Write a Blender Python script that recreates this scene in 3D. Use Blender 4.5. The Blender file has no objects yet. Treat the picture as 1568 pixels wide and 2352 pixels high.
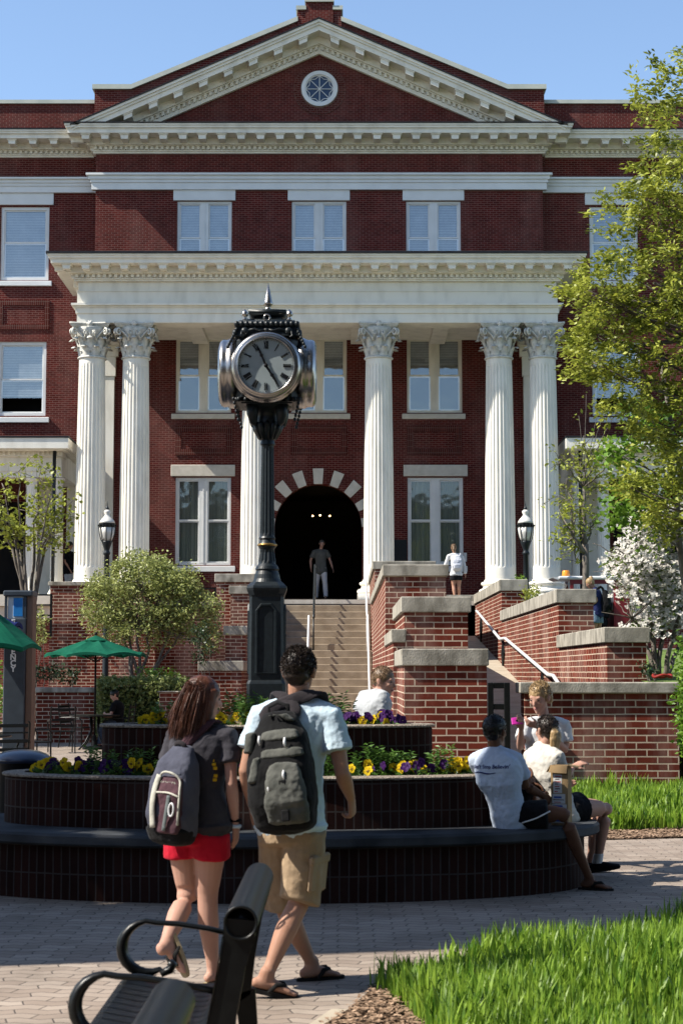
import bpy, math, random
import numpy as np
from mathutils import Vector, Matrix
from math import sin, cos, pi, tan, atan, radians, sqrt
R0 = random.Random(7)
SC = bpy.context.scene
COL = SC.collection
# ---------------------------------------------------------------- camera model (survey of the place)
FL = 4000.0; PITCH = atan(369/FL); HC = 1.65
def pt(px, py, Y):
    """world point at distance Y that was measured at (px,py) on the survey photograph (1568x2352 grid)"""
    u = (px-784)/FL; v = (1176-py)/FL
    t = Y/(cos(PITCH)-v*sin(PITCH))
    return Vector((t*u, Y, HC+t*(sin(PITCH)+v*cos(PITCH))))
def zz(py, Y): return pt(784, py, Y).z
def xx(px, py, Y): return pt(px, py, Y).x
def ground_y(py, z=0.0):
    a = PITCH-atan((py-1176)/FL)
    return (z-HC)/tan(a)
# ---------------------------------------------------------------- mesh accumulator
class MB:
    def __init__(s): s.v=[]; s.f=[]
    def add(s, vs, fs):
        o=len(s.v); s.v.extend([tuple(a) for a in vs]); s.f.extend([tuple(i+o for i in f) for f in fs]); return s
    def box(s,x0,x1,y0,y1,z0,z1):
        if x0>x1: x0,x1=x1,x0
        return s.add([(x0,y0,z0),(x1,y0,z0),(x1,y1,z0),(x0,y1,z0),(x0,y0,z1),(x1,y0,z1),(x1,y1,z1),(x0,y1,z1)],
            [(0,3,2,1),(4,5,6,7),(0,1,5,4),(1,2,6,5),(2,3,7,6),(3,0,4,7)])
    def bbox(s,x0,x1,y0,y1,z0,z1,b=.01):
        """box with bevelled edges"""
        if x0>x1: x0,x1=x1,x0
        b=min(b,(x1-x0)*.45,(y1-y0)*.45,(z1-z0)*.45)
        V=[];idx={}
        for ax in range(3):
            for i in range(8):
                c=[(x0,x1)[i&1],(y0,y1)[(i>>1)&1],(z0,z1)[(i>>2)&1]]
                for k in range(3):
                    if k!=ax:
                        c[k]+= b if ((i>>k)&1)==0 else -b
                idx[(ax,i)]=len(V);V.append(tuple(c))
        Fs=[]
        for ax in range(3):
            o=[(1,2),(2,0),(0,1)][ax]
            for sd in (0,1):
                q=[]
                for a,bb in ((0,0),(1,0),(1,1),(0,1)):
                    i=(sd<<ax)|(a<<o[0])|(bb<<o[1]); q.append(idx[(ax,i)])
                Fs.append(tuple(q if sd else q[::-1]))
        for ax in range(3):  # edges along axis ax
            o=[k for k in range(3) if k!=ax]
            for a in (0,1):
                for c in (0,1):
                    i0=(a<<o[0])|(c<<o[1]); i1=i0|(1<<ax)
                    Fs.append((idx[(o[0],i0)],idx[(o[0],i1)],idx[(o[1],i1)],idx[(o[1],i0)]))
        for i in range(8): Fs.append((idx[(0,i)],idx[(1,i)],idx[(2,i)]))
        return s.add(V,Fs)
    def prism(s, poly, d):
        """closed polygon (list of 3d) extruded by vector d"""
        n=len(poly); d=Vector(d); P=[Vector(p) for p in poly]; Q=[p+d for p in P]
        return s.add(P+Q,[tuple(range(n))[::-1],tuple(range(n,2*n))]+[(i,(i+1)%n,n+(i+1)%n,n+i) for i in range(n)])
    def lathe(s, prof, c=(0,0,0), n=24, cap=True, a0=0, sx=1, sy=1):
        """prof list of (r,z)"""
        V=[];Fs=[]
        for r,z in prof:
            for k in range(n):
                a=a0+2*pi*k/n; V.append((c[0]+r*cos(a)*sx,c[1]+r*sin(a)*sy,c[2]+z))
        m=len(prof)
        for i in range(m-1):
            for k in range(n):
                k2=(k+1)%n; Fs.append((i*n+k,i*n+k2,(i+1)*n+k2,(i+1)*n+k))
        if cap:
            Fs.append(tuple(range(n))[::-1]); Fs.append(tuple(range((m-1)*n,m*n)))
        return s.add(V,Fs)
    def tube(s, pts, r, n=8, cap=True, closed=False, flat=1.0, ref=None):
        """round tube through points; r number or list; flat squashes second axis; ref = preferred first axis"""
        P=[Vector(p) for p in pts]; m=len(P)
        rr=r if isinstance(r,(list,tuple)) else [r]*m
        V=[];Fs=[]; u=None
        for i in range(m):
            if closed: t=P[(i+1)%m]-P[i-1]
            else: t=P[min(i+1,m-1)]-P[max(i-1,0)]
            if t.length<1e-9: t=Vector((0,0,1))
            t.normalize()
            if ref is not None: u0=Vector(ref)
            elif u is None: u0=Vector((1,0,0)) if abs(t.x)<.9 else Vector((0,1,0))
            else: u0=u
            u=u0-t*u0.dot(t)
            if u.length<1e-6: u=t.orthogonal()
            u.normalize(); w=t.cross(u)
            for k in range(n):
                a=2*pi*k/n; V.append(P[i]+u*(cos(a)*rr[i])+w*(sin(a)*rr[i]*flat))
        L=m if closed else m-1
        for i in range(L):
            j=(i+1)%m
            for k in range(n):
                k2=(k+1)%n; Fs.append((i*n+k,i*n+k2,j*n+k2,j*n+k))
        if cap and not closed:
            Fs.append(tuple(range(n))[::-1]); Fs.append(tuple(range((m-1)*n,m*n)))
        return s.add(V,Fs)
    def loft(s, secs, n=20, dome=True):
        """secs: list of (center, axis_u, axis_v, ru, rv[, exponent]); superellipse sections, domed ends"""
        V=[];Fs=[];S=[]
        def expand():
            out=[]
            for q in secs:
                c,u,v,ru,rv=q[:5]; e=q[5] if len(q)>5 else 2.0
                out.append((Vector(c),Vector(u),Vector(v),ru,rv,e))
            if dome:
                def endcap(a,b):
                    d=(a[0]-b[0])
                    if d.length<1e-6: return []
                    d.normalize(); h=min(a[3],a[4])*(.75 if dome is True else dome)
                    return [(a[0]+d*h*sin(t),a[1],a[2],a[3]*cos(t),a[4]*cos(t),a[5]) for t in (radians(30),radians(58),radians(80))]
                A=endcap(out[0],out[1]); B=endcap(out[-1],out[-2])
                return A[::-1]+out+B
            return out
        S=expand()
        for c,u,v,ru,rv,e in S:
            for k in range(n):
                a=2*pi*k/n; ca,sa=cos(a),sin(a)
                V.append(c+u*(ru*math.copysign(abs(ca)**(2/e),ca))+v*(rv*math.copysign(abs(sa)**(2/e),sa)))
        m=len(S)
        for i in range(m-1):
            for k in range(n):
                k2=(k+1)%n; Fs.append((i*n+k,i*n+k2,(i+1)*n+k2,(i+1)*n+k))
        Fs.append(tuple(range(n))[::-1]); Fs.append(tuple(range((m-1)*n,m*n)))
        return s.add(V,Fs)
    def ball(s,c,r,n=12,m=8,M=None):
        if not isinstance(r,(tuple,list)): r=(r,r,r)
        V=[];Fs=[]
        c=Vector(c)
        for i in range(m+1):
            t=pi*i/m
            for k in range(n):
                a=2*pi*k/n; q=Vector((r[0]*sin(t)*cos(a),r[1]*sin(t)*sin(a),r[2]*cos(t)))
                if M is not None: q=M@q
                V.append(c+q)
        for i in range(m):
            for k in range(n):
                k2=(k+1)%n; Fs.append((i*n+k,(i+1)*n+k,(i+1)*n+k2,i*n+k2))
        return s.add(V,Fs)
    def merge(s,o,M=None):
        return s.add([(M@Vector(v) if M is not None else v) for v in o.v],o.f)
    def mesh(s,name,smooth=False):
        me=bpy.data.meshes.new(name); me.from_pydata([tuple(v) for v in s.v],[],s.f)
        if smooth: me.polygons.foreach_set('use_smooth',[True]*len(me.polygons))
        me.validate(); me.update(); return me
    def build(s,name,mat=None,parent=None,smooth=False,**kw):
        return link(name,s.mesh(name,smooth),mat,parent,**kw)
def link(name,me,mat=None,parent=None,label=None,cat=None,group=None,kind=None):
    o=bpy.data.objects.new(name,me); COL.objects.link(o)
    if mat is not None:
        me.materials.clear()
        for m in (mat if isinstance(mat,(list,tuple)) else [mat]): me.materials.append(m)
    if parent is not None:
        o.parent=parent
        if parent.parent is None: o.matrix_parent_inverse=parent.matrix_basis.inverted()
    tag(o,label,cat,group,kind); return o
def tag(o,label=None,cat=None,group=None,kind=None):
    if label: o['label']=label
    if cat: o['category']=cat
    if group: o['group']=group
    if kind: o['kind']=kind
    return o
def thing(name,loc,label,cat,group=None,rz=0):
    o=bpy.data.objects.new(name,None); o.empty_display_size=.2; COL.objects.link(o)
    o.location=Vector(loc); o.rotation_euler=(0,0,rz)
    o.matrix_basis=Matrix.LocRotScale(Vector(loc),Matrix.Rotation(rz,3,'Z'),Vector((1,1,1)))
    return tag(o,label,cat,group)
def dup(root,M,label=None,group=None):
    """copy a thing with its parts and sub-parts; M (4x4) moves the copy"""
    def cp(o,par):
        c=o.copy(); COL.objects.link(c); c.parent=par
        for ch in o.children: cp(ch,c)
        return c
    c=cp(root,None); c.matrix_basis=M@root.matrix_basis
    if label: c['label']=label
    if group: c['group']=group
    return c
def npmesh(name,V,Fq,mat=None,parent=None,smooth=False,**kw):
    """numpy verts (n,3), faces (m,k)"""
    me=bpy.data.meshes.new(name); V=np.asarray(V,dtype=np.float32); Fq=np.asarray(Fq,dtype=np.int32)
    k=Fq.shape[1]
    me.vertices.add(len(V)); me.vertices.foreach_set('co',V.ravel())
    me.loops.add(Fq.size); me.loops.foreach_set('vertex_index',Fq.ravel())
    me.polygons.add(len(Fq)); me.polygons.foreach_set('loop_start',np.arange(len(Fq),dtype=np.int32)*k)
    if smooth: me.polygons.foreach_set('use_smooth',np.ones(len(Fq),dtype=bool))
    me.update(calc_edges=True); me.validate()
    return link(name,me,mat,parent,**kw)
# ---------------------------------------------------------------- materials
def newmat(name):
    m=bpy.data.materials.new(name); m.use_nodes=True; nt=m.node_tree
    b=nt.nodes['Principled BSDF']; return m,nt,b
def nd(nt,t,**kw):
    n=nt.nodes.new(t)
    for k,v in kw.items():
        if k.startswith('i_'): n.inputs[k[2:].replace('_',' ')].default_value=v
        else: setattr(n,k,v)
    return n
def ramp(nt,stops):
    r=nd(nt,'ShaderNodeValToRGB'); e=r.color_ramp.elements
    while len(e)<len(stops): e.new(.5)
    for i,(p,c) in enumerate(stops):
        e[i].position=p; e[i].color=(*c,1) if len(c)==3 else c
    return r
KA=.70
def noisy(name,c1,c2,scale=8,rough=.6,bump=0,bscale=None,metal=0,detail=5,stops=(.3,.7),coord='Object',spec=None,stretch=None,sheen=0,coat=0,trans=0):
    c1=tuple(x*KA for x in c1); c2=tuple(x*KA for x in c2)
    m,nt,b=newmat(name); L=nt.links
    if coord=='World':
        g=nd(nt,'ShaderNodeNewGeometry'); src=g.outputs['Position']
    else:
        tc=nd(nt,'ShaderNodeTexCoord'); src=tc.outputs[coord]
    if stretch:
        mp=nd(nt,'ShaderNodeMapping'); mp.inputs['Scale'].default_value=stretch; L.new(src,mp.inputs['Vector']); src=mp.outputs['Vector']
    n=nd(nt,'ShaderNodeTexNoise'); n.inputs['Scale'].default_value=scale; n.inputs['Detail'].default_value=detail
    L.new(src,n.inputs['Vector'])
    r=ramp(nt,[(stops[0],c1),(stops[1],c2)]); L.new(n.outputs['Fac'],r.inputs['Fac']); L.new(r.outputs['Color'],b.inputs['Base Color'])
    b.inputs['Roughness'].default_value=rough; b.inputs['Metallic'].default_value=metal
    b.inputs['Specular IOR Level'].default_value=spec if spec is not None else (.5 if (metal>.3 or rough<.4) else .3 if rough<.5 else .1)
    if sheen: b.inputs['Sheen Weight'].default_value=sheen
    if coat: b.inputs['Coat Weight'].default_value=coat
    if bump:
        n2=nd(nt,'ShaderNodeTexNoise'); n2.inputs['Scale'].default_value=bscale or scale*4; n2.inputs['Detail'].default_value=4
        L.new(src,n2.inputs['Vector'])
        bp=nd(nt,'ShaderNodeBump'); bp.inputs['Strength'].default_value=bump; bp.inputs['Distance'].default_value=.02
        L.new(n2.outputs['Fac'],bp.inputs['Height']); L.new(bp.outputs['Normal'],b.inputs['Normal'])
    if trans:
        t=nd(nt,'ShaderNodeBsdfTranslucent'); L.new(r.outputs['Color'],t.inputs['Color'])
        mx=nd(nt,'ShaderNodeMixShader'); mx.inputs['Fac'].default_value=trans
        out=nt.nodes['Material Output']; L.new(b.outputs[0],mx.inputs[1]); L.new(t.outputs[0],mx.inputs[2]); L.new(mx.outputs[0],out.inputs['Surface'])
    return m
def brick_mat(name,ca,cb,mort,bw,bh,ms=.1,stain=(.3,.28,.27),stain_amt=.25,bump=.25,offset=.5,polar=None,rough=.85,bias=0.0,ms_abs=None):
    m,nt,b=newmat(name); L=nt.links
    g=nd(nt,'ShaderNodeNewGeometry'); sp=nd(nt,'ShaderNodeSeparateXYZ'); L.new(g.outputs['Position'],sp.inputs[0])
    def math_(op,a,bv=None):
        n=nd(nt,'ShaderNodeMath',operation=op)
        for i,q in enumerate((a,bv)):
            if q is None: continue
            if isinstance(q,(int,float)): n.inputs[i].default_value=q
            else: L.new(q,n.inputs[i])
        return n.outputs[0]
    if polar=='uv':
        tcu=nd(nt,'ShaderNodeTexCoord'); spu=nd(nt,'ShaderNodeSeparateXYZ'); L.new(tcu.outputs['UV'],spu.inputs[0]); u=spu.outputs['X']
    elif polar:
        dx=math_('SUBTRACT',sp.outputs['X'],polar[0]); dy=math_('SUBTRACT',sp.outputs['Y'],polar[1])
        u=math_('MULTIPLY',math_('ARCTAN2',dy,dx),polar[2])
    else:
        sn=nd(nt,'ShaderNodeSeparateXYZ'); L.new(g.outputs['True Normal'],sn.inputs[0])
        c=math_('GREATER_THAN',math_('ABSOLUTE',sn.outputs['X']),.7)
        mx=nd(nt,'ShaderNodeMix',data_type='FLOAT'); L.new(c,mx.inputs[0]); L.new(sp.outputs['X'],mx.inputs[2]); L.new(sp.outputs['Y'],mx.inputs[3])
        u=mx.outputs[0]
    cx=nd(nt,'ShaderNodeCombineXYZ'); L.new(u,cx.inputs[0]); L.new(sp.outputs['Z'],cx.inputs[1])
    # slight wobble so joints are not ruler-straight
    nw=nd(nt,'ShaderNodeTexNoise'); nw.inputs['Scale'].default_value=3.0/bh*.1; L.new(g.outputs['Position'],nw.inputs['Vector'])
    vs=nd(nt,'ShaderNodeVectorMath',operation='SCALE'); L.new(nw.outputs['Color'],vs.inputs[0]); vs.inputs['Scale'].default_value=bh*.12
    va=nd(nt,'ShaderNodeVectorMath',operation='ADD'); L.new(cx.outputs[0],va.inputs[0]); L.new(vs.outputs[0],va.inputs[1])
    br=nd(nt,'ShaderNodeTexBrick'); L.new(va.outputs[0],br.inputs['Vector'])
    br.offset=offset; br.squash=1.0
    br.inputs['Color1'].default_value=(*ca,1); br.inputs['Color2'].default_value=(*cb,1); br.inputs['Mortar'].default_value=(*mort,1)
    br.inputs['Scale'].default_value=1.0; br.inputs['Mortar Size'].default_value=ms_abs if ms_abs else bh*ms
    br.inputs['Mortar Smooth'].default_value=.25; br.inputs['Bias'].default_value=bias
    br.inputs['Brick Width'].default_value=bw; br.inputs['Row Height'].default_value=bh
    n=nd(nt,'ShaderNodeTexNoise'); n.inputs['Scale'].default_value=.7; n.inputs['Detail'].default_value=8; n.inputs['Roughness'].default_value=.65
    mpn=nd(nt,'ShaderNodeMapping'); mpn.inputs['Scale'].default_value=(1.5,1.5,.35); L.new(g.outputs['Position'],mpn.inputs['Vector']); L.new(mpn.outputs['Vector'],n.inputs['Vector'])
    r=ramp(nt,[(.48,(0,0,0)),(.80,(stain_amt,)*3)]); L.new(n.outputs['Fac'],r.inputs['Fac'])
    mx2=nd(nt,'ShaderNodeMix',data_type='RGBA'); L.new(r.outputs['Color'],mx2.inputs[0]); L.new(br.outputs['Color'],mx2.inputs[6]); mx2.inputs[7].default_value=(*stain,1)
    n3=nd(nt,'ShaderNodeTexNoise'); n3.inputs['Scale'].default_value=2.2; n3.inputs['Roughness'].default_value=.75; n3.inputs['Detail'].default_value=6; L.new(g.outputs['Position'],n3.inputs['Vector'])
    r3=ramp(nt,[(.25,(.5,.5,.5)),(.75,(1.15,1.15,1.15))]); L.new(n3.outputs['Fac'],r3.inputs['Fac'])
    mx3=nd(nt,'ShaderNodeMix',data_type='RGBA',blend_type='MULTIPLY'); mx3.inputs[0].default_value=.8; L.new(mx2.outputs[2],mx3.inputs[6]); L.new(r3.outputs['Color'],mx3.inputs[7])
    L.new(mx3.outputs[2],b.inputs['Base Color']); b.inputs['Roughness'].default_value=rough
    b.inputs['Specular IOR Level'].default_value=.08
    if bump:
        bp=nd(nt,'ShaderNodeBump'); bp.invert=True; bp.inputs['Strength'].default_value=bump; bp.inputs['Distance'].default_value=.01
        L.new(br.outputs['Fac'],bp.inputs['Height']); L.new(bp.outputs['Normal'],b.inputs['Normal'])
    return m
MAT={}
MAT['brick_far']=brick_mat('facade brick',(.070,.0100,.0085),(.110,.0155,.0122),(.18,.095,.08),.205,.0685,ms_abs=.0085,stain=(.3,.2,.17),stain_amt=.22,bump=.2)
MAT['soldier']=brick_mat('soldier course brick',(.06,.0105,.0085),(.085,.0155,.012),(.15,.09,.075),.0685,.205,ms_abs=.008,offset=0,stain_amt=.05)
MAT['brick_wall']=brick_mat('stair wall brick',(.085,.0165,.0105),(.155,.031,.018),(.44,.345,.26),.277,.0925,ms_abs=.0095,stain=(.62,.5,.42),stain_amt=.4,bump=.35)
MAT['concrete']=noisy('coping concrete',(.17,.155,.125),(.47,.435,.365),scale=5,rough=.9,bump=.3,bscale=60,coord='World',stretch=(1,1,.5),stops=(.3,.62),detail=9)
MAT['cream']=noisy('cream paint',(.80,.76,.66),(1.02,.975,.86),scale=2.2,rough=.55,coord='World',bump=.04,bscale=40,detail=9,stretch=(1.4,1.4,.5),stops=(.22,.55))
MAT['white_trim']=noisy('white paint',(.84,.85,.84),(.95,.96,.95),scale=2,rough=.5,coord='World',detail=8)
MAT['limestone']=noisy('lintel stone',(.66,.61,.52),(.78,.73,.64),scale=6,rough=.85,coord='World',bump=.1,bscale=80)
MAT['capital']=noisy('weathered capital paint',(.55,.54,.49),(.88,.86,.78),scale=9,rough=.6,coord='World',detail=8)
MAT['flash']=noisy('dark metal flashing',(.02,.022,.026),(.035,.035,.04),scale=4,rough=.5,coord='World')
MAT['copper_cap']=noisy('pale coping',(.52,.56,.50),(.68,.7,.62),scale=2,rough=.8,coord='World')
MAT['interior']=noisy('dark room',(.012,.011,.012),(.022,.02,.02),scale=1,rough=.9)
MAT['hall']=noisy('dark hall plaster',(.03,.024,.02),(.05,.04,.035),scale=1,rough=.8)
MAT['blind']=brick_mat('window blind slats',(.27,.31,.34),(.29,.33,.36),(.07,.08,.09),30,.055,ms_abs=.008,stain_amt=0,bump=.3,rough=.6)
MAT['curtain']=noisy('pale curtain',(.14,.17,.14),(.27,.31,.26),scale=1.2,rough=.9,coord='World',stretch=(9,1,.02),stops=(.35,.65))
MAT['tan']=noisy('stair stone',(.30,.235,.165),(.44,.36,.265),scale=3,rough=.9,coord='World',bump=.15,bscale=50,detail=8)
MAT['black_metal']=noisy('black painted metal',(.003,.0035,.0035),(.007,.008,.008),scale=20,rough=.36,coord='World',spec=.25,bump=.03,bscale=120)
MAT['black_matte']=noisy('black satin metal',(.006,.007,.008),(.012,.013,.014),scale=20,rough=.55,coord='World')
MAT['clock_green']=noisy('blue black cast iron paint',(.006,.010,.013),(.014,.021,.026),scale=30,rough=.42,coord='World',bump=.06,bscale=90)
MAT['silver']=noisy('bare aluminium',(.50,.47,.44),(.66,.62,.58),scale=14,rough=.27,coord='World',metal=1.0,bump=.03,bscale=60)
MAT['galv']=noisy('galvanised rail',(.70,.70,.71),(.85,.85,.86),scale=30,rough=.45,coord='World',metal=.15)
MAT['gold']=noisy('gilded ring',(.42,.25,.07),(.6,.38,.12),scale=30,rough=.35,metal=.8)
MAT['lampwhite']=noisy('frosted lamp glass',(.72,.70,.64),(.82,.8,.74),scale=4,rough=.25,coord='World')
MAT['dial']=noisy('clock dial',(.36,.42,.43),(.42,.48,.49),scale=5,rough=.25)
MAT['ink']=noisy('dial black',(.008,.008,.01),(.012,.012,.014),scale=5,rough=.5)
def glass_mat(name,fac,tint=(.9,.95,1)):
    m,nt,b=newmat(name); L=nt.links; nt.nodes.remove(b)
    t=nd(nt,'ShaderNodeBsdfTransparent'); g=nd(nt,'ShaderNodeBsdfGlossy'); g.inputs['Roughness'].default_value=.03; g.inputs['Color'].default_value=(*tint,1)
    tc=nd(nt,'ShaderNodeTexCoord'); n=nd(nt,'ShaderNodeTexNoise'); n.inputs['Scale'].default_value=1.3; L.new(tc.outputs['Object'],n.inputs['Vector'])
    bp=nd(nt,'ShaderNodeBump'); bp.inputs['Strength'].default_value=.12; bp.inputs['Distance'].default_value=.05; L.new(n.outputs['Fac'],bp.inputs['Height']); L.new(bp.outputs['Normal'],g.inputs['Normal'])
    mx=nd(nt,'ShaderNodeMixShader'); mx.inputs['Fac'].default_value=fac
    L.new(t.outputs[0],mx.inputs[1]); L.new(g.outputs[0],mx.inputs[2]); L.new(mx.outputs[0],nt.nodes['Material Output'].inputs['Surface'])
    return m
MAT['glass']=glass_mat('window glass',.2); MAT['glass_dark']=glass_mat('window glass plain',.1)
def emit_mat(name,c,s):
    m,nt,b=newmat(name); b.inputs['Emission Color'].default_value=(*c,1); b.inputs['Emission Strength'].default_value=s
    n=nd(nt,'ShaderNodeTexNoise'); r=ramp(nt,[(0,tuple(x*.8 for x in c)),(1,c)]); nt.links.new(n.outputs['Fac'],r.inputs['Fac']); nt.links.new(r.outputs['Color'],b.inputs['Base Color']); return m
MAT['bulb']=emit_mat('warm lit bulb',(1,.66,.3),6)
# ================================================================ the brick hall
XA=-.74; YP=56.5; YW=57.0; YF=52.55; YC=53.0; ZF=3.73
bld=thing('brick_hall',(XA,YP,0),'red brick hall with a white pediment and a portico of fluted white columns','building')
def wall_sheet(mb,x0,x1,z0,z1,Y,holes,depth=.16,extra_cut=()):
    xs=sorted({x0,x1,*[h[0] for h in holes],*[h[1] for h in holes]}); zs=sorted({z0,z1,*[h[2] for h in holes],*[h[3] for h in holes]})
    for i in range(len(xs)-1):
        for j in range(len(zs)-1):
            cx=(xs[i]+xs[i+1])/2; cz=(zs[j]+zs[j+1])/2
            if any(h[0]<cx<h[1] and h[2]<cz<h[3] for h in holes): continue
            mb.add([(xs[i],Y,zs[j]),(xs[i+1],Y,zs[j]),(xs[i+1],Y,zs[j+1]),(xs[i],Y,zs[j+1])],[(0,1,2,3)])
    for h in holes:
        a,b,c,d=h[:4]; D=Y+depth
        if len(h)>4: continue
        mb.add([(a,Y,c),(a,D,c),(a,D,d),(a,Y,d)],[(0,1,2,3)]); mb.add([(b,Y,c),(b,D,c),(b,D,d),(b,Y,d)],[(0,3,2,1)])
        mb.add([(a,Y,d),(b,Y,d),(b,D,d),(a,D,d)],[(0,3,2,1)]); mb.add([(a,Y,c),(b,Y,c),(b,D,c),(a,D,c)],[(0,1,2,3)])
def window(x0,x1,z0,z1,Y,double,rail,mat,fill,depth=.1,sill=None,fw=.075,upper_fill=None,label=None):
    """frame set in the opening; rail = z of the meeting rail"""
    D=Y+depth; f=MB()
    f.box(x0,x0+fw,D-.05,D+.06,z0,z1); f.box(x1-fw,x1,D-.05,D+.06,z0,z1)
    f.box(x0+fw,x1-fw,D-.05,D+.06,z1-fw,z1); f.box(x0+fw,x1-fw,D-.05,D+.06,z0,z0+fw*1.1)
    bays=[(x0+fw,x1-fw)]
    if double:
        c=(x0+x1)/2; mw=.13; f.box(c-mw,c+mw,D-.055,D+.06,z0+fw,z1-fw); f.box(c-.02,c+.02,D-.07,D-.056,z0+fw,z1-fw)
        bays=[(x0+fw,c-mw),(c+mw,x1-fw)]
    s=.045
    for a,b in bays:
        for (za,zb,yo) in ((rail,z1-fw,0),(z0+fw*1.1,rail,.025)):
            f.box(a,a+s,D-.01+yo,D+.02+yo,za,zb); f.box(b-s,b,D-.01+yo,D+.02+yo,za,zb); f.box(a+s,b-s,D-.01+yo,D+.02+yo,zb-s,zb); f.box(a+s,b-s,D-.01+yo,D+.02+yo,za,za+s)
    w=f.build('window',mat,bld)
    if label: w['label']=label
    g=MB()
    zg=z0+(rail-z0)*.5 if fill=='half' else z0
    for a,b in bays: g.add([(a,D+.012,zg),(b,D+.012,zg),(b,D+.012,z1),(a,D+.012,z1)],[(0,1,2,3)])
    g.build('pane',MAT['glass'] if fill!='curtain' else MAT['glass_dark'],w)
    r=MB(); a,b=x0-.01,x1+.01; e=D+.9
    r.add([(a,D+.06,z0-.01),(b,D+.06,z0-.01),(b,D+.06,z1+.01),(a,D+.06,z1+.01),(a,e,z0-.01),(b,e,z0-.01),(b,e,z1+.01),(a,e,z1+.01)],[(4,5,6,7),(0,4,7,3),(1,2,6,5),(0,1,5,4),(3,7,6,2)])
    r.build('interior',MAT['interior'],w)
    if fill:
        bl=MB(); zb=z0 if fill!='half' else z0+(rail-z0)*.53
        if upper_fill: zb=z1-upper_fill*(z1-z0)
        if fill=='curtain':
            n=40
            for a,b in bays:
                wd=(b-a)
                for (p,q) in ((a,a+wd*.36),(b-wd*.36,b)) if False else ((a,b),):
                    V=[];Fq=[]
                    for i in range(n+1):
                        x=p+(q-p)*i/n; y=D+.1+.03*sin(i*1.9)+.012*sin(i*.7)
                        V+=[(x,y,z0),(x,y,z1)]
                        if i: Fq.append((2*i-2,2*i,2*i+1,2*i-1))
                    bl.add(V,Fq)
            bl.build('curtain',MAT['curtain'],w,smooth=True)
        else:
            for a,b in bays: bl.add([(a,D+.055,zb),(b,D+.055,zb),(b,D+.055,z1),(a,D+.055,z1)],[(0,1,2,3)])
            bl.build('blind',MAT['blind'],w)
    if sill:
        sm=MB(); a,b,z1s,z0s=sill; sm.bbox(a,b,Y-.09,Y+.1,z0s,z1s,.012); sm.build('sill',MAT['limestone'] if mat is not MAT['white_trim'] else MAT['white_trim'],w)
    return w
def mir(x): return 2*XA-x
# ---- pavilion
pv0=xx(218,600,YP); pv1=mir(pv0); zt=zz(282,YP)
holes=[]; WD=[]
def dwin(px0,px1,py0,py1,rail,mat,fill,sill,uf=None):
    a,b=xx(px0,(py0+py1)/2,YP),xx(px1,(py0+py1)/2,YP); z1,z0=zz(py0,YP),zz(py1,YP)
    holes.append((a,b,z0,z1)); WD.append((a,b,z0,z1,zz(rail,YP),mat,fill,sill,uf))
zsoff=zz(600,YP)
for k,(a,b) in enumerate(((407,532),(670,795),(932.5,1057.5))):
    dwin(a,b,462,640,546,MAT['white_trim'],'blind',None)
for k,(a,b) in enumerate(((404.5,531),(669,796),(934,1060.5))):
    dwin(a,b,775,948,863,MAT['cream'],'blind',(a-11,b+8,950,962),.36)
for a,b in ((403,530),(936,1063)):
    dwin(a,b,1097,1298,1196,MAT['white_trim'],'curtain',(a-8,b+10,1300,1313))
# arch opening
ac=pt(733.5,1211,YP); ar=(xx(834,1211,YP)-xx(633,1211,YP))/2; acx=XA-.02; acz=ac.z
holes.append((acx-ar,acx+ar,ZF,acz,1)); holes.append((acx-ar,acx+ar,acz,acz+ar,1))
w=MB(); wall_sheet(w,pv0,pv1,0,zz(290,YP),YP,[h for h in holes])
# fill spandrels of the arch + reveal
N=28
for i in range(N):
    t0,t1=pi*i/N,pi*(i+1)/N
    p0=(acx+ar*cos(t0),YP,acz+ar*sin(t0)); p1=(acx+ar*cos(t1),YP,acz+ar*sin(t1))
    w.add([p0,(p0[0],YP,acz+ar),(p1[0],YP,acz+ar),p1],[(0,1,2,3)])
    w.add([p0,p1,(p1[0],YP+.5,p1[2]),(p0[0],YP+.5,p0[2])],[(0,1,2,3)])
for sx in (-1,1):
    x=acx+sx*ar; w.add([(x,YP,ZF),(x,YP+.5,ZF),(x,YP+.5,acz),(x,YP,acz)],[(0,1,2,3) if sx<0 else (0,3,2,1)])
# side returns, back & gable (tympanum) wall
ztop=zz(290,YP)
def gz(px,py,Y): p=pt(px,py,Y); return (p.x,p.z)
w.add([(pv0,YP,0),(pv0,YP+1,0),(pv0,YP+1,ztop),(pv0,YP,ztop)],[(0,3,2,1)]); w.add([(pv1,YP,0),(pv1,YP+1,0),(pv1,YP+1,ztop),(pv1,YP,ztop)],[(0,1,2,3)])
apx=pt(732,60,YP); bl_=pt(190,286,YP)
w.add([(mir(bl_.x),YP+.001,zz(290,YP)),(bl_.x,YP+.001,zz(290,YP)),(XA,YP+.001,apx.z)],[(0,1,2)])
wall=w.build('wall',MAT['brick_far'],bld)
for q in WD:
    a,b,z0,z1,rail,mat,fill,sill,uf=q
    s=None
    if sill: s=(xx(sill[0],sill[2],YP-.09),xx(sill[1],sill[2],YP-.09),zz(sill[2],YP-.09),zz(sill[3],YP-.09))
    window(a,b,z0,z1,YP,True,rail,mat,fill,sill=s,upper_fill=uf)
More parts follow.
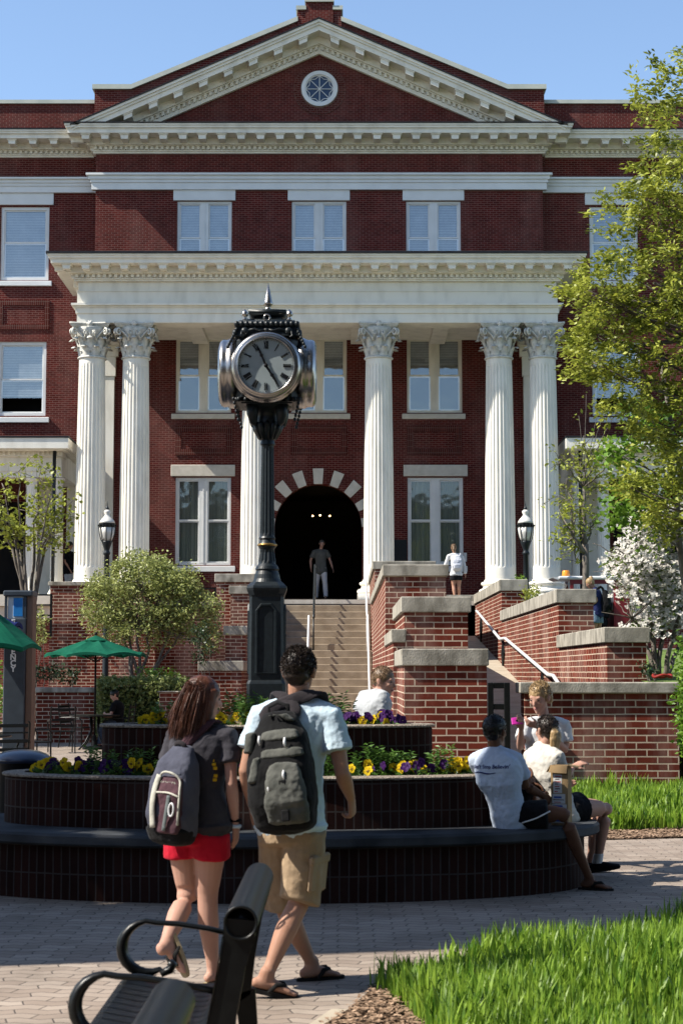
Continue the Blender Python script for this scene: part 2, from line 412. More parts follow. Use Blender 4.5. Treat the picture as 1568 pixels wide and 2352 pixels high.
# hall behind the arch
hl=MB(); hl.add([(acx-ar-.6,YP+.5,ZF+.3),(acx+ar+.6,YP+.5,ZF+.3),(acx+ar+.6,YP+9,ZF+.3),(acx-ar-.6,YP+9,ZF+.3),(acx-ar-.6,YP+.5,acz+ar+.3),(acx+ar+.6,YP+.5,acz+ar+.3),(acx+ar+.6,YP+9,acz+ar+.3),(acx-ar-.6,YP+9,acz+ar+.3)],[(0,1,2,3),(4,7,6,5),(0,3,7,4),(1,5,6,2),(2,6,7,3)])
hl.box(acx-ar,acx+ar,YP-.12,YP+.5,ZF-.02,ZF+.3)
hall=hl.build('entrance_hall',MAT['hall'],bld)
dm=MB()
for k in (-1,1): dm.box(acx+k*.55-.5,acx+k*.55+.5,YP+8.7,YP+8.78,ZF+.1,ZF+2.5); dm.box(acx+k*.55-.35,acx+k*.55+.35,YP+8.66,YP+8.7,ZF+1.2,ZF+2.3)
dm.build('inner_door',MAT['interior'],hall)
for px,py in ((718,1185),(735,1183.5),(757,1185)):
    p=pt(px,py,YP+6); lb=MB(); lb.ball(p,.03,8,6); hl_=lb.build('hall_lamp',MAT['bulb'],hall,smooth=True)
# voussoirs
r0=ar+.0; r1=ar*1.355
for k in range(-4,5):
    c=pi/2-radians(21)*k; h=radians(5.6); vo=MB()
    vo.prism([(acx+r*cos(t),YP-.045,acz+r*sin(t)) for r,t in ((r0,c-h),(r1,c-h*.93),(r1,c+h*.93),(r0,c+h))],(0,.12,0))
    vo.build('arch_stone',MAT['limestone'],bld)
for k in range(-4,4):
    c=pi/2-radians(21)*(k+.5); va=MB()
    for j in range(-2,3):
        t=c+radians(1.9)*j; h=radians(.8)
        va.prism([(acx+r*cos(q),YP-.02,acz+r*sin(q)) for r,q in ((r0+.01,t-h),(r1-.05,t-h),(r1-.05,t+h),(r0+.01,t+h))],(0,.05,0))
    va.build('arch_brickwork',MAT['brick_far'],bld)
# lintels
for a,b,c,d in ((399,541,436.5,461),(661,803,436.5,461),(924,1065,436.5,461)):
    ln=MB(); ln.bbox(xx(a,c,YP),xx(b,c,YP),YP-.05,YP+.05,zz(d,YP),zz(c,YP),.01)
    ln.build('lintel',MAT['white_trim'],bld)
for a,b in ((393,540),(926,1073)):
    l2=MB(); l2.bbox(xx(a,1080,YP),xx(b,1080,YP),YP-.06,YP+.05,zz(1094,YP),zz(1068,YP),.012); l2.build('lintel',MAT['limestone'],bld)
# recessed looking brick panels (soldier course frames)
def panel(mb,x0,x1,z0,z1,Y,t=.2):
    mb.box(x0,x1,Y-.035,Y+.02,z1-t,z1); mb.box(x0,x1,Y-.035,Y+.02,z0,z0+t); mb.box(x0,x0+t,Y-.035,Y+.02,z0+t,z1-t); mb.box(x1-t,x1,Y-.035,Y+.02,z0+t,z1-t)
for a,b in ((403,534),(668,797),(934,1060)):
    pn=MB(); panel(pn,xx(a,1000,YP),xx(b,1000,YP),zz(1045,YP),zz(978,YP),YP); pn.build('brick_panel',MAT['soldier'],bld)
# ---- profile helper: horizontal band with returns
def band(mb,x0,x1,yf,yb,z0,z1,ex=0.0): mb.box(x0-ex,x1+ex,yf,yb,z0,z1)
def cornice(mb,x0,x1,Y,ztop,S,ends=(True,True),mod=.60,proj=.85,dent=True,yback=None):
    """classical cornice; S = height scale. Built top-down from ztop against wall plane Y; returns bottom z"""
    yb=yback if yback is not None else Y+.3
    el=1 if ends[0] else 0; er=1 if ends[1] else 0
    def b(p,za,zb): mb.box(x0-p*el,x1+p*er,Y-p,yb,zb,za)
    z=ztop
    b(proj,z,z-.07*S); b(proj-.03,z-.07*S,z-.16*S); b(proj-.07,z-.16*S,z-.20*S); b(proj-.09,z-.20*S,z-.36*S)    # cyma + corona
    zm=z-.36*S
    b(.30,zm,zm-.28*S)                                            # bed behind modillions
    n=max(1,round((x1-x0+ (el+er)*.6)/mod)); xs=[x0-.25*el+(x1-x0+.25*(el+er))*i/n for i in range(n+1)]
    for x in xs:
        wd=.135*S+.03
        mb.prism([(x-wd,Y-proj+.16,zm),(x+wd,Y-proj+.16,zm),(x+wd*.78,Y-proj+.16,zm-.22*S),(x-wd*.78,Y-proj+.16,zm-.22*S)],(0,proj-.16-.3,0))
        mb.box(x-wd-.03,x+wd+.03,Y-proj+.13,Y-.3,zm-.05*S,zm-.002)
    for e,xe,sg in ((el,x0,-1),(er,x1,1)):
        if e:
            y=Y-.28
            mb.prism([(xe+sg*.3,y-.13,zm),(xe+sg*.3,y+.13,zm),(xe+sg*.3,y+.1,zm-.22*S),(xe+sg*.3,y-.1,zm-.22*S)],(sg*(proj-.46),0,0))
    zd=zm-.28*S
    b(.20,zd,zd-.03*S)
    if dent:
        b(.10,zd-.03*S,zd-.17*S)
        p=.20; m=int((x1-x0)/(.17)); 
        for i in range(m+1):
            x=x0+(x1-x0)*i/m
            mb.box(x-.045,x+.045,Y-.185,Y-.10,zd-.155*S,zd-.03*S)
        for e,xe,sg in ((el,x0,-1),(er,x1,1)):
            if e: mb.box(xe+sg*.1,xe+sg*.185,Y-.06,Y+.03,zd-.155*S,zd-.03*S)
        zd-=.17*S
    b(.13,zd,zd-.05*S); b(.09,zd-.05*S,zd-.12*S)
    return zd-.12*S
# pavilion horizontal cornice
zc=zz(283,YP-.9); S=(zc-zz(352,YP-.1))/( .36+.28+.17+.12)
co=MB(); cornice(co,pv0,pv1,YP,zc,S,mod=.655,proj=.92)
co.build('pediment_cornice',MAT['cream'],bld)
fl=MB(); fl.box(pv0-.95,pv1+.95,YP-.95,YP+.2,zc+.003,zc+.045); 
# raking cornice: sheared copy of boxes along the slope
rk=MB(); L0=pt(163,287,YP-.92); A0=pt(732,43,YP-.92)
slope=(A0.z-L0.z)/(XA-L0.x)
for sg in (-1,1):
    def rake(x0,x1,yf,yb,d0,d1,mb=None):
        """bar following the slope between |x| positions (distance from axis), vertical offsets d0<d1 below top line"""
        mb=mb or rk
        P=[]
        for y in (yf,yb):
            for d in (d0,d1):
                for q in (x0,x1):
                    P.append((XA+sg*q,y,A0.z-slope*q-d))
        mb.add(P,[(0,1,3,2),(4,6,7,5),(0,4,5,1),(2,3,7,6),(0,2,6,4),(1,5,7,3)])
    LN=XA-L0.x; k=S*1.05
    rake(0,LN,YP-.92,YP+.2,0,.10*k); rake(0,LN-.05,YP-.87,YP+.2,.10*k,.20*k); rake(0,LN-.2,YP-.82,YP+.2,.20*k,.40*k)
    rake(0,LN-1.2,YP-.28,YP+.1,.40*k,.68*k); rake(0,LN-1.9,YP-.19,YP+.1,.68*k,.72*k); rake(0,LN-1.9,YP-.10,YP+.1,.72*k,.88*k); rake(0,LN-2.2,YP-.13,YP+.1,.88*k,1.03*k)
    q=.52
    while q<LN-1.1:
        rake(q-.135,q+.135,YP-.76,YP-.28,.40*k,.62*k); rake(q-.165,q+.165,YP-.79,YP-.28,.40*k+.002,.45*k); q+=.82
    q=.1
    while q<LN-2.2:
        rake(q-.045,q+.045,YP-.185,YP-.1,.72*k,.86*k); q+=.175
    fq=fl
    rake(-.0,LN+.02,YP-.95,YP+.2,-.05,-.003,mb=fl)
rk.build('raking_cornice',MAT['cream'],bld)
fl.build('flashing',MAT['flash'],bld)
# oculus
oc=pt(733,205,YP); oR=(xx(774,205,YP)-xx(691,205,YP))/2; ox=XA+.01
o=MB()
def ring(mb,r0,r1,y0,y1,c,n=48):
    V=[];Fs=[]
    for i in range(n):
        a=2*pi*i/n
        for r,y in ((r0,y1),(r0,y0),(r1,y0),(r1,y1)): V.append((c[0]+r*cos(a),y,c[1]+r*sin(a)))
    for i in range(n):
        j=(i+1)%n
        for k in range(4): Fs.append((i*4+k,i*4+(k+1)%4,j*4+(k+1)%4,j*4+k))
    mb.add(V,Fs)
ring(o,oR*.80,oR,YP-.10,YP+.02,(ox,oc.z)); ring(o,oR*.74,oR*.8,YP-.05,YP+.02,(ox,oc.z))
for i in range(8):
    a=pi*i/8*2+pi/8*0
    d=Vector((cos(a),0,sin(a))); o.tube([Vector((ox,YP-.03,oc.z)),Vector((ox,YP-.03,oc.z))+d*oR*.75],.014,5)
    b=a+pi/8; m_=Vector((cos(b),0,sin(b))); e=Vector((cos(a+pi/4),0,sin(a+pi/4)))
    o.tube([Vector((ox,YP-.03,oc.z))+d*oR*.76,Vector((ox,YP-.03,oc.z))+m_*oR*.60,Vector((ox,YP-.03,oc.z))+e*oR*.76],.013,5)
ow=o.build('round_window',MAT['white_trim'],bld)
gl=MB(); gl.prism([(ox+oR*.8*cos(2*pi*i/40),YP-.012,oc.z+oR*.8*sin(2*pi*i/40)) for i in range(40)],(0,.01,0))
MAT['blueglass']=noisy('dark blue oculus glass',(.01,.03,.08),(.02,.045,.11),scale=3,rough=.12); gl.build('pane',MAT['blueglass'],ow)
ob=MB()
for rr in (1.16,1.34):
    n=int(2*pi*oR*rr/.083)
    for i in range(n):
        a0=2*pi*i/n; a1=2*pi*(i+.8)/n
        ob.prism([(ox+oR*q*cos(t),YP-.03,oc.z+oR*q*sin(t)) for q,t in ((rr-.085,a0),(rr+.085,a0),(rr+.085,a1),(rr-.085,a1))],(0,.05,0))
ob.build('oculus_brick_ring',MAT['brick_far'],bld)
mo=MB(); ring(mo,oR*1.0,oR*1.44,YP-.012,YP+.01,(ox,oc.z)); MAT['mortar']=noisy('mortar',(.2,.12,.1),(.3,.2,.17),scale=9,coord='World',rough=.95); mo.build('oculus_mortar',MAT['mortar'],bld)
# white belt course of the pavilion
bt=MB(); z1,z0=zz(397,YP-.2),zz(436,YP-.05); h=z1-z0
for p,a,b in ((.30,0,.13),(.22,.13,.36),(.17,.36,.56),(.13,.56,1.0)): bt.box(pv0-p,pv1+p,YP-p*.8,YP+.1,z1-h*b,z1-h*a)
bt.build('belt_course',MAT['white_trim'],bld)
# gable parapet behind the pediment with its stepped top
gp=MB(); gc=MB(); YG=YP+.35
a=pt(218,206,YG); b=pt(302,206,YG); c=pt(684,50,YG)
ax,bx,cx=a.x,b.x,c.x
poly=[(ax,YG,zc-1),(ax,YG,a.z),(bx,YG,a.z),(cx,YG,c.z),(mir(cx),YG,c.z),(mir(bx),YG,a.z),(mir(ax),YG,a.z),(mir(ax),YG,zc-1)]
gp.prism(poly,(0,.45,0))
z2=zz(20,YG); z3=zz(4,YG)
gp.box(xx(683,45,YG),mir(xx(683,45,YG)),YG-.06,YG+.5,c.z-.9,zz(25,YG)); gp.box(xx(702,20,YG),mir(xx(702,20,YG)),YG-.1,YG+.55,c.z-.5,zz(8,YG))
gp.build('gable_parapet',MAT['brick_far'],bld)
ct=.16
for sg in (-1,1):
    X=lambda x: XA+sg*(XA-x)
    pts=[(X(ax-.07),a.z+.004),(X(bx),a.z+.004),(X(cx),c.z+.004)]
    for (x0,za),(x1,zb) in ((pts[0],pts[1]),(pts[1],pts[2])):
        P=[]
        for y in (YG-.09,YG+.52):
            P+=[(x0,y,za),(x1,y,zb),(x1,y,zb+ct),(x0,y,za+ct)]
        gc.add(P,[(0,1,2,3),(4,7,6,5),(0,4,5,1),(2,6,7,3),(1,5,6,2),(0,3,7,4)])
    gc.box(X(xx(680,20,YG)),X(xx(703,20,YG)),YG-.12,YG+.56,zz(24.5,YG),zz(15.5,YG))
gc.box(xx(700,5,YG),mir(xx(700,5,YG)),YG-.16,YG+.6,zz(7.5,YG),zz(-1,YG))
gc.build('gable_coping',MAT['copper_cap'],bld)
# ---- wings
XL,XR=-24,mir(-24)
zw=zz(297,YW-.9)
holesL=[]; ww=[]
def wing_win(side):
    for (p0,p1,q0,q1,rail,fill,sl) in ((2.5,113,475,644,557,'blind',(-5,120,645,656)),(1,111,785,955,872,'half',(-8,119,958,970))):
        a,b=xx(p0,560,YW),xx(p1,560,YW); s=(xx(sl[0],560,YW-.1),xx(sl[1],560,YW-.1))
        if side>0: a,b=mir(b),mir(a); s=(mir(s[1]),mir(s[0]))
        z1,z0=zz(q0,YW),zz(q1,YW)
        holesL.append((a,b,z0,z1)); ww.append((a,b,z0,z1,zz(rail,YW),fill,(s[0],s[1],zz(sl[2],YW-.1),zz(sl[3],YW-.1))))
        for k in (1,2): # further windows along the wing, outside the frame
            dx=4.6*k*(1 if side>0 else -1); holesL.append((a+dx,b+dx,z0,z1)); ww.append((a+dx,b+dx,z0,z1,zz(rail,YW),fill,(s[0]+dx,s[1]+dx,zz(sl[2],YW-.1),zz(sl[3],YW-.1))))
for sd in (-1,1): wing_win(sd)
for sd,x0,x1 in ((-1,XL,pv0),(1,pv1,XR)):
    wm=MB(); wall_sheet(wm,x0,x1,0,zw+.2,YW,[h for h in holesL if x0<h[0]<x1])
    zt2=zz(240,YW+.3); wm.box(x0,x1,YW+.25,YW+.7,zw-.1,zt2)
    wm.box(x0,x1,YW+.9,YW+14,0,zw-.3) if False else None
    wm.build('wing_wall',MAT['brick_far'],bld)
    cp=MB(); cp.box(x0,x1,YW+.18,YW+.78,zt2+.003,zt2+.13); cp.build('wing_coping',MAT['copper_cap'],bld)
    cm=MB(); S2=(zw-zz(361,YW-.1))/(.36+.28+.17+.12); cornice(cm,x0,x1,YW,zw,S2,ends=(False,False),mod=.70,proj=.9); cm.build('wing_cornice',MAT['cream'],bld)
    ff=MB(); ff.box(x0,x1,YW-.92,YW+.25,zw+.003,zw+.05); ff.build('wing_flashing',MAT['flash'],bld)
    bm=MB(); z1,z0=zz(407,YW-.2),zz(443,YW-.05); h=z1-z0
    for p,a,b in ((.30,0,.13),(.22,.13,.36),(.17,.36,.56),(.13,.56,1.0)): bm.box(x0,x1,YW-p*.8,YW+.1,z1-h*b,z1-h*a)
    for q in ww:
        if x0<q[0]<x1 and abs(q[3]-zz(475,YW))<.01: bm.bbox(q[0]-.14,q[1]+.14,YW-.05,YW+.04,zz(471,YW),z0-.003)
    bm.build('wing_belt_course',MAT['white_trim'],bld)
    for q in ww:
        if x0<q[0]<x1 and abs(q[3]-zz(475,YW))<.01:
            pm=MB(); panel(pm,q[0]-.06,q[1]+.06,zz(757,YW),zz(690,YW),YW,.17); pm.build('brick_panel',MAT['soldier'],bld)
for q in ww:
    a,b,z0,z1,rail,fill,s=q
    window(a,b,z0,z1,YW,False,rail,MAT['white_trim'],fill,sill=s,fw=.1)
# roof slab so that light does not come from behind
rf=MB(); rf.box(XL,XR,YW+.6,YW+16,zw-.35,zw-.2); rf.box(pv0,pv1,YP+.8,YP+16,zw+.2,zw+.35); rf.build('roof',MAT['flash'],bld)
# ---- portico
pf0=xx(178,670,YF); pf1=mir(pf0)
en=MB()
def eb(p,pyt,pyb,Yy=YF,yb=None):
    en.box(pf0-p,pf1+p,Yy-p,(yb if yb else Yy+.85),zz(pyb,Yy-p),zz(pyt,Yy-p))
eb(0,719,741); eb(.04,706,718.9); eb(.08,700.5,705.9); eb(.16,695.5,700.4)
eb(.0,668.5,695.4); eb(-.03,646,668.4); eb(.03,667.5,669.5)
z1=zz(643,YF)
ZT=zz(582,YF-.8); S3=(ZT-zz(646,YF-.05))/(.36+.28+.17+.12)
cornice(en,pf0,pf1,YF,ZT,S3,mod=.605,proj=.80,yback=YF+.85)
# side returns of the entablature back to the wall
for sg in (-1,1):
    X=(lambda x: x) if sg<0 else mir
    a,b=sorted((X(pf0),X(pf0+.85))); en.box(a,b,YF+.851,YP,zz(741,YF),zz(646,YF))
    a,b=sorted((X(pf0-.75),X(pf0+.85))); en.box(a,b,YF+.851,YP,ZT-.36*S3,ZT-.001); a,b=sorted((X(pf0-.25),X(pf0+.85))); en.box(a,b,YF+.851,YP,zz(646,YF)+.003,ZT-.37*S3)
en.build('entablature',MAT['cream'],bld)
pr=MB(); pr.box(pf0-.84,pf1+.84,YF-.84,YP-.005,ZT+.003,ZT+.07); pr.build('portico_roof',MAT['flash'],bld)
cl=MB(); zcl=zz(741,YF)+.22; cl.box(pf0+.9,pf1-.9,YF+.86,YP-.01,zcl,zcl+.1); 
for i in range(1,5): x=pf0+.9+(pf1-pf0-1.8)*i/5; cl.box(x-.25,x+.25,YF+.87,YP-.02,zcl-.14,zcl-.003)
cl.box(pf0+.9,pf1-.9,YP-.12,YP-.003,zz(765,YP-.1),zz(762.5,YP-.1)); cl.build('portico_ceiling',MAT['cream'],bld)
# columns
def make_column():
    zb=zz(1385,YC); zt=zz(741,YF)-.0; H=zt-zb
    rb,rt=.465,.395; x,y=0,0
    pl=MB()
    pl.bbox(-.66,.66,-.66,.66,0,.26,.02)
    prof=[(.60,.26),(.655,.29),(.67,.34),(.655,.39),(.60,.42),(.56,.43),(.54,.46),(.535,.50),(.56,.53),(.585,.545),(.60,.58),(.585,.62),(.55,.635),(.51,.645),(.49,.70)]
    pl.lathe(prof,n=40)
    sh=MB(); nfl=24; per=8; n=nfl*per
    z0=.70; zc0=H-1.06
    def rad(t): return rb+(rt-rb)*(t**1.7)
    rows=[(z0,0),(z0+.36,0),(z0+.40,.5),(z0+.47,1)]+[(z0+.47+(zc0-.28-z0-.47)*i/9,1) for i in range(1,10)]+[(zc0-.22,.5),(zc0-.16,0),(zc0,0)]
    V=[];Fs=[]
    for z,dp in rows:
        t=(z-z0)/(zc0-z0); R=rad(t)
        for k in range(n):
            ph=(k%per)/per; a=2*pi*k/n
            d=0
            if ph<.75: d=sqrt(max(0,1-((ph/.75-.375*0)-.5)**2*4))
            V.append(((R*(1-.075*d*dp))*cos(a),(R*(1-.075*d*dp))*sin(a),z))
    for i in range(len(rows)-1):
        for k in range(n):
            k2=(k+1)%n; Fs.append((i*n+k,i*n+k2,(i+1)*n+k2,(i+1)*n+k))
    sh.add(V,Fs)
    cp=MB(); cz=zc0; h=H-cz
    cp.lathe([(rt+.0,-.02),(rt+.05,0),(rt+.055,.03),(rt+.02,.06),(rt-.02,.08),(rt-.01,.3),(rt+.03,.55),(rt+.12,.78),(rt+.22,h-.14)],(0,0,cz),n=32)
    # abacus: concave sides
    P=[]
    for q in range(4):
        for i in range(9):
            t=-1+2*i/8; s_=.62; dd=.10*(1-t*t)
            pnt=Vector((s_-dd,t*s_*.97,0)); P.append(Matrix.Rotation(q*pi/2,3,'Z')@pnt)
    for (k,za,zq) in ((1.0,h-.06,h),(.95,h-.11,h-.06),(.9,h-.14,h-.11)):
        cp.prism([(p.x*k,p.y*k,cz+za) for p in P],(0,0,zq-za))
    def leaf(a,zl,hl,wl,r0,out):
        # acanthus leaf: ribbon rising and curling outward
        d=Vector((cos(a),sin(a),0)); tn=Vector((-sin(a),cos(a),0)); m=9; V=[];Fs=[]
        for i in range(m+1):
            t=i/m
            if t<.7: r=r0+out*.35*(t/.7)**2; z=zl+hl*(t/.7)
            else:
                q=(t-.7)/.3*pi*.95; r=r0+out*.35+out*.42*(1-cos(q))*.9; z=zl+hl+hl*.17*sin(q)-hl*.10*(q/pi)
            wd=wl*(1-.55*abs(t-.35)**1.2)*(1-.35*t)
            for s in (-1,-.55,0,.55,1):
                rr=r-(.05*abs(s)**1.5)+.02*(1-abs(s)); sc=1+.18*((i%2)*2-1)*(abs(s)>.9)
                V.append(d*rr+tn*(s*wd*sc)+Vector((0,0,cz+z)))
        for i in range(m):
            for s in range(4): Fs.append((i*5+s,i*5+s+1,i*5+s+6,i*5+s+5))
        cp.add(V,Fs)
        V2=[v-d*.045 for v in V]; cp.add(V2,[f[::-1] for f in Fs])
    for k in range(8): leaf(pi/8+k*pi/4,.06,.26,.15,rt+.02,.22)
    for k in range(8): leaf(k*pi/4,.20,.38,.15,rt+.03,.26)
    for k in range(4):
        a=pi/4+k*pi/2; d=Vector((cos(a),sin(a),0)); tn=Vector((-sin(a),cos(a),0))
        # corner volutes: stalk then spiral
        for s in (-1,1):
            pts=[];rs=[]
            for i in range(6):
                t=i/5; pts.append(d*(rt+.05+.20*t**2)+tn*s*(.17*(1-t)+.05)+Vector((0,0,cz+.52+.30*t))); rs.append(.03)
            c0=d*(rt+.27)+tn*s*.05+Vector((0,0,cz+.76))
            for i in range(14):
                th=pi/2-i*.55; rr=.115*(1-i/15); pts.append(c0+d*(rr*cos(th)+.04)+Vector((0,0,rr*sin(th)))); rs.append(.036-.001*i)
            cp.tube(pts,rs,6)
        a2=k*pi/2; d=Vector((cos(a2),sin(a2),0)); tn=Vector((-sin(a2),cos(a2),0))
        c0=d*.545+Vector((0,0,cz+h-.05)); cp.ball(c0,.085,10,7)
        for i in range(6):
            t=i*pi/3; cp.ball(c0+tn*.075*cos(t)+Vector((0,0,.075*sin(t)))+d*.02,.035,6,4)
        cp.tube([d*(rt+.03)+Vector((0,0,cz+.5)),d*(rt+.1)+Vector((0,0,cz+.7)),c0-Vector((0,0,.08))],[.05,.035,.03],6)
        for s in (-1,1): # inner helices
            c1=d*(rt+.19)+tn*s*.12+Vector((0,0,cz+.72)); pts=[d*(rt+.06)+tn*s*.2+Vector((0,0,cz+.5))]
            for i in range(11):
                th=pi*.6-i*.6 if s>0 else pi*.4+i*.6
                rr=.075*(1-i/12); pts.append(c1+tn*(rr*cos(th))+Vector((0,0,rr*sin(th)))+d*.03)
            cp.tube(pts,.022,6)
    return pl,sh,cp,H,zb
pl,sh,cpm,H,zb=make_column()
me_b,me_s,me_c=pl.mesh('base',True),sh.mesh('shaft',False),cpm.mesh('capital',True)
for me in (me_b,me_s,me_c): me.materials.append(MAT['cream'] if me is not me_c else MAT['capital'])
XC=[xx(p,1300,YC) for p in (206,307.5,586.5)]; XC=XC+[mir(x) for x in XC[::-1]]
def at_mesh(name,me,loc,par):
    o=bpy.data.objects.new(name,me); COL.objects.link(o); o.location=loc; o.parent=par
    if par.parent is None: o.matrix_parent_inverse=par.matrix_basis.inverted()
    else: o.location=(0,0,0)
    return o
for x in XC:
    s=at_mesh('column',me_s,(x,YC,zb),bld); at_mesh('base',me_b,(0,0,0),s); at_mesh('capital',me_c,(0,0,0),s)
for x in (XC[0]-.12,XC[5]+.12):
    pz=MB(); pz.box(x-.36,x+.36,YP-.14,YP-.002,ZF,zz(741,YF)-1.0); pz.box(x-.42,x+.42,YP-.17,YP-.002,ZF,ZF+.5)
    pz.box(x-.48,x+.48,YP-.2,YP-.002,zz(741,YF)-.35,zz(741,YF)+.1); pz.box(x-.40,x+.40,YP-.17,YP-.002,zz(741,YF)-.999,zz(741,YF)-.351)
    pz.build('pilaster',MAT['cream'],bld)
# plaque and small wall items near the door
pq=MB(); p=pt(1385/1.7417*0+795,1060,YP)
pq.box(xx(862,1230,YP)+.55,xx(895,1230,YP)+.55,YP-.03,YP-.002,zz(1300,YP),zz(1240,YP)); pq.build('wall_plaque',MAT['black_metal'],bld)
pq=MB(); pq.box(xx(1064,1275,YP),xx(1071,1275,YP),YP-.05,YP-.002,zz(1290,YP),zz(1270,YP)); pq.build('call_box',MAT['galv'],bld)
# ---- side porches on the wings
def porch(sg):
    X=(lambda x: x) if sg<0 else mir
    yf=53.3; e=xx(166,1015,yf)
    def bx(mb,a,b,*r): a,b=sorted((X(a),X(b))); mb.box(a,b,*r)
    ent=MB()
    bx(ent,-26,e,yf-.75,YW,zz(1030,yf-.7),zz(1006,yf-.7)); bx(ent,-26,e-.1,yf-.65,YW,zz(1033,yf-.6),zz(1030,yf-.7)-.002)
    e2=xx(146,1060,yf)
    bx(ent,-26,e2,yf-.2,yf+.6,zz(1050,yf),zz(1033,yf-.6)-.003); 
    x=e2-.1
    while x>-14: 
        bx(ent,x-.06,x,yf-.27,yf-.2,zz(1046,yf),zz(1038,yf)); x-=.15
    bx(ent,-26,e2-.05,yf-.06,yf+.55,zz(1066,yf),zz(1050,yf)-.002); bx(ent,-26,e2-.05,yf-.02,yf+.55,zz(1082,yf),zz(1066,yf)-.002); bx(ent,-26,e2-.05,yf+.02,yf+.55,zz(1096,yf),zz(1082,yf)-.002)
    bx(ent,e2-.62,e2-.06,yf+.56,YW,zz(1090,yf),zz(1040,yf))
    ent.build('porch_entablature',MAT['cream'],bld)
    fr=MB(); bx(fr,-26,e+.02,yf-.78,YW-.01,zz(1005.5,yf-.7),zz(1002,yf-.7)); fr.build('porch_roof',MAT['flash'],bld)
    zfl=zz(1366,yf)
    for cx_,r in ((68,.2),(127,.2),(-60,.2),(-120,.2)):
        cm=MB(); x=X(xx(cx_,1300,yf)); zt=zz(1097,yf)
        n=48;V=[];Fs=[]
        rows=[zfl+.16,zfl+1.2,zfl+2.4,zt-.22]
        for i,z in enumerate(rows):
            R=r*(1-.14*i/3)
            for k in range(n):
                a=2*pi*k/n; V.append((x+R*(1-.06*(k%3==1))*cos(a),yf+.28+R*(1-.06*(k%3==1))*sin(a),z))
        for i in range(3):
            for k in range(n): Fs.append((i*n+k,i*n+(k+1)%n,(i+1)*n+(k+1)%n,(i+1)*n+k))
        cm.add(V,Fs)
        cm.lathe([(r*1.3,0),(r*1.35,.05),(r*1.2,.1),(r*1.05,.17)],(x,yf+.28,zfl),n=24); cm.lathe([(r*.88,-.24),(r*.98,-.2),(r*.9,-.16),(r*.95,-.1),(r*1.25,-.06),(r*1.3,0)],(x,yf+.28,zt),n=24)
        cm.build('porch_column',MAT['cream'],bld,smooth=False)
    # wall pilaster and rear wall shading pieces
    pm=MB(); bx(pm,e2-.42,e2-.02,YW-.25,YW-.003,zfl,zz(1050,yf)); bx(pm,-9.9,-9.4,YW-.2,YW-.003,zfl,zz(1060,yf)); bx(pm,-26,-11.9,YW-.08,YW-.003,zfl,zfl+1.0); pm.build('porch_pilaster',MAT['cream'],bld)
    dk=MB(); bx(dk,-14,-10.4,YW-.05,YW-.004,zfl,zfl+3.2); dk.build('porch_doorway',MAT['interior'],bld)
    bs=MB(); bx(bs,-26,e2+.3,yf-.25,YW,zfl-.35,zfl-.003); bx(bs,-26,e2+.1,yf-.12,YW,zfl-.72,zfl-.36); bs.build('porch_floor',MAT['limestone'],bld)
    bk=MB(); bx(bk,-26,e2+.05,yf,YW,0,zfl-.73); bk.build('porch_base',MAT['brick_far'],bld)
    dp=MB(); x=X(xx(125,1100,yf-.3)); dp.tube([(x,yf-.3,zz(1032,yf)),(x,yf-.3,zfl-.2)],.055,10); dp.build('downpipe',MAT['clock_green'],bld,smooth=True)
    rl=MB(); bx(rl,-26,-10.9,yf-.05,yf+.1,zfl+.62,zfl+.72); bx(rl,-26,-10.9,yf-.03,yf+.08,zfl+.1,zfl+.18)
    x=-11.0
    while x>-14: bx(rl,x-.09,x,yf-.02,yf+.07,zfl+.18,zfl+.62); x-=.24
    rl.build('porch_balustrade',MAT['cream'],bld)
for sg in (-1,1): porch(sg)
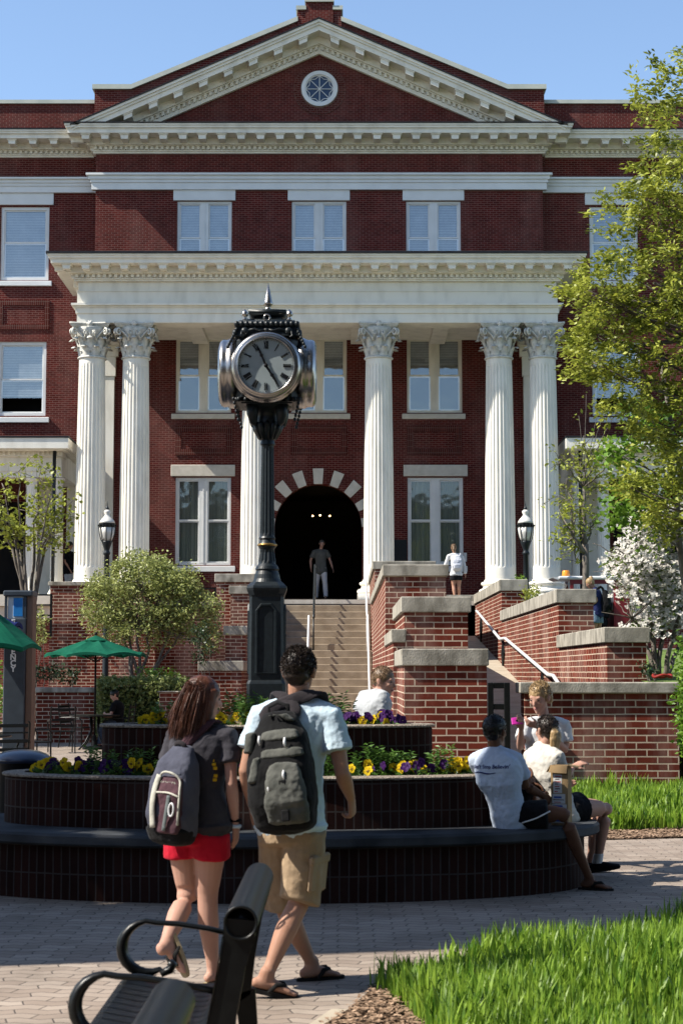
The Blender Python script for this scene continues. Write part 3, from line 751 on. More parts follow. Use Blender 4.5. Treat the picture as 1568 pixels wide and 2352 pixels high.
# ================================================================ ground, stairs, retaining walls
PX,PY=-.59,13.95         # centre of the oval planter
def paver_mat():
    m,nt,b=newmat('interlocking pavers'); L=nt.links
    g=nd(nt,'ShaderNodeNewGeometry')
    sp=nd(nt,'ShaderNodeSeparateXYZ'); L.new(g.outputs['Position'],sp.inputs[0])
    # zig-zag edges of the interlocking blocks
    w1=nd(nt,'ShaderNodeTexWave',wave_type='BANDS',bands_direction='X',wave_profile='TRI'); w1.inputs['Scale'].default_value=1.42; L.new(g.outputs['Position'],w1.inputs['Vector'])
    ma=nd(nt,'ShaderNodeMath',operation='MULTIPLY_ADD'); L.new(w1.outputs['Fac'],ma.inputs[0]); ma.inputs[1].default_value=.045; L.new(sp.outputs['Y'],ma.inputs[2])
    w2=nd(nt,'ShaderNodeTexWave',wave_type='BANDS',bands_direction='Y',wave_profile='TRI'); w2.inputs['Scale'].default_value=1.42; L.new(g.outputs['Position'],w2.inputs['Vector'])
    mb=nd(nt,'ShaderNodeMath',operation='MULTIPLY_ADD'); L.new(w2.outputs['Fac'],mb.inputs[0]); mb.inputs[1].default_value=.03; L.new(sp.outputs['X'],mb.inputs[2])
    cx=nd(nt,'ShaderNodeCombineXYZ'); L.new(mb.outputs[0],cx.inputs[0]); L.new(ma.outputs[0],cx.inputs[1])
    br=nd(nt,'ShaderNodeTexBrick'); L.new(cx.outputs[0],br.inputs['Vector']); br.inputs['Scale'].default_value=1
    br.inputs['Brick Width'].default_value=.225; br.inputs['Row Height'].default_value=.1125; br.inputs['Mortar Size'].default_value=.005; br.inputs['Mortar Smooth'].default_value=.3
    br.inputs['Color1'].default_value=(.215,.172,.14,1); br.inputs['Color2'].default_value=(.285,.24,.20,1); br.inputs['Mortar'].default_value=(.07,.058,.05,1)
    n=nd(nt,'ShaderNodeTexNoise'); n.inputs['Scale'].default_value=1.1; n.inputs['Detail'].default_value=9; n.inputs['Roughness'].default_value=.7; L.new(g.outputs['Position'],n.inputs['Vector'])
    r=ramp(nt,[(.28,(.55,.53,.51)),(.52,(.95,.93,.91)),(.72,(1.14,1.12,1.1))]); L.new(n.outputs['Fac'],r.inputs['Fac'])
    mx=nd(nt,'ShaderNodeMix',data_type='RGBA',blend_type='MULTIPLY'); mx.inputs[0].default_value=1; L.new(br.outputs['Color'],mx.inputs[6]); L.new(r.outputs['Color'],mx.inputs[7])
    L.new(mx.outputs[2],b.inputs['Base Color']); b.inputs['Roughness'].default_value=.85; b.inputs['Specular IOR Level'].default_value=.25
    bp=nd(nt,'ShaderNodeBump'); bp.invert=True; bp.inputs['Strength'].default_value=.5; bp.inputs['Distance'].default_value=.008; L.new(br.outputs['Fac'],bp.inputs['Height']); L.new(bp.outputs['Normal'],b.inputs['Normal'])
    return m
MAT['paver']=paver_mat()
MAT['earth']=noisy('bare earth and lawn base',(.05,.06,.02),(.10,.10,.045),scale=2,rough=.95,coord='World',detail=9)
MAT['lawn']=noisy('mown lawn',(.10,.16,.035),(.20,.27,.08),scale=7,rough=.9,coord='World',detail=9,bump=.4,bscale=60)
MAT['asphalt']=noisy('asphalt drive',(.16,.155,.15),(.22,.215,.21),scale=9,rough=.9,coord='World',bump=.2,bscale=200)
MAT['mulch_base']=noisy('mulch soil',(.045,.028,.018),(.20,.13,.085),scale=28,rough=.95,coord='World',detail=9,bump=.6,bscale=80)
MAT['slab']=noisy('concrete slab',(.40,.34,.26),(.54,.47,.37),scale=3,rough=.9,coord='World',detail=9,bump=.12,bscale=120)
def flat(name,poly,z,mat,kind='structure'):
    m=MB(); m.add([(x,y,z) for x,y in poly],[tuple(range(len(poly)))]); return m.build(name,mat,None,kind=kind)
flat('ground',[(-400,-400),(400,-400),(400,600),(-400,600)],-.004,MAT['earth'])
flat('plaza_paving',[(-30,-12),(12,-12),(12,60),(-30,60)],0,MAT['paver'])
# concrete corner slab beside the near lawn
flat('concrete_path',[(-.05,8.75),(.55,8.72),(.8,8.2),(.5,7.6),(-.6,6.6),(-1.6,5.2),(-1.9,4),(-.9,4),(-.35,6.3),(-.2,8.2)],.004,MAT['slab'])
# raised lawn behind the retaining walls on the right
lw=MB(); lw.add([(4.4,23.5,1.45),(30,23.5,1.45),(30,46,2.25),(4.4,46,2.25)],[(0,1,2,3)]); lw.build('upper_lawn',MAT['lawn'],None,kind='structure')
dr=MB(); dr.add([(4.4,46.002,2.254),(30,46.002,2.254),(30,50.5,2.3),(4.4,50.5,2.3)],[(0,1,2,3)]); dr.add([(4.4,50.5,2.3),(30,50.5,2.3),(30,57,2.5),(4.4,57,2.5)],[(0,1,2,3)]); dr.build('service_drive',MAT['asphalt'],None,kind='structure')
lb=MB(); lb.box(-30,-8.5,50.9,58,0,1.2); lb.build('lower_terrace',MAT['brick_wall'],None,label='low brick terrace below the porch at the far left',cat='terrace')
# terrace in front of the portico
tr=thing('entrance_terrace',(XA,53.5,0),'raised terrace under the portico with a brick front wall','terrace')
t=MB(); t.box(-8.4,4.6,51.02,57,0,ZF-.12); t.build('wall',MAT['brick_wall'],tr)
t=MB(); t.box(-8.44,-2.42,50.96,57,ZF-.118,ZF); t.box(.84,4.64,50.96,57,ZF-.118,ZF); t.box(-2.419,.839,49.85,57,ZF-.118,ZF+.0015); t.build('floor',MAT['limestone'],tr)
t=MB(); t.box(-2.4,.82,49.86,51.015,0,ZF-.12); t.build('stair_head',MAT['tan'],tr)
def wallblock(name,x0,x1,y0,y1,zt,label,cap=.13,over=.05,group='stepped brick stair walls',zb=0,capx=None):
    w=thing(name,((x0+x1)/2,y0,zb),label,'brick wall',group)
    m=MB(); m.box(x0,x1,y0,y1,zb,zt-cap); m.build('wall',MAT['brick_wall'],w)
    m=MB(); c0,c1=capx or (x0-over,x1+over); m.bbox(c0,c1,y0-over,y1-.004,zt-cap,zt,.012); m.build('coping',MAT['concrete'],w); return w
def zc_(py,Y): return zz(py,Y)
# left terrace front pier under the twin columns, and the parapet
wallblock('brick_terrace_pier',xx(123,1400,51),xx(362,1400,51),50.4,51.01,zz(1336,50.4),'brick terrace pier under the twin columns left of the stairs, behind the round shrub',cap=.11)
# left flank of the main stairs (far to near)
XLp=-2.42
for nm,a,b,Y,Y2,py,cp in (('tallest brick pier left of the main stairs, capped just under the ground floor window',497,None,47.8,50.9,1318,.22),):
    wallblock('brick_stair_pier',xx(a,1400,Y),XLp,Y,Y2,zz(py,Y),nm,cap=.23)
wallblock('brick_stair_pier',xx(530,1400,46.8),XLp+.01,46.8,47.79,zz(1345.5,46.8),'narrow brick pier just below the tallest pier left of the main stairs',cap=.22)
wallblock('brick_stair_pier',xx(518,1450,43.7),XLp+.02,43.7,46.79,zz(1437.5,43.7),'middle height brick pier left of the main stairs beside the clock pedestal',cap=.23)
wallblock('brick_stair_pier',xx(460,1530,41.9),XLp+.03,41.9,43.69,zz(1518,41.9),'lowest and widest brick pier left of the main stairs behind the girl with red hair',cap=.24)
# right flank of the main stairs
wallblock('brick_stair_pier',xx(860,1400,43.3),2.3,43.3,51.0,zz(1289,43.3),'farthest brick pier right of the main stairs, its coping showing behind a nearer one',cap=.2)
wallblock('brick_stair_pier',xx(884.7,1400,30.4),xx(1023.8,1400,30.4),30.4,43.29,zz(1297,30.4),'tallest brick pier right of the main stairs beside the girl with the white backpack',cap=.2)
wallblock('brick_stair_wall',.77,.93,26.1,30.39,zz(1445,26.1),'thin low stretch of brick wall edging the main stairs between two taller piers',cap=.2,over=.03)
wallblock('brick_stair_pier',xx(908.5,1450,26.1)+.125,xx(1073.8,1450,26.1),26.1,30.39,zz(1370.5,26.1),'middle brick pier of the three stepped piers right of the main stairs',cap=.235)
wallblock('brick_stair_pier',xx(928,1600,23.1),xx(1117.7,1600,23.1),23.1,26.09,zz(1490,23.1),'nearest and lowest stepped brick pier right of the main stairs with a stained coping',cap=.225,capx=(xx(921,1500,23.05),xx(1122,1500,23.05)))
# wall on the right of the side ramp, three levels
XR_=3.91
wallblock('brick_ramp_wall',XR_,4.50,42.6,51.3,zz(1331,42.6),'farthest and highest level of the brick ramp wall below the right lamp post',cap=.28)
wallblock('brick_ramp_wall',XR_,4.54,31.45,42.59,zz(1353,31.45),'middle level of the brick ramp wall in front of the red cart',cap=.25)
wallblock('brick_ramp_wall',XR_,4.49,25.77,31.44,zz(1440.5,25.77),'nearest level of the brick ramp wall with a stained coping, left of the dogwood trunks',cap=.23)
wallblock('brick_ramp_wall',2.3,XR_-.01,51.02,51.3,zz(1367,51.1),'short brick wall with a coping closing the top of the side ramp below the girl in the white top',cap=.22,zb=2.0,over=.02)
# front retaining wall
wallblock('brick_retaining_wall',xx(1205,1700,23.1),xx(1558,1700,23.1),23.1,23.6,zz(1567,23.1),'long brick retaining wall with a blackened coping behind the woman holding the pink phone',cap=.145,over=.07,group='')
# far right continuation (shrubs in front)
rp=MB(); rp.add([(1.94,24.6,0),(3.905,24.6,0),(3.905,51,2.72),(1.94,51,2.72),(1.94,51,0),(3.905,51,0)],[(0,1,2,3),(0,3,4),(1,5,2),(3,2,5,4)]); rp.build('side_ramp',MAT['slab'],None,kind='structure')
# ---- main staircase
st=thing('main_staircase',(XA,43.3,0),'broad tan stone staircase climbing to the arched entrance','staircase')
NR=20; rise=ZF/NR; run=.28; y=43.25
for i in range(NR-1):
    if i==12: y+=1.0
    m=MB(); zt=rise*(i+1); depth=run+(1.0 if i==11 else 0)
    m.bbox(-2.41,.80,y,y+depth+.04,0 if i<1 else zt-rise-.02,zt,.012); m.build('step',MAT['tan'],st); y+=run
m=MB(); m.box(-2.41,.80,y+.045,49.86,ZF-.3,ZF-.004); 
m=MB(); yl=43.25+12*run; m.box(-2.408,.798,yl+1.02-.02,yl+1.0-.004,rise*12-.0,rise*12+.09)
# rails
def rail(name,pts,r,mat,label,posts=(),group=None,base=None,cat='handrail'):
    o=thing(name,pts[0],label,cat,group)
    m=MB(); m.tube(pts,r,10); m.build('rail',mat,o,smooth=True)
    for a,b in posts:
        m=MB(); m.tube([a,b],r*.85,8); m.build('post',mat,o,smooth=True)
    return o
def stz(y):
    yl=43.25+12*run
    if y<yl: return rise*max(0,(y-43.25)/run)
    if y<yl+1: return rise*12
    return min(ZF,rise*12+rise*(y-yl-1)/run)
x=-.76
rail('handrail',[(x,50.9,ZF+1.0),(x,49.6,ZF+.98),(x,47.75,stz(47.75)+.95),(x,47.4,stz(47.4)+.9)],.026,MAT['clock_green'],'dark centre handrail on the upper flight of the main stairs',
  posts=[((x,50.9,ZF),(x,50.9,ZF+1.0)),((x,47.5,stz(47.5)),(x,47.5,stz(47.5)+.9)),((x,48.8,stz(48.8)),(x,48.8,stz(48.8)+.97))],group='handrails')
x=-.87
rail('handrail',[(x,47.3,stz(47.3)+.35),(x,46.55,stz(46.55)+.95),(x,43.4,.95),(x,43.0,.8)],.03,MAT['galv'],'pale centre handrail on the lower flight of the main stairs',
  posts=[((x,46.6,stz(46.6)-.1),(x,46.6,stz(46.6)+.95)),((x,43.4,0),(x,43.4,.95))],group='handrails')
x=.70
rail('handrail',[(x,49.3,ZF+.55),(x,47.6,stz(47.6)+.95),(x,46.6,stz(46.6)+.95),(x,43.3,.95),(x,43.0,.93)],.03,MAT['galv'],'pale handrail along the right wall of the main stairs',
  posts=[((x,49.2,stz(49.2)-.1),(x,49.2,ZF+.54)),((x,47.4,stz(47.4)-.1),(x,47.4,stz(47.4)+.95)),((x,43.4,0),(x,43.4,.94))],group='handrails')
def onwall(px,py,X): Y=X*FL/(px-784); return (X,Y,zz(py,Y))
X=3.80
rt=rail('handrail',[onwall(1093,1403,X),onwall(1097,1407,X),onwall(1147,1468,X),onwall(1158,1466,X),onwall(1163,1470,X),onwall(1256,1550,X),onwall(1268,1552,X),onwall(1292,1590,X),onwall(1330,1640,X)],.035,MAT['galv'],'silver handrail sloping down the brick wall of the side ramp',group='handrails')
for px,py in ((1104,1440),(1154,1500),(1243,1580)):
    a=Vector(onwall(px,py,X+.1)); b=MB(); s=a.y/FL
    b.prism([(3.905,a.y-.35,a.z),(3.905,a.y,a.z+.34),(3.905,a.y+.35,a.z),(3.905,a.y+.1,a.z-.42)],(-.03,0,.0)); b.build('bracket',MAT['black_matte'],rt)
# black gate beside the nearest pier
gt=thing('metal_gate',(2.06,22.9,0),'black metal gate with square openings between the nearest pier and the long wall','gate')
g=MB(); ga,gb=xx(1119,1600,22.9),xx(1170,1600,22.9); z1=zz(1568,22.9); z0=.1
for x in (ga,gb-.075): g.bbox(x,x+.075,22.87,22.93,0,z1,.006)
k=0
while z1-k*.275>.2:
    z=z1-k*.275; g.bbox(ga+.076,gb-.076,22.875,22.925,z-.075,z-.001 if k else z,.006); k+=1
g.build('frame',MAT['black_metal'],gt)
# black railings
def railing(x0,x1,Y,z0,z1,label):
    o=thing('iron_railing',((x0+x1)/2,Y,z0),label,'railing','black iron railings')
    m=MB()
    for x in (x0,x1): m.box(x-.03,x+.03,Y-.03,Y+.03,z0,z1)
    for z in (z1-.03,z1-.32,z1-.62,z0+.12): m.box(x0+.031,x1-.031,Y-.02,Y+.02,z-.022,z+.022)
    n=max(2,int((x1-x0)/.35))
    for i in range(1,n):
        x=x0+(x1-x0)*i/n; m.box(x-.016,x+.016,Y-.016,Y+.016,z0+.142,z1-.32-.024)
    m.build('frame',MAT['black_matte'],o); return o
railing(xx(52,1400,50.2),xx(118,1400,50.2),50.2,zz(1462,50.2),zz(1364,50.2),'black iron railing beside the brick pier at the far left behind the call post')
railing(xx(365,1400,50.9),xx(494,1400,50.9),50.9,ZF,zz(1361,50.9)+.15,'black iron railing on the terrace between the round shrub and the tallest left pier')
# ---- oval planter: three tiers, each (half length, half depth)
T3,T2,T1=(2.50,1.28),(2.07,.85),(1.31,.43)
pln=thing('oval_planter',(PX,PY,0),'large oval three tiered dark brick planter with a stone bench ledge around it','planter')
def oval(mb,ab,prof,n=160,uv=None):
    """prof: list of (offset from the tier outline, z)"""
    V=[];Fs=[]
    for o,z in prof:
        for k in range(n): t=2*pi*k/n; V.append((PX+(ab[0]+o)*cos(t),PY+(ab[1]+o)*sin(t),z))
    for i in range(len(prof)-1):
        for k in range(n): Fs.append((i*n+k,i*n+(k+1)%n,(i+1)*n+(k+1)%n,(i+1)*n+k))
    mb.add(V,Fs)
def tier(ab,z0,z1,hrow,nm,th=.16):
    n=160; m=MB(); prof=[(0,z0),(0,z1-.012),(-.012,z1),(-th,z1),(-th,z1-.2)]; oval(m,ab,prof,n)
    mt=brick_mat(nm+' brick',(.014,.0048,.0036),(.026,.0085,.006),(.045,.037,.034),.0685,hrow,ms_abs=.006,offset=0,polar='uv',stain=(.07,.055,.05),stain_amt=.3,bump=.3)
    o=m.build(nm,mt,pln); L=[0]
    for k in range(n):
        t0,t1=2*pi*k/n,2*pi*(k+1)/n; L.append(L[-1]+sqrt((ab[0]*(cos(t1)-cos(t0)))**2+(ab[1]*(sin(t1)-sin(t0)))**2))
    uvl=o.data.uv_layers.new(name='UVMap'); li=0
    for f in m.f:
        ks=[v%n for v in f]; wrap=(0 in ks and n-1 in ks)
        for v in f:
            k=v%n; u=L[n] if (wrap and k==0) else L[k]; uvl.data[li].uv=(u,m.v[v][2]); li+=1
    return o
tier(T3,0,.40,.2,'bench_wall'); tier(T2,.45,.848,.21,'lower_wall'); tier(T1,.78,1.222,.22,'upper_wall')
m=MB(); oval(m,T3,[(-.5,.40),(.10,.40),(.12,.415),(.12,.468),(.10,.486),(-.5,.486)]); m.build('bench_seat',noisy('bench stone',(.03,.033,.037),(.085,.09,.097),scale=3,rough=.75,coord='World',detail=9,bump=.2,bscale=90),pln)
MAT['agg']=noisy('exposed aggregate',(.13,.10,.08),(.5,.43,.35),scale=55,rough=.9,coord='World',bump=.8,bscale=90)
for ab,z in ((T2,.849),(T1,1.223)):
    m=MB(); oval(m,ab,[(-.15,z),(.02,z),(.025,z+.014),(.01,z+.024),(-.15,z+.024)]); m.build('coping',MAT['agg'],pln)
m=MB(); m.add([(PX+(T1[0]-.1)*cos(2*pi*k/60),PY+(T1[1]-.1)*sin(2*pi*k/60),1.175) for k in range(60)],[tuple(range(60))]); oval(m,T1,[(-.02,.84),(.1,.83),(T2[1]-T1[1]-.10,.81)],n=80); m.build('soil',MAT['mulch_base'],pln)
# ---- unseen brick tower, added and shaped to cast the shadow across the planter
tw=thing('shadow_tower',(-8.6,10.4,0),'unseen brick tower added on the left to cast shade on the planter','building')
m=MB(); m.box(-9.2,-8.0,8.62,10.93,0,15.5); m.build('wall',MAT['brick_far'],tw)
m=MB(); m.bbox(-9.3,-7.95,8.57,10.98,15.5,15.75,.02); m.build('coping',MAT['limestone'],tw)
# ================================================================ post clock
CXk,CYk=-.655,15.4   # modelled at this station, then set on the planter centre
clk=thing('post_clock',(CXk,CYk,1.19),'tall dark cast iron post clock with silver ringed dials in the middle of the planter','clock')
def cz_(py,dy=0): return zz(py,CYk+dy)
G=MAT['clock_green']
def ngon(mb,prof,n,a0,c=(CXk,CYk),flat_=1.0):
    mb.lathe([(r/cos(pi/n),z) for r,z in prof],(c[0],c[1],0),n=n,a0=a0)
def hw(w): return w/2/FL*CYk     # half width in m for a width in survey pixels
# plinth + pedestal (square with chamfered corners)
def oct_(mb,prof,ch=.22):
    V=[];Fs=[]
    for r,z in prof:
        c=r*ch
        for sx,sy in ((1,-1),(1,1),(-1,1),(-1,-1)):
            pts=[(sx*(r-c),sy*r),(sx*r,sy*(r-c))]
            if sx*sy>0: pts=pts[::-1]
            V+=[(CXk+x,CYk+y,z) for x,y in pts]
    n=8
    # order corners consistently
    for i in range(len(prof)-1):
        for k in range(n): Fs.append((i*n+k,i*n+(k+1)%n,(i+1)*n+(k+1)%n,(i+1)*n+k))
    Fs.append(tuple(range(n))[::-1]); Fs.append(tuple(range((len(prof)-1)*n,len(prof)*n)))
    mb.add(V,Fs)
z0=1.19; p=MB()
oct_(p,[(hw(87)+.06,z0),(hw(87)+.06,z0+.09)],.1); p.build('footing',MAT['concrete'],clk)
p=MB(); oct_(p,[(hw(87),z0+.09),(hw(87),cz_(1556)),(hw(84),cz_(1552)),(hw(80),cz_(1548)),(hw(77),cz_(1360)),(hw(79),cz_(1356))],.16); p.build('pedestal',G,clk)
# raised panel frame on the pedestal faces
for q in range(4):
    R=Matrix.Translation((CXk,CYk,0))@Matrix.Rotation(q*pi/2,4,'Z')
    f=MB(); h=hw(77); zb,zt=cz_(1532),cz_(1378); wd=hw(42)
    pth=[(-wd,-h-.005,zb),(-wd,-h-.005,zt-.05),(-wd+.04,-h-.005,zt),(wd-.04,-h-.005,zt),(wd,-h-.005,zt-.05),(wd,-h-.005,zb)]
    f.tube(pth,.014,6,closed=True)
    f.prism([(x*.72,-h-.004,zb+.05+(z-zb)*.93) for x,y,z in pth],(0,.02,0))
    o=MB(); o.merge(f,R); o.build('panel',G,clk)
p=MB(); oct_(p,[(hw(80),cz_(1356)),(hw(88),cz_(1345)),(hw(90),cz_(1340)),(hw(88),cz_(1335)),(hw(70),cz_(1326))],.34)
for r,py in (): pass
p.build('pedestal_cap',G,clk)
# shaft
sh=MB(); prof=[(68,1327),(60,1318),(56,1308),(50,1300),(54,1296),(50,1290),(40,1284)]
sh.lathe([(hw(a),cz_(b)) for a,b in prof],(CXk,CYk,0),n=32,cap=False)
def fluted(mb,r0,r1,za,zb,n=14,per=6,dp=.12):
    N=n*per;V=[];Fs=[]
    rows=[(r0,za,0),(r0,za+.03,1),(r1,zb-.03,1),(r1,zb,0)]
    for r,z,d in rows:
        for k in range(N):
            ph=(k%per)/per; a=2*pi*k/N; q=r*(1-dp*d*sin(pi*ph)); V.append((CXk+q*cos(a),CYk+q*sin(a),z))
    for i in range(3):
        for k in range(N): Fs.append((i*N+k,i*N+(k+1)%N,(i+1)*N+(k+1)%N,(i+1)*N+k))
    mb.add(V,Fs)
fluted(sh,hw(39),hw(33),cz_(1284),cz_(1250))
sh.lathe([(hw(a),cz_(b)) for a,b in ((33,1250),(38,1248),(40,1244))],(CXk,CYk,0),n=32,cap=False)
sh.lathe([(hw(a),cz_(b)) for a,b in ((40,1238),(38,1236),(34,1230),(38,1226),(34,1222))],(CXk,CYk,0),n=32,cap=False)
fluted(sh,hw(33),hw(28),cz_(1222),cz_(1016))
sh.lathe([(hw(a),cz_(b)) for a,b in ((28,1016),(34,1013),(32,1008),(30,1004))],(CXk,CYk,0),n=32,cap=False)
sh.build('shaft',G,clk,smooth=False)
g=MB(); g.lathe([(hw(40),cz_(1244)),(hw(45),cz_(1242.5)),(hw(46),cz_(1241)),(hw(45),cz_(1239.5)),(hw(40),cz_(1238))],(CXk,CYk,0),n=32); g.build('gold_ring',MAT['gold'],clk,smooth=True)
# capital with leaves, bracket arms
cp=MB(); cp.lathe([(hw(a),cz_(b)) for a,b in ((30,1004),(34,995),(42,984),(50,972),(56,962),(52,955),(50,945),(70,936),(110,928),(124,918),(128,905))],(CXk,CYk,0),n=32)
for k in range(12):
    a=2*pi*k/12; d=Vector((cos(a),sin(a),0))
    cp.tube([Vector((CXk,CYk,cz_(1000)))+d*hw(32),Vector((CXk,CYk,cz_(980)))+d*hw(50),Vector((CXk,CYk,cz_(966)))+d*hw(66),Vector((CXk,CYk,cz_(972)))+d*hw(72)],[.02,.03,.022,.01],6)
for k in range(4):
    a=pi/4+k*pi/2; d=Vector((cos(a),sin(a),0)); r=hw(84)
    cp.tube([Vector((CXk,CYk,cz_(925)))+d*r*1.1,Vector((CXk,CYk,cz_(948)))+d*r*1.12,Vector((CXk,CYk,cz_(966)))+d*r*1.05,Vector((CXk,CYk,cz_(973)))+d*r*.98],[.06,.05,.035,.012],8)
cp.build('capital',G,clk,smooth=True)
# head
zcn=cz_(833,-.40); HB=hw(165)*.98      # dial centre height, bezel radius
hd=MB(); hb=.268
hd.bbox(CXk-hb,CXk+hb,CYk-hb,CYk+hb,zcn-.30,zcn+.30,.05)
def frust(mb,a,za,b,zb): 
    V=[(CXk+sx*a,CYk+sy*a,za) for sx,sy in ((-1,-1),(1,-1),(1,1),(-1,1))]+[(CXk+sx*b,CYk+sy*b,zb) for sx,sy in ((-1,-1),(1,-1),(1,1),(-1,1))]
    mb.add(V,[(0,3,2,1),(4,5,6,7),(0,1,5,4),(1,2,6,5),(2,3,7,6),(3,0,4,7)])
ztop=cz_(745,-.25)
frust(hd,.268,zcn+.29,.25,ztop+.005); frust(hd,.268,zcn-.29,.22,cz_(925))
hd.build('case',G,clk)
cr=MB(); za=cz_(742,-.25)
frust(cr,.27,za,.24,za+.05); frust(cr,.20,za+.05,.17,za+.075); frust(cr,.12,za+.07,.12,za+.11); frust(cr,.12,za+.105,.165,za+.125); frust(cr,.165,za+.125,.165,za+.16); frust(cr,.165,za+.16,.05,za+.19)
for q in range(4):
    R=Matrix.Translation((CXk,CYk,0))@Matrix.Rotation(q*pi/2,4,'Z'); b=MB()
    for i in range(13):
        x=-.262+.262*2*i/12; b.ball((x,-.27,za+.012),(.022,.016,.026),8,6)
    for s in (-1,1):
        for i in range(7):
            b.ball((s*(.262+.012*i),-.262-.012*i,za-.035-.028*i),(.016-.001*(i%2),.015,.018),7,5)
        b.ball((s*.19,-.285,za-.055),(.034,.02,.034),10,6)
        b.tube([(s*.16,-.29,za-.05),(s*.11,-.29,za-.035),(s*.06,-.29,za-.05),(s*.02,-.29,za-.045)],.009,5)
        b.tube([(s*.215,-.295,za-.06),(s*.225,-.30,za-.10),(s*.2,-.3,za-.11)],.009,5)
    b.ball((0,-.285,za-.045),(.03,.015,.016),8,5)
    cr.merge(b,R)
    cr.merge(b,R) if False else None
    b=MB()
    for s in (-1,1):
        for i in range(6): b.ball((s*(.285-.008*i),-.285+.008*i,zcn-.27-.035*i),(.014,.014,.018),7,5)
    for i in range(9): b.ball((-.24+.06*i,-.262,cz_(925)+.02),(.022,.022,.024),7,5)
    lowb=MB(); lowb.merge(b,R); lowb.build('bead_moulding',G,clk,smooth=True)
cr.build('crest',G,clk,smooth=True)
fn=MB(); fn.lathe([(.02,za+.185),(.05,za+.19),(.02,za+.205),(.018,za+.215),(.040,za+.235),(.043,za+.25),(.036,za+.265),(.001,cz_(645))],(CXk,CYk,0),n=16); fn.build('spire',MAT['silver'],clk,smooth=True)
for sx in (-1,1):
    for sy in (-1,1):
        f=MB(); f.lathe([(.02,0),(.028,.015),(.014,.03),(.028,.05),(.032,.062),(.024,.08),(.004,.105)],(CXk+sx*.195,CYk+sy*.195,za+.05),n=12); f.build('finial',MAT['silver'],clk,smooth=True)
rg=MB(); rg.tube([(CXk+.026*cos(t),CYk-.235,za+.075+.026*sin(t)) for t in [2*pi*i/16 for i in range(16)]],.007,6,closed=True); rg.build('lifting_ring',MAT['silver'],clk,smooth=True)
# dials on four sides
NUM={1:'I',2:'II',3:'III',4:'IIII',5:'V',6:'VI',7:'VII',8:'VIII',9:'IX',10:'X',11:'XI',12:'XII'}
def numeral(mb,s,c,up,right,h,y):
    """roman numeral strokes, top pointing outwards along up"""
    w={'I':.36,'V':.78,'X':.78}; tot=sum(w[k] for k in s)*h*.40; x=-tot/2
    def stroke(a,b,t):
        a=c+right*a[0]+up*a[1]; b=c+right*b[0]+up*b[1]; d=(b-a).normalized(); n=Vector((d.z,0,-d.x))*t
        mb.prism([a-n,a+n,b+n,b-n],(0,.004,0))
    for k in s:
        W=w[k]*h*.40; m=x+W/2
        if k=='I': stroke((m,-h/2),(m,h/2),h*.052); stroke((m-W*.46,h/2-.003),(m+W*.46,h/2-.003),.0035); stroke((m-W*.46,-h/2+.003),(m+W*.46,-h/2+.003),.0035)
        if k=='V': stroke((m-W*.36,h/2),(m,-h/2),h*.06); stroke((m+W*.36,h/2),(m,-h/2),h*.025)
        if k=='X': stroke((m-W*.36,h/2),(m+W*.36,-h/2),h*.06); stroke((m+W*.36,h/2),(m-W*.36,-h/2),h*.025)
        x+=W
for q in range(4):
    R=Matrix.Translation((CXk,CYk,zcn))@Matrix.Rotation(q*pi/2,4,'Z')
    yf=-hb
    b=MB()
    prof=[(HB*.90,0),(HB,-.01),(HB*1.0,-.06),(HB*.965,-.075),(HB*.95,-.10),(HB*.965,-.115),(HB*.93,-.14),(HB*.86,-.155),(HB*.82,-.15),(HB*.80,-.16),(HB*.775,-.158),(HB*.765,-.13)]
    n=64;V=[];Fs=[]
    for r,d in prof:
        for k in range(n): a=2*pi*k/n; V.append((r*cos(a),yf+d,r*sin(a)))
    for i in range(len(prof)-1):
        for k in range(n): Fs.append((i*n+k,i*n+(k+1)%n,(i+1)*n+(k+1)%n,(i+1)*n+k))
    b.add(V,Fs); bb=MB(); bb.merge(b,R); bz=bb.build('bezel',MAT['silver'],clk,smooth=True)
    d=MB(); d.prism([(HB*.775*cos(2*pi*k/48),yf-.125,HB*.775*sin(2*pi*k/48)) for k in range(48)],(0,.02,0)); dd=MB(); dd.merge(d,R); dl=dd.build('dial',MAT['dial'],bz)
    nm=MB(); Rd=HB*.775
    for k in range(1,13):
        a=pi/2-k*pi/6; up=Vector((cos(a),0,sin(a))); rt=Vector((sin(a),0,-cos(a)))
        numeral(nm,NUM[k],up*Rd*.755+Vector((0,yf-.131,0)),up,rt,Rd*.27,0)
    for k in range(60):
        a=2*pi*k/60; r=Rd*.945; nm.ball((r*cos(a),yf-.128,r*sin(a)),(.0055 if k%5==0 else .003,.003,.0055 if k%5==0 else .003),6,4)
    n2=MB(); n2.merge(nm,R); n2.build('numerals',MAT['ink'],bz)
    h=MB()
    def hand(ang,L,wd,tail):
        u=Vector((sin(ang),0,cos(ang))); r_=Vector((cos(ang),0,-sin(ang)))
        for ta,tb,wa,wb in ((-tail,.0,.6,.9),(0,.40,.9,.75),(.40,.47,.75,1.5),(.47,.56,1.5,.7),(.56,.62,.7,1.2),(.62,1.0,.9,.08)):
            A=u*L*ta; B=u*L*tb; h.prism([A+r_*wd*wa+Vector((0,yf-.142,0)),A-r_*wd*wa+Vector((0,yf-.142,0)),B-r_*wd*wb+Vector((0,yf-.142,0)),B+r_*wd*wb+Vector((0,yf-.142,0))],(0,.004,0))
    hand(2*pi*(56.1/60),Rd*.86,.011,.12); hand(2*pi*(4.93/12),Rd*.86,.012,.1)
    h.lathe([(.016,0),(.016,.01)],(0,0,0),n=10) if False else h.ball((0,yf-.14,0),(.018,.008,.018),10,6)
    h2=MB(); h2.merge(h,R); h2.build('hands',MAT['ink'],bz)

clk.location=(PX-.005,PY,1.18); clk.scale=(.915,.915,.915)
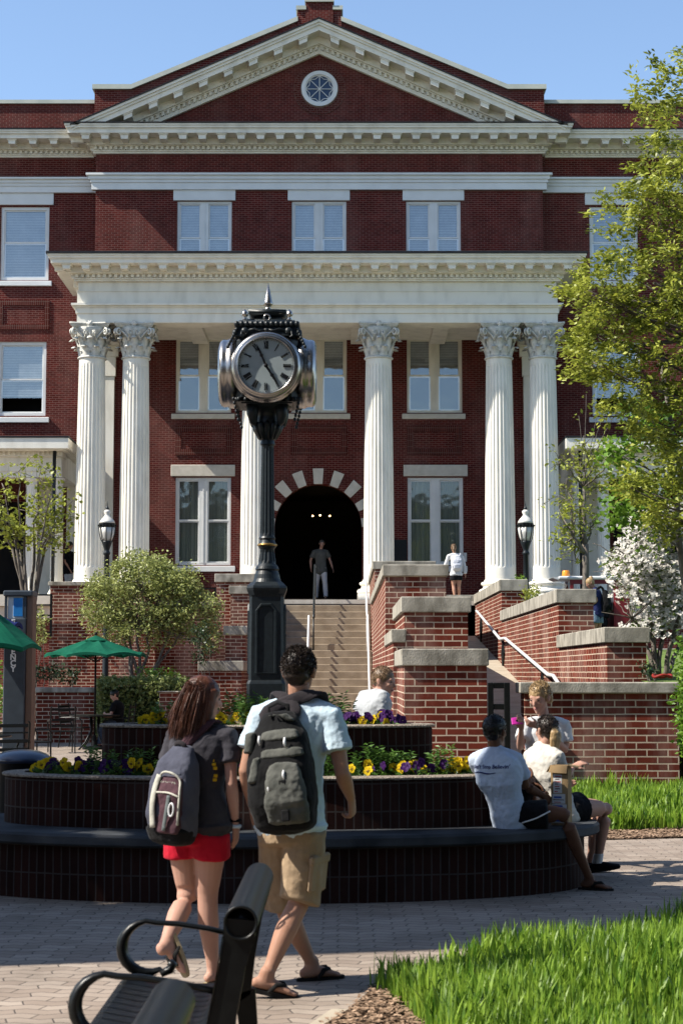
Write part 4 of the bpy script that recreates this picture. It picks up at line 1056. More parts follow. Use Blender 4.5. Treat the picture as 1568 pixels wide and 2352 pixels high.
# ================================================================ lamps, call post, umbrellas, furniture, bin, cart
def lamp(px,Y,label,zb):
    x=xx(px,1260,Y); o=thing('lamp_post',(x,Y,zb),label,'lamp post','lamp posts by the portico')
    k=Y/FL; Z=lambda py: zz(py,Y); r=lambda w: w/2*k
    m=MB(); m.lathe([(r(26),zb),(r(26),zb+.3),(r(15),zb+.5),(r(13),Z(1330)),(r(12),Z(1275)),(r(16),Z(1273)),(r(16),Z(1269)),(r(12),Z(1266)),(r(13),Z(1262)),(r(18),Z(1254)),(r(24),Z(1246)),(r(24),Z(1243))],(x,Y,0),n=20); m.build('post',MAT['clock_green'],o,smooth=True)
    m=MB(); m.lathe([(r(20),Z(1243)),(r(27),Z(1236)),(r(33),Z(1225)),(r(36),Z(1212))],(x,Y,0),n=24); m.build('globe',MAT['lampwhite'],o,smooth=True)
    m=MB(); m.lathe([(r(38),Z(1212)),(r(39),Z(1203)),(r(37),Z(1202))],(x,Y,0),n=8,a0=pi/8); 
    for i in range(8):
        a=pi/4*i; d=Vector((cos(a),sin(a),0)); m.tube([Vector((x,Y,Z(1208)))+d*r(39),Vector((x,Y,Z(1225)))+d*r(36),Vector((x,Y,Z(1237)))+d*r(30),Vector((x,Y,Z(1246)))+d*r(22)],.012,5)
        m.ball(Vector((x,Y,Z(1207)))+d*r(39),r(5),6,4)
    m.build('cage',MAT['black_metal'],o)
    m=MB(); m.lathe([(r(37),Z(1202)),(r(33),Z(1197)),(r(26),Z(1192)),(r(20),Z(1189)),(r(13),Z(1185)),(r(11),Z(1182)),(r(16),Z(1177)),(r(15),Z(1174)),(r(9),Z(1171))],(x,Y,0),n=24); m.build('cap',MAT['lampwhite'],o,smooth=True)
    m=MB(); m.lathe([(r(9),Z(1171)),(r(8),Z(1167)),(r(3),Z(1163)),(r(2),Z(1158)),(.001,Z(1150))],(x,Y,0),n=12); m.build('finial',MAT['clock_green'],o,smooth=True)
lamp(246,47,'lamp post with a frosted acorn globe rising behind the round shrub on the left',0)
lamp(1206.5,47,'lamp post with a frosted acorn globe between the two right hand columns',2.2)
# emergency call post
MAT['postgrey']=noisy('blue grey powder coat',(.03,.04,.052),(.045,.058,.075),scale=6,rough=.45,coord='World')
MAT['letters']=noisy('white lettering',(.75,.75,.75),(.8,.8,.8),scale=4,rough=.6)
MAT['brownside']=noisy('bronze side panel',(.16,.10,.075),(.2,.125,.09),scale=5,rough=.5)
MAT['bluelens']=noisy('blue beacon lens',(.02,.16,.45),(.05,.3,.7),scale=2,rough=.15,coat=.5)
Y=27.5; x0,x1=xx(9,1500,Y),xx(62,1500,Y); zt=zz(1356,Y)
ep=thing('call_post',((x0+x1)/2,Y,0),'tall grey emergency call post with a blue beacon at the left edge','call post')
m=MB(); m.bbox(x0,x1-.02,Y,Y+.4,0,zz(1420,Y),.015); m.build('body',MAT['postgrey'],ep)
m=MB(); m.bbox(x1-.019,x1+.08,Y+.03,Y+.38,0,zz(1368,Y),.01); m.build('side_panel',MAT['brownside'],ep)
m=MB(); m.bbox(x0-.02,x1+.08,Y-.03,Y+.43,zz(1370,Y)+.003,zt,.02); m.build('cap',MAT['postgrey'],ep)
for x in (x0,x1-.06):
    m=MB(); m.box(x,x+.04,Y+.01,Y+.05,zz(1420,Y)+.003,zz(1370,Y)); m.build('beacon_frame',MAT['postgrey'],ep)
m=MB(); m.box(x0+.05,x1-.07,Y+.03,Y+.36,zz(1420,Y)+.003,zz(1370,Y)); m.build('beacon_housing',noisy('frosted panel',(.5,.55,.56),(.6,.64,.65),scale=3,rough=.3),ep)
m=MB(); m.bbox(x0+.14,x1-.075,Y+.012,Y+.03,zz(1416,Y),zz(1373,Y),.005); m.build('beacon',MAT['bluelens'],ep)
def text(name,body,loc,size,mat,parent,rot=(pi/2,0,0),align='CENTER',extr=.003,spacing=1.0,**kw):
    c=bpy.data.curves.new(name,'FONT'); c.body=body; c.size=size; c.align_x=align; c.align_y='CENTER'; c.extrude=extr; c.space_line=spacing; c.offset=kw.pop('offset',0.0)
    o=bpy.data.objects.new('_t',c); COL.objects.link(o); bpy.context.view_layer.update()
    dg=bpy.context.evaluated_depsgraph_get(); me=bpy.data.meshes.new_from_object(o.evaluated_get(dg)); bpy.data.objects.remove(o)
    M=Matrix.Translation(loc)@(rot if isinstance(rot,Matrix) else Matrix([[1,0,0,0],[0,0,-1,0],[0,1,0,0],[0,0,0,1]]))
    me.transform(M); return link(name,me,mat,parent,**kw)
ycs=[1507+14.6*i for i in (0,1,2)]
for i,ch in enumerate('EMERGENCY'):
    py=1537-13.4*(8-i)
    text('letter',ch,(xx(31,py,Y)+.0,Y-.004,zz(py,Y)),.125,MAT['letters'],ep,offset=.004)
# umbrellas
MAT['canvas_green']=noisy('green canvas',(.006,.11,.065),(.010,.15,.085),scale=4,rough=.75,coord='World',bump=.08,bscale=90,trans=.25)
MAT['canvas_blue']=noisy('navy canvas',(.012,.022,.11),(.02,.035,.15),scale=4,rough=.75,coord='World',trans=.2)
def umbrella(loc,zr,za,R,mat,label,a0=.1,sides=8):
    o=thing('patio_umbrella',(loc[0],loc[1],0),label,'umbrella','patio umbrellas')
    V=[(loc[0],loc[1],za)];Fs=[]; rings=6; n=sides*6
    for i in range(1,rings+1):
        t=i/rings
        for k in range(n):
            a=a0+2*pi*k/n; ph=(k%6)/6; sag=abs(sin(pi*ph)); rr=R*t*(1-.075*sag*t)
            V.append((loc[0]+rr*cos(a),loc[1]+rr*sin(a),za-(za-zr)*(t**1.18)-.05*sag*sin(pi*t*.95)-.03*t*t*sag*0+.07*sag*t**4))
    for k in range(n): Fs.append((0,1+k,1+(k+1)%n))
    for i in range(rings-1):
        for k in range(n): Fs.append((1+i*n+k,1+(i+1)*n+k,1+(i+1)*n+(k+1)%n,1+i*n+(k+1)%n))
    m=MB(); m.add(V,Fs)
    base=1+(rings-1)*n; Vv=[]; F2=[]
    for k in range(n): a=V[base+k]; Vv+=[a,(a[0],a[1],a[2]-.055)]
    for k in range(n): F2.append((2*k,2*k+1,2*((k+1)%n)+1,2*((k+1)%n)))
    m.add(Vv,F2); m.build('canopy',mat,o,smooth=False)
    v=MB(); Vq=[(loc[0],loc[1],za+.05)]; n2=16
    for k in range(n2): a=a0+2*pi*k/n2; Vq.append((loc[0]+R*.24*cos(a),loc[1]+R*.24*sin(a),za-.07))
    v.add(Vq,[(0,1+k,1+(k+1)%n2) for k in range(n2)]); v.build('vent',mat,o)
    p=MB(); p.tube([(loc[0],loc[1],0),(loc[0],loc[1],za+.06)],.022,10); p.ball((loc[0],loc[1],za+.08),.035,8,6); p.build('pole',MAT['black_matte'],o,smooth=True)
    r=MB()
    for k in range(sides):
        a=a0+2*pi*k/sides; r.tube([(loc[0],loc[1],za-.03),(loc[0]+R*.98*cos(a),loc[1]+R*.98*sin(a),zr-.01)],.009,5); r.tube([(loc[0],loc[1],zr-.15),(loc[0]+R*.5*cos(a),loc[1]+R*.5*sin(a),(zr+za)/2-.05)],.008,5)
    r.build('ribs',MAT['black_matte'],o)
    bs=MB(); bs.lathe([(.26,0),(.26,.04),(.06,.08),(.04,.3),(.03,.3)],(loc[0],loc[1],0),n=20); bs.build('base',MAT['black_matte'],o)
    return o
YT=38.0; ux=xx(219,1600,YT)
umbrella((ux,YT),zz(1505,YT),zz(1464,YT),1.12,MAT['canvas_green'],'whole green patio umbrella over the table behind the red haired girl',a0=.35)
YU=25.6; umbrella((xx(-58,1500,YU),YU),zz(1488,YU),zz(1376,YU),.97,MAT['canvas_green'],'nearer green patio umbrella cut off by the left edge',a0=.2)
YB=26.9; umbrella((xx(-40,1440,YB),YB),zz(1438,YB),zz(1398,YB),.62,MAT['canvas_blue'],'navy blue patio umbrella behind the green one at the left edge',a0=.3)
# table and chairs
def table(x,y,label):
    o=thing('patio_table',(x,y,0),label,'table','black patio tables')
    m=MB(); m.lathe([(.02,.70),(.53,.71),(.55,.72),(.55,.735),(.53,.745),(.02,.745)],(x,y,0),n=40); m.build('tabletop',MAT['black_metal'],o)
    for k in range(4):
        a=pi/4+k*pi/2; d=Vector((cos(a),sin(a),0)); l=MB(); l.tube([Vector((x,y,.7))+d*.12,Vector((x,y,.4))+d*.1,Vector((x,y,.15))+d*.25,Vector((x,y,.0))+d*.42],.02,7); l.build('leg',MAT['black_metal'],o,smooth=True)
    return o
table(ux,YT,'round black table under the whole green umbrella'); table(xx(-58,1600,YU),YU,'round black table under the nearer green umbrella')
def make_chair(x,y,rz,label):
    o=thing('patio_chair',(x,y,0),label,'chair','black patio chairs',rz=0)
    R=Matrix.Translation((x,y,0))@Matrix.Rotation(rz,4,'Z')   # chair faces +Y locally
    def part(n,f):
        m=MB(); f(m); q=MB(); q.merge(m,R); q.build(n,MAT['black_metal'],o,smooth=False)
    def seat(m):
        for i in range(7): m.bbox(-.24,.24,-.22+i*.068,-.22+i*.068+.05,.43,.45,.006)
        m.tube([(-.25,-.24,.44),(.25,-.24,.44),(.25,.26,.44),(-.25,.26,.44)],.014,6,closed=True)
    part('seat',seat)
    def back(m):
        for z,w in ((.90,.03),(.80,.012),(.68,.03),(.56,.03)): m.bbox(-.23,.23,-.30-.06*(z-.5)-.01,-.30-.06*(z-.5)+.01,z-.025 if w>.02 else z-.012,z+.025 if w>.02 else z+.012,.005)
        for s in (-1,1): m.tube([(s*.25,-.25,.44),(s*.25,-.29,.6),(s*.25,-.335,.93),(s*.23,-.34,.96)],.016,7)
    part('backrest',back)
    for s in (-1,1):
        part('leg',lambda m: m.tube([(s*.25,.25,0),(s*.25,.24,.44)],.014,7)); part('leg',lambda m: m.tube([(s*.25,-.32,0),(s*.25,-.25,.44)],.014,7))
        part('armrest',lambda m: m.tube([(s*.26,-.30,.66),(s*.27,0,.67),(s*.27,.2,.65),(s*.26,.26,.58),(s*.25,.25,.44)],.015,7))
    return o
make_chair(xx(143,1600,36.3),36.3,.25,'black patio chair facing the table, with sunlit slats on its back')
make_chair(xx(178,1600,38.9),38.9,-1.9,'black patio chair half hidden behind the round table')
make_chair(xx(272,1600,38.2),38.2,1.45,'black patio chair that the person in dark clothes sits on')
make_chair(xx(74,1650,30.8),30.8,-.9,'black patio chair in the shade right of the call post')
make_chair(xx(14,1650,25.2),25.2,.5,'black patio chair in front of the call post at the left edge')
# litter bin with dark blue domed lid
lx,ly=xx(52,1730,15.2),15.2; lb=thing('litter_bin',(lx,ly,0),'litter bin with a dark blue domed lid behind the planter at the left','litter bin')
MAT['binblue']=noisy('dark blue gloss paint',(.012,.025,.06),(.018,.035,.08),scale=10,rough=.3,coat=.4,coord='World')
zl=zz(1743,ly); zt=zz(1722,ly)
m=MB(); m.lathe([(.19,0),(.21,.05),(.225,zl-.03),(.23,zl-.02)],(lx,ly,0),n=28); m.build('body',MAT['black_metal'],lb,smooth=True)
m=MB(); m.lathe([(.25,zl-.03),(.262,zl-.01),(.255,zl+.01),(.20,zl+(zt-zl)*.6),(.15,zt-.012),(.08,zt),(.01,zt+.003)],(lx,ly,0),n=32); m.build('lid',MAT['binblue'],lb,smooth=True)
# low wall and brick pier near the tables
wallblock('low_brick_wall',xx(84,1600,41.5),xx(290,1600,41.5),41.5,41.9,zz(1579,41.5),'low brick wall with a stone coping in the shade behind the black chairs',cap=.12,group='')
wallblock('low_brick_pier',xx(366,1600,38.8),xx(405,1600,38.8),38.8,39.3,zz(1588,38.8),'small dark brick pier standing in front of the clipped hedge',cap=.02,group='')
# red utility cart with white roof and amber beacon
MAT['cartred']=noisy('red cart paint',(.16,.008,.012),(.21,.012,.016),scale=3,rough=.35,coat=.5); MAT['cartwhite']=noisy('white plastic roof',(.72,.73,.74),(.8,.8,.8),scale=3,rough=.4)
MAT['amber']=noisy('amber lens',(.85,.24,.01),(.95,.34,.02),scale=3,rough=.2,coat=.5); MAT['rubber']=noisy('tyre rubber',(.012,.012,.012),(.02,.02,.02),scale=20,rough=.9)
YQ=47.5; qx=xx(1278,1330,YQ); zq=2.27; zr=zz(1331,YQ)
ct=thing('utility_cart',(qx+1.2,YQ+.6,zq),'red utility cart with a white roof and an amber beacon parked behind the ramp wall','cart')
m=MB(); m.bbox(qx+.05,qx+2.3,YQ,YQ+1.25,zr,zz(1323,YQ),.03); m.prism([(qx-.12,YQ+.05,zr+.05),(qx+.06,YQ+.05,zr+.08),(qx+.06,YQ+.05,zr-.01)],(0,1.15,0)); m.build('roof',MAT['cartwhite'],ct)
m=MB(); m.lathe([(.11,0),(.115,.02),(.10,.15),(.085,.17),(.01,.175)],(qx+.30,YQ+.4,zz(1323,YQ)+.002),n=20); m.build('beacon',MAT['amber'],ct,smooth=True)
m=MB()
for x in (qx+.36,qx+1.55):
    for y in (YQ+.04,YQ+1.15): m.bbox(x,x+.10,y,y+.07,zq+.6,zr-.002,.01)
m.bbox(qx+.36,qx+1.65,YQ+.03,YQ+.09,zr-.12,zr-.003,.01); m.bbox(qx+1.56,qx+2.0,YQ+.02,YQ+1.2,zq+.55,zr-.004,.03)
m.bbox(qx-.25,qx+2.6,YQ,YQ+1.25,zq+.28,zq+.62,.06); m.prism([(qx-.55,YQ+.1,zq+.35),(qx-.55,YQ+.1,zq+.75),(qx-.1,YQ+.1,zq+1.0),(qx-.1,YQ+.1,zq+.35)],(0,1.05,0)); m.build('body',MAT['cartred'],ct)
m=MB(); m.prism([(qx+.02,YQ+.06,zr-.01),(qx+.34,YQ+.06,zr-.02),(qx-.02,YQ+.06,zq+1.0),(qx-.22,YQ+.06,zq+1.0)],(0,1.1,0)); m.build('windscreen',MAT['glass_dark'],ct)
m=MB(); m.bbox(qx+.7,qx+1.4,YQ+.1,YQ+1.1,zq+.62,zq+.85,.05); m.bbox(qx+1.3,qx+1.45,YQ+.1,YQ+1.1,zq+.85,zq+1.35,.05); m.build('seat',MAT['black_matte'],ct)
for x in (qx-.05,qx+2.0):
    for y in (YQ-.02,YQ+1.1):
        m=MB(); P=[(.14,-.08),(.25,-.08),(.27,-.05),(.27,.05),(.25,.08),(.14,.08)]; n=24;V=[];Fs=[]
        for r,w_ in P:
            for k in range(n): a=2*pi*k/n; V.append((x+r*cos(a),y+.08+w_,zq+.27+r*sin(a)))
        for i in range(len(P)):
            j=(i+1)%len(P)
            for k in range(n): Fs.append((i*n+k,i*n+(k+1)%n,j*n+(k+1)%n,j*n+k))
        m.add(V,Fs); wh=m.build('wheel',MAT['rubber'],ct)
        h=MB(); h.prism([(x+.145*cos(2*pi*k/20),y+.03,zq+.27+.145*sin(2*pi*k/20)) for k in range(20)],(0,.1,0)); h.build('rim',MAT['cartwhite'],wh)
# red garden hose loop at the foot of the dogwood
hs=MB(); c=pt(1520,1561,24.6); hs.tube([c+Vector((.13*cos(t),.1*sin(t),.05+.015*sin(3*t))) for t in [2*pi*i/24 for i in range(24)]],.022,7,closed=True); hs.build('hose_loop',noisy('red hose',(.2,.02,.015),(.28,.03,.02),scale=9,rough=.5),None,smooth=True,label='small red hose loop on top of the wall under the dogwood trunks',cat='hose')
# ---- benches
def strap_profile():
    """bench section in (x,z): sitter faces -x. From front roll, seat, up the back to the top roll"""
    P=[]
    for i in range(9): a=pi*1.45-(i/8)*pi*.95; P.append((-.50+.045*cos(a),.425+.045*sin(a)))
    P+= [(-.42,.455),(-.34,.445),(-.26,.435),(-.19,.435)]
    for i in range(1,6): a=-pi/2+(i/6)*radians(78); P.append((-.19+.075*cos(a)*1.0,.51+.075*sin(a)))
    P+=[(-.10,.57),(-.083,.66),(-.068,.75),(-.06,.80)]
    return P
def make_bench(cx,y0,L,label):
    o=thing('park_bench',(cx,y0+L/2,0),label,'bench','black metal park benches'); BM=MAT['black_metal']
    P=strap_profile(); n=13; w=L/n
    s=MB()
    for k in range(n):
        a=y0+k*w+.006; b=a+w-.012; V=[];Fs=[]
        for x,z in P: V+=[(cx+x,a,z),(cx+x,b,z)]
        for i in range(len(P)-1): Fs.append((2*i,2*i+1,2*i+3,2*i+2))
        m_=len(V); V2=[(v[0]+.004,v[1],v[2]-.007) for v in V]; s.add(V,Fs); s.add(V2,[f[::-1] for f in Fs])
    s.build('straps',BM,o)
    rl=MB(); R=.056; 
    nn=28; V=[];Fs=[]
    prof=[(R*.80,y0+.03),(R*.86,y0-.002),(R,y0-.004),(R,y0+.01),(R,y0+L-.01),(R,y0+L+.004),(R*.86,y0+L+.002),(R*.80,y0+L-.03)]
    for r,y in prof:
        for k in range(nn): a=2*pi*k/nn; V.append((cx+r*cos(a),y,.845+r*sin(a)))
    for i in range(len(prof)-1):
        for k in range(nn): Fs.append((i*nn+k,i*nn+(k+1)%nn,(i+1)*nn+(k+1)%nn,(i+1)*nn+k))
    Fs.append(tuple(range(nn))); Fs.append(tuple(range(7*nn,8*nn)))
    rl.add(V,Fs); rl.build('top_roll',BM,o,smooth=True)
    for y in (y0+.012,y0+L-.012-.035):
        f=MB(); T=.035
        f.prism([(cx-.055,y,.86),(cx-.058,y,.78),(cx-.075,y,.68),(cx-.10,y,.56),(cx-.125,y,.44),(cx-.15,y,.40),(cx-.09,y,.36),(cx-.03,y,.40),(cx-.012,y,.55),(cx+.015,y,.70),(cx+.045,y,.80),(cx+.05,y,.85)],(0,T,0))
        f.build('back_frame',BM,o)
        f=MB(); f.prism([(cx-.50,y,.445),(cx-.12,y,.43),(cx-.10,y,.38),(cx-.50,y,.395)],(0,T,0)); f.build('seat_frame',BM,o)
        f=MB(); f.prism([(cx-.09,y,.40),(cx-.012,y,.42),(cx-.0,y,.25),(cx+.03,y,.10),(cx+.08,y,0),(cx-.01,y,0),(cx-.05,y,.12),(cx-.075,y,.28)],(0,T,0)); f.build('leg',BM,o)
        f=MB(); f.prism([(cx-.13,y,.41),(cx-.07,y,.41),(cx-.12,y,.25),(cx-.20,y,.10),(cx-.27,y,0),(cx-.34,y,0),(cx-.25,y,.12),(cx-.17,y,.28)],(0,T,0)) if False else f.prism([(cx-.50,y,.40),(cx-.43,y,.40),(cx-.44,y,.2),(cx-.47,y,0),(cx-.54,y,0),(cx-.51,y,.2)],(0,T,0)); f.build('leg',BM,o)
        # arm: flat bar sweeping forward and scrolling down onto the seat rail
        A=[(cx-.09,y+T/2,.625),(cx-.20,y+T/2,.65),(cx-.32,y+T/2,.668),(cx-.40,y+T/2,.672)]
        c=(cx-.43,.575); 
        for i in range(13):
            t=pi/2+.1+i*(pi*1.12)/12; rr=.105-.001*i; A.append((c[0]+rr*1.05*cos(t),y+T/2,c[1]+rr*sin(t)))
        A+=[(cx-.375,y+T/2,.478),(cx-.345,y+T/2,.492),(cx-.335,y+T/2,.512),(cx-.35,y+T/2,.522)]
        rs=[.011]*4+[.011+.013*sin(pi*i/12) for i in range(13)]+[.016,.018,.019,.015]
        f=MB(); f.tube(A,[r*1.0 for r in rs],8,flat=2.0 if False else 1.0,ref=None); g=MB()
        for v in f.v: g.v.append((v[0],y+T/2+(v[1]-y-T/2)*1.7,v[2]))
        g.f=f.f; g.build('armrest',BM,o,smooth=True)
    return o
Yb=5.72
make_bench(-.325,Yb,1.27,'black metal bench facing left, standing in front of the walking couple')
make_bench(-.415,3.10,1.27,'nearest black metal bench, cut off by the bottom edge of the photo')
# ================================================================ vegetation
rng=np.random.default_rng(11)
def leafmat(name,c1,c2,scale=5,trans=.35,rough=.45,stops=(.35,.65)):
    return noisy(name,c1,c2,scale=scale,rough=rough,coord='World',trans=trans,stops=stops,detail=3)
MAT['bark']=noisy('grey bark',(.10,.085,.07),(.24,.21,.18),scale=14,rough=.95,coord='World',bump=.6,bscale=60,stretch=(1,1,.25))
MAT['leaf_big']=leafmat('olive oak leaf',(.11,.15,.014),(.54,.58,.085),scale=3.5)
MAT['leaf_bright']=leafmat('fresh green leaf',(.09,.20,.016),(.24,.40,.045),scale=4)
MAT['leaf_young']=leafmat('young yellow green leaf',(.22,.26,.03),(.46,.50,.08),scale=5)
MAT['leaf_shrub']=leafmat('variegated shrub leaf',(.14,.18,.03),(.62,.66,.24),scale=9)
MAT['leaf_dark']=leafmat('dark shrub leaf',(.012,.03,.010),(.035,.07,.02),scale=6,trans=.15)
MAT['leaf_hedge']=leafmat('clipped hedge leaf',(.10,.15,.03),(.36,.40,.14),scale=7)
MAT['leaf_dog']=leafmat('dogwood leaf',(.08,.14,.02),(.20,.27,.05),scale=5)
MAT['petal_white']=noisy('dogwood bract',(.68,.62,.56),(.85,.84,.78),scale=6,rough=.6,coord='World',trans=.3)
MAT['grass']=leafmat('long grass blade',(.07,.18,.012),(.38,.56,.065),scale=9,trans=.45)
MAT['grass_dry']=leafmat('blade seed head',(.22,.3,.08),(.34,.40,.14),scale=6,trans=.3)
def rand_unit(n):
    v=rng.normal(size=(n,3)); return v/np.linalg.norm(v,axis=1,keepdims=True)
def leaves(name,P,size,mat,parent,aspect=.5,up=.35,jit=.35,dirs=None,**kw):
    """one mesh of kite-shaped, slightly folded leaves at points P"""
    n=len(P); d=rand_unit(n) if dirs is None else dirs+.5*rand_unit(n)
    d[:,2]*=.6; d/=np.linalg.norm(d,axis=1,keepdims=True)
    nz=rand_unit(n)*(1-up)+np.array([0,0,1])*up
    s=np.cross(d,nz); s/=np.linalg.norm(s,axis=1,keepdims=True)+1e-9
    nn=np.cross(s,d)
    L=size*(1+jit*rng.uniform(-1,1,size=(n,1))); W=L*aspect
    a=P; b=P+d*L*.45+s*W*.5+nn*L*.08; c=P+d*L-nn*L*.08; e=P+d*L*.45-s*W*.5+nn*L*.08
    V=np.stack([a,b,c,e],1).reshape(-1,3); Fq=np.arange(4*n).reshape(n,4)
    return npmesh(name,V,Fq,mat,parent,**kw)
def blob_points(blobs,shell=.5):
    out=[]
    for c,r,n in blobs:
        u=rand_unit(n); rad=rng.uniform(shell**3,1,size=(n,1))**(1/3)
        out.append(np.array(c)+u*rad*np.array(r))
    return np.concatenate(out)
def clumps(centers,per,spread):
    n=len(centers); q=np.repeat(centers,per,axis=0)
    return q+rng.normal(size=q.shape)*np.array(spread)
def limb(mb,a,b,r0,r1,wob=.08,n=6,seed=None):
    a=Vector(a);b=Vector(b); pts=[];rs=[]
    L=(b-a).length
    for i in range(n+1):
        t=i/n; w=sin(pi*t)*L*wob
        pts.append(a.lerp(b,t)+Vector((R0.uniform(-1,1),R0.uniform(-1,1),R0.uniform(-.5,.5)))*w); rs.append(r0+(r1-r0)*t)
    mb.tube(pts,rs,7); return pts
def twigs(mb,P0,targets,r0,r1):
    for t in targets: limb(mb,P0,t,r0,r1,.06,4)
def fpt(px,py,Y): return np.array(pt(px,py,Y))
# --- big leafy tree leaning in from the right
def big_tree():
    Y=23.5; base=Vector((7.4,24.6,1.46)); o=thing('leafy_tree',base,'large tree with glossy olive green leaves filling the right edge of the photo','tree')
    tr=MB(); top=Vector((6.6,24,9.8)); limb(tr,base,top,.26,.12,.02,8)
    blobs=[]
    def B(px,py,w,h,n,dy=0): 
        k=(Y+dy)/FL; blobs.append((fpt(px,py,Y+dy),(w*k,.9,h*k),n))
    B(1530,200,75,85,26); B(1500,300,60,40,9); B(1560,420,130,120,60); B(1440,480,70,70,22); B(1500,640,150,110,66); B(1370,660,80,70,30); B(1340,760,45,50,14)
    B(1560,800,160,130,80); B(1400,820,90,60,30); B(1345,850,40,22,8); B(1440,920,90,30,16); B(1540,1010,110,120,60); B(1560,1160,90,80,40); B(1430,1120,60,35,12); B(1650,600,120,300,70); B(1680,1000,110,250,55)
    C=blob_points(blobs,.2)
    sel=rng.choice(len(C),70,replace=False)
    for i in sel:
        z=max(3.0,C[i][2]-1.2); j=base.lerp(top,min(1,max(.1,(z-base.z)/(top.z-base.z))))
        limb(tr,j,C[i],.04,.008,.05,5)
    for q in ((1560,400),(1500,650),(1420,800),(1520,1000),(1380,680)): limb(tr,base.lerp(top,.6),pt(q[0],q[1],Y),.09,.02,.05,6)
    tr.build('trunk',MAT['bark'],o,smooth=True)
    # each clump is a spray of leaves round a drooping twig
    per=46; q=np.repeat(C,per,axis=0); ax=np.repeat(rand_unit(len(C))*np.array([1,1,.35])-np.array([.35,0,0]),per,axis=0); ax/=np.linalg.norm(ax,axis=1,keepdims=True)
    t=rng.uniform(-.26,.26,size=(len(q),1)); P=q+ax*t+rng.normal(size=q.shape)*.045
    leaves('crown',P,.084,MAT['leaf_big'],o,aspect=.42,dirs=ax*.6,up=.45)
    # bright green new growth on a second species behind
    o2=thing('maple_sapling',(5.6,27.5,1.5),'bright green young tree showing between the olive tree and the dogwood','tree')
    tb=MB(); b2=Vector((5.6,27.5,1.5)); t2=Vector((5.0,27,6.5)); limb(tb,b2,t2,.07,.03,.03,6)
    bl=[];Y=27
    def B2(px,py,w,h,n): k=Y/FL; bl.append((fpt(px,py,Y),(w*k,.5,h*k),n))
    B2(1475,950,35,28,9); B2(1430,1040,40,32,11); B2(1425,1180,45,35,13); B2(1480,1170,40,60,14); B2(1520,1000,60,60,14); B2(1440,1110,25,22,6)
    C=blob_points(bl,.2)
    for c in C[::3]: limb(tb,b2.lerp(t2,min(1,max(.2,(c[2]-2)/5))),c,.02,.006,.05,4)
    tb.build('trunk',MAT['bark'],o2,smooth=True); leaves('crown',clumps(C,26,(.13,.13,.1)),.10,MAT['leaf_bright'],o2,aspect=.75,up=.4)
big_tree()
# --- thin spring tree with few leaves behind the cart
def thin_tree():
    Y=44; b=pt(1345,1395,Y); b.z=2.2; o=thing('sparse_tree',b,'thin grey tree with sparse new leaves in front of the right porch','tree')
    tr=MB(); f=pt(1343,1250,Y); limb(tr,b,f,.10,.085,.004,5); tips=[]
    f2=pt(1340,1120,Y); limb(tr,f,f2,.06,.035,.03,5); f3=pt(1318,1235,Y-.3); limb(tr,pt(1345,1275,Y),f3,.05,.035,.03,3)
    for px,py,src in ((1285,1185,f3),(1280,1140,f3),(1300,1100,f3),(1290,1060,f2),(1310,1040,f2),(1340,1000,f2),(1380,1010,f2),(1400,1060,f2),(1385,1120,f2),(1375,1180,f),(1330,1060,f2),(1310,1150,f3),(1300,1220,f3),(1290,1250,f3),(1330,1180,f2),(1360,1050,f2),(1325,1290,f3)):
        e=pt(px,py,Y+R0.uniform(-.8,.8)); p=limb(tr,src,e,.028,.007,.07,6)
        for k in range(6):
            q=Vector(p[R0.randint(2,6)]); e2=q+Vector((R0.uniform(-.45,.4),R0.uniform(-.4,.4),R0.uniform(-.25,.35))); limb(tr,q,e2,.011,.004,.08,3); tips.append(np.array(e2)); tips.append(np.array(q))
    for px,py in ((1328,955),(1345,905),(1372,950),(1387,940),(1420,940)):
        e=pt(px,py,Y); limb(tr,f2+Vector((0,0,.4)),e,.012,.005,.02,5); tips.append(np.array(e))
    tr.build('trunk',MAT['bark'],o,smooth=True); leaves('crown',clumps(np.array(tips),6,(.09,.09,.07)),.12,MAT['leaf_young'],o,aspect=.5,up=.4)
thin_tree()
# --- young multi-stem tree on the left
def young_tree():
    Y=49; b=pt(72,1350,Y); b.z=2.9; o=thing('young_tree',b,'slender multi stemmed young tree with yellow green leaves at the far left','tree')
    tr=MB(); tips=[]
    for (px0,px1,py1) in ((60,5,1110),(66,42,1085),(70,95,1070),(74,122,1120),(78,140,1180),(64,20,1200),(76,115,1230),(62,-20,1150)):
        s=pt(px0,1400,Y+R0.uniform(-.2,.2)); m_=pt((px0*.6+px1*.4),1260,Y+R0.uniform(-.4,.4)); e=pt(px1,py1,Y+R0.uniform(-.7,.7))
        limb(tr,s,m_,.055,.035,.02,4); p=limb(tr,m_,e,.035,.008,.04,6)
        for k in range(11):
            q=Vector(p[R0.randint(1,6)]); e2=q+Vector((R0.uniform(-.6,.6),R0.uniform(-.5,.5),R0.uniform(-.35,.55))); limb(tr,q,e2,.012,.004,.08,3); tips+= [np.array(e2),np.array(q.lerp(e2,.6))]
    for px,py in ((85,1055),(20,1070),(60,1064),(105,1075)): e=pt(px,py,Y); limb(tr,pt(px,1160,Y),e,.01,.004,.02,4); tips.append(np.array(e))
    tr.build('trunk',MAT['bark'],o,smooth=True); leaves('crown',clumps(np.array(tips),7,(.11,.11,.09)),.14,MAT['leaf_young'],o,aspect=.7,up=.3)
young_tree()
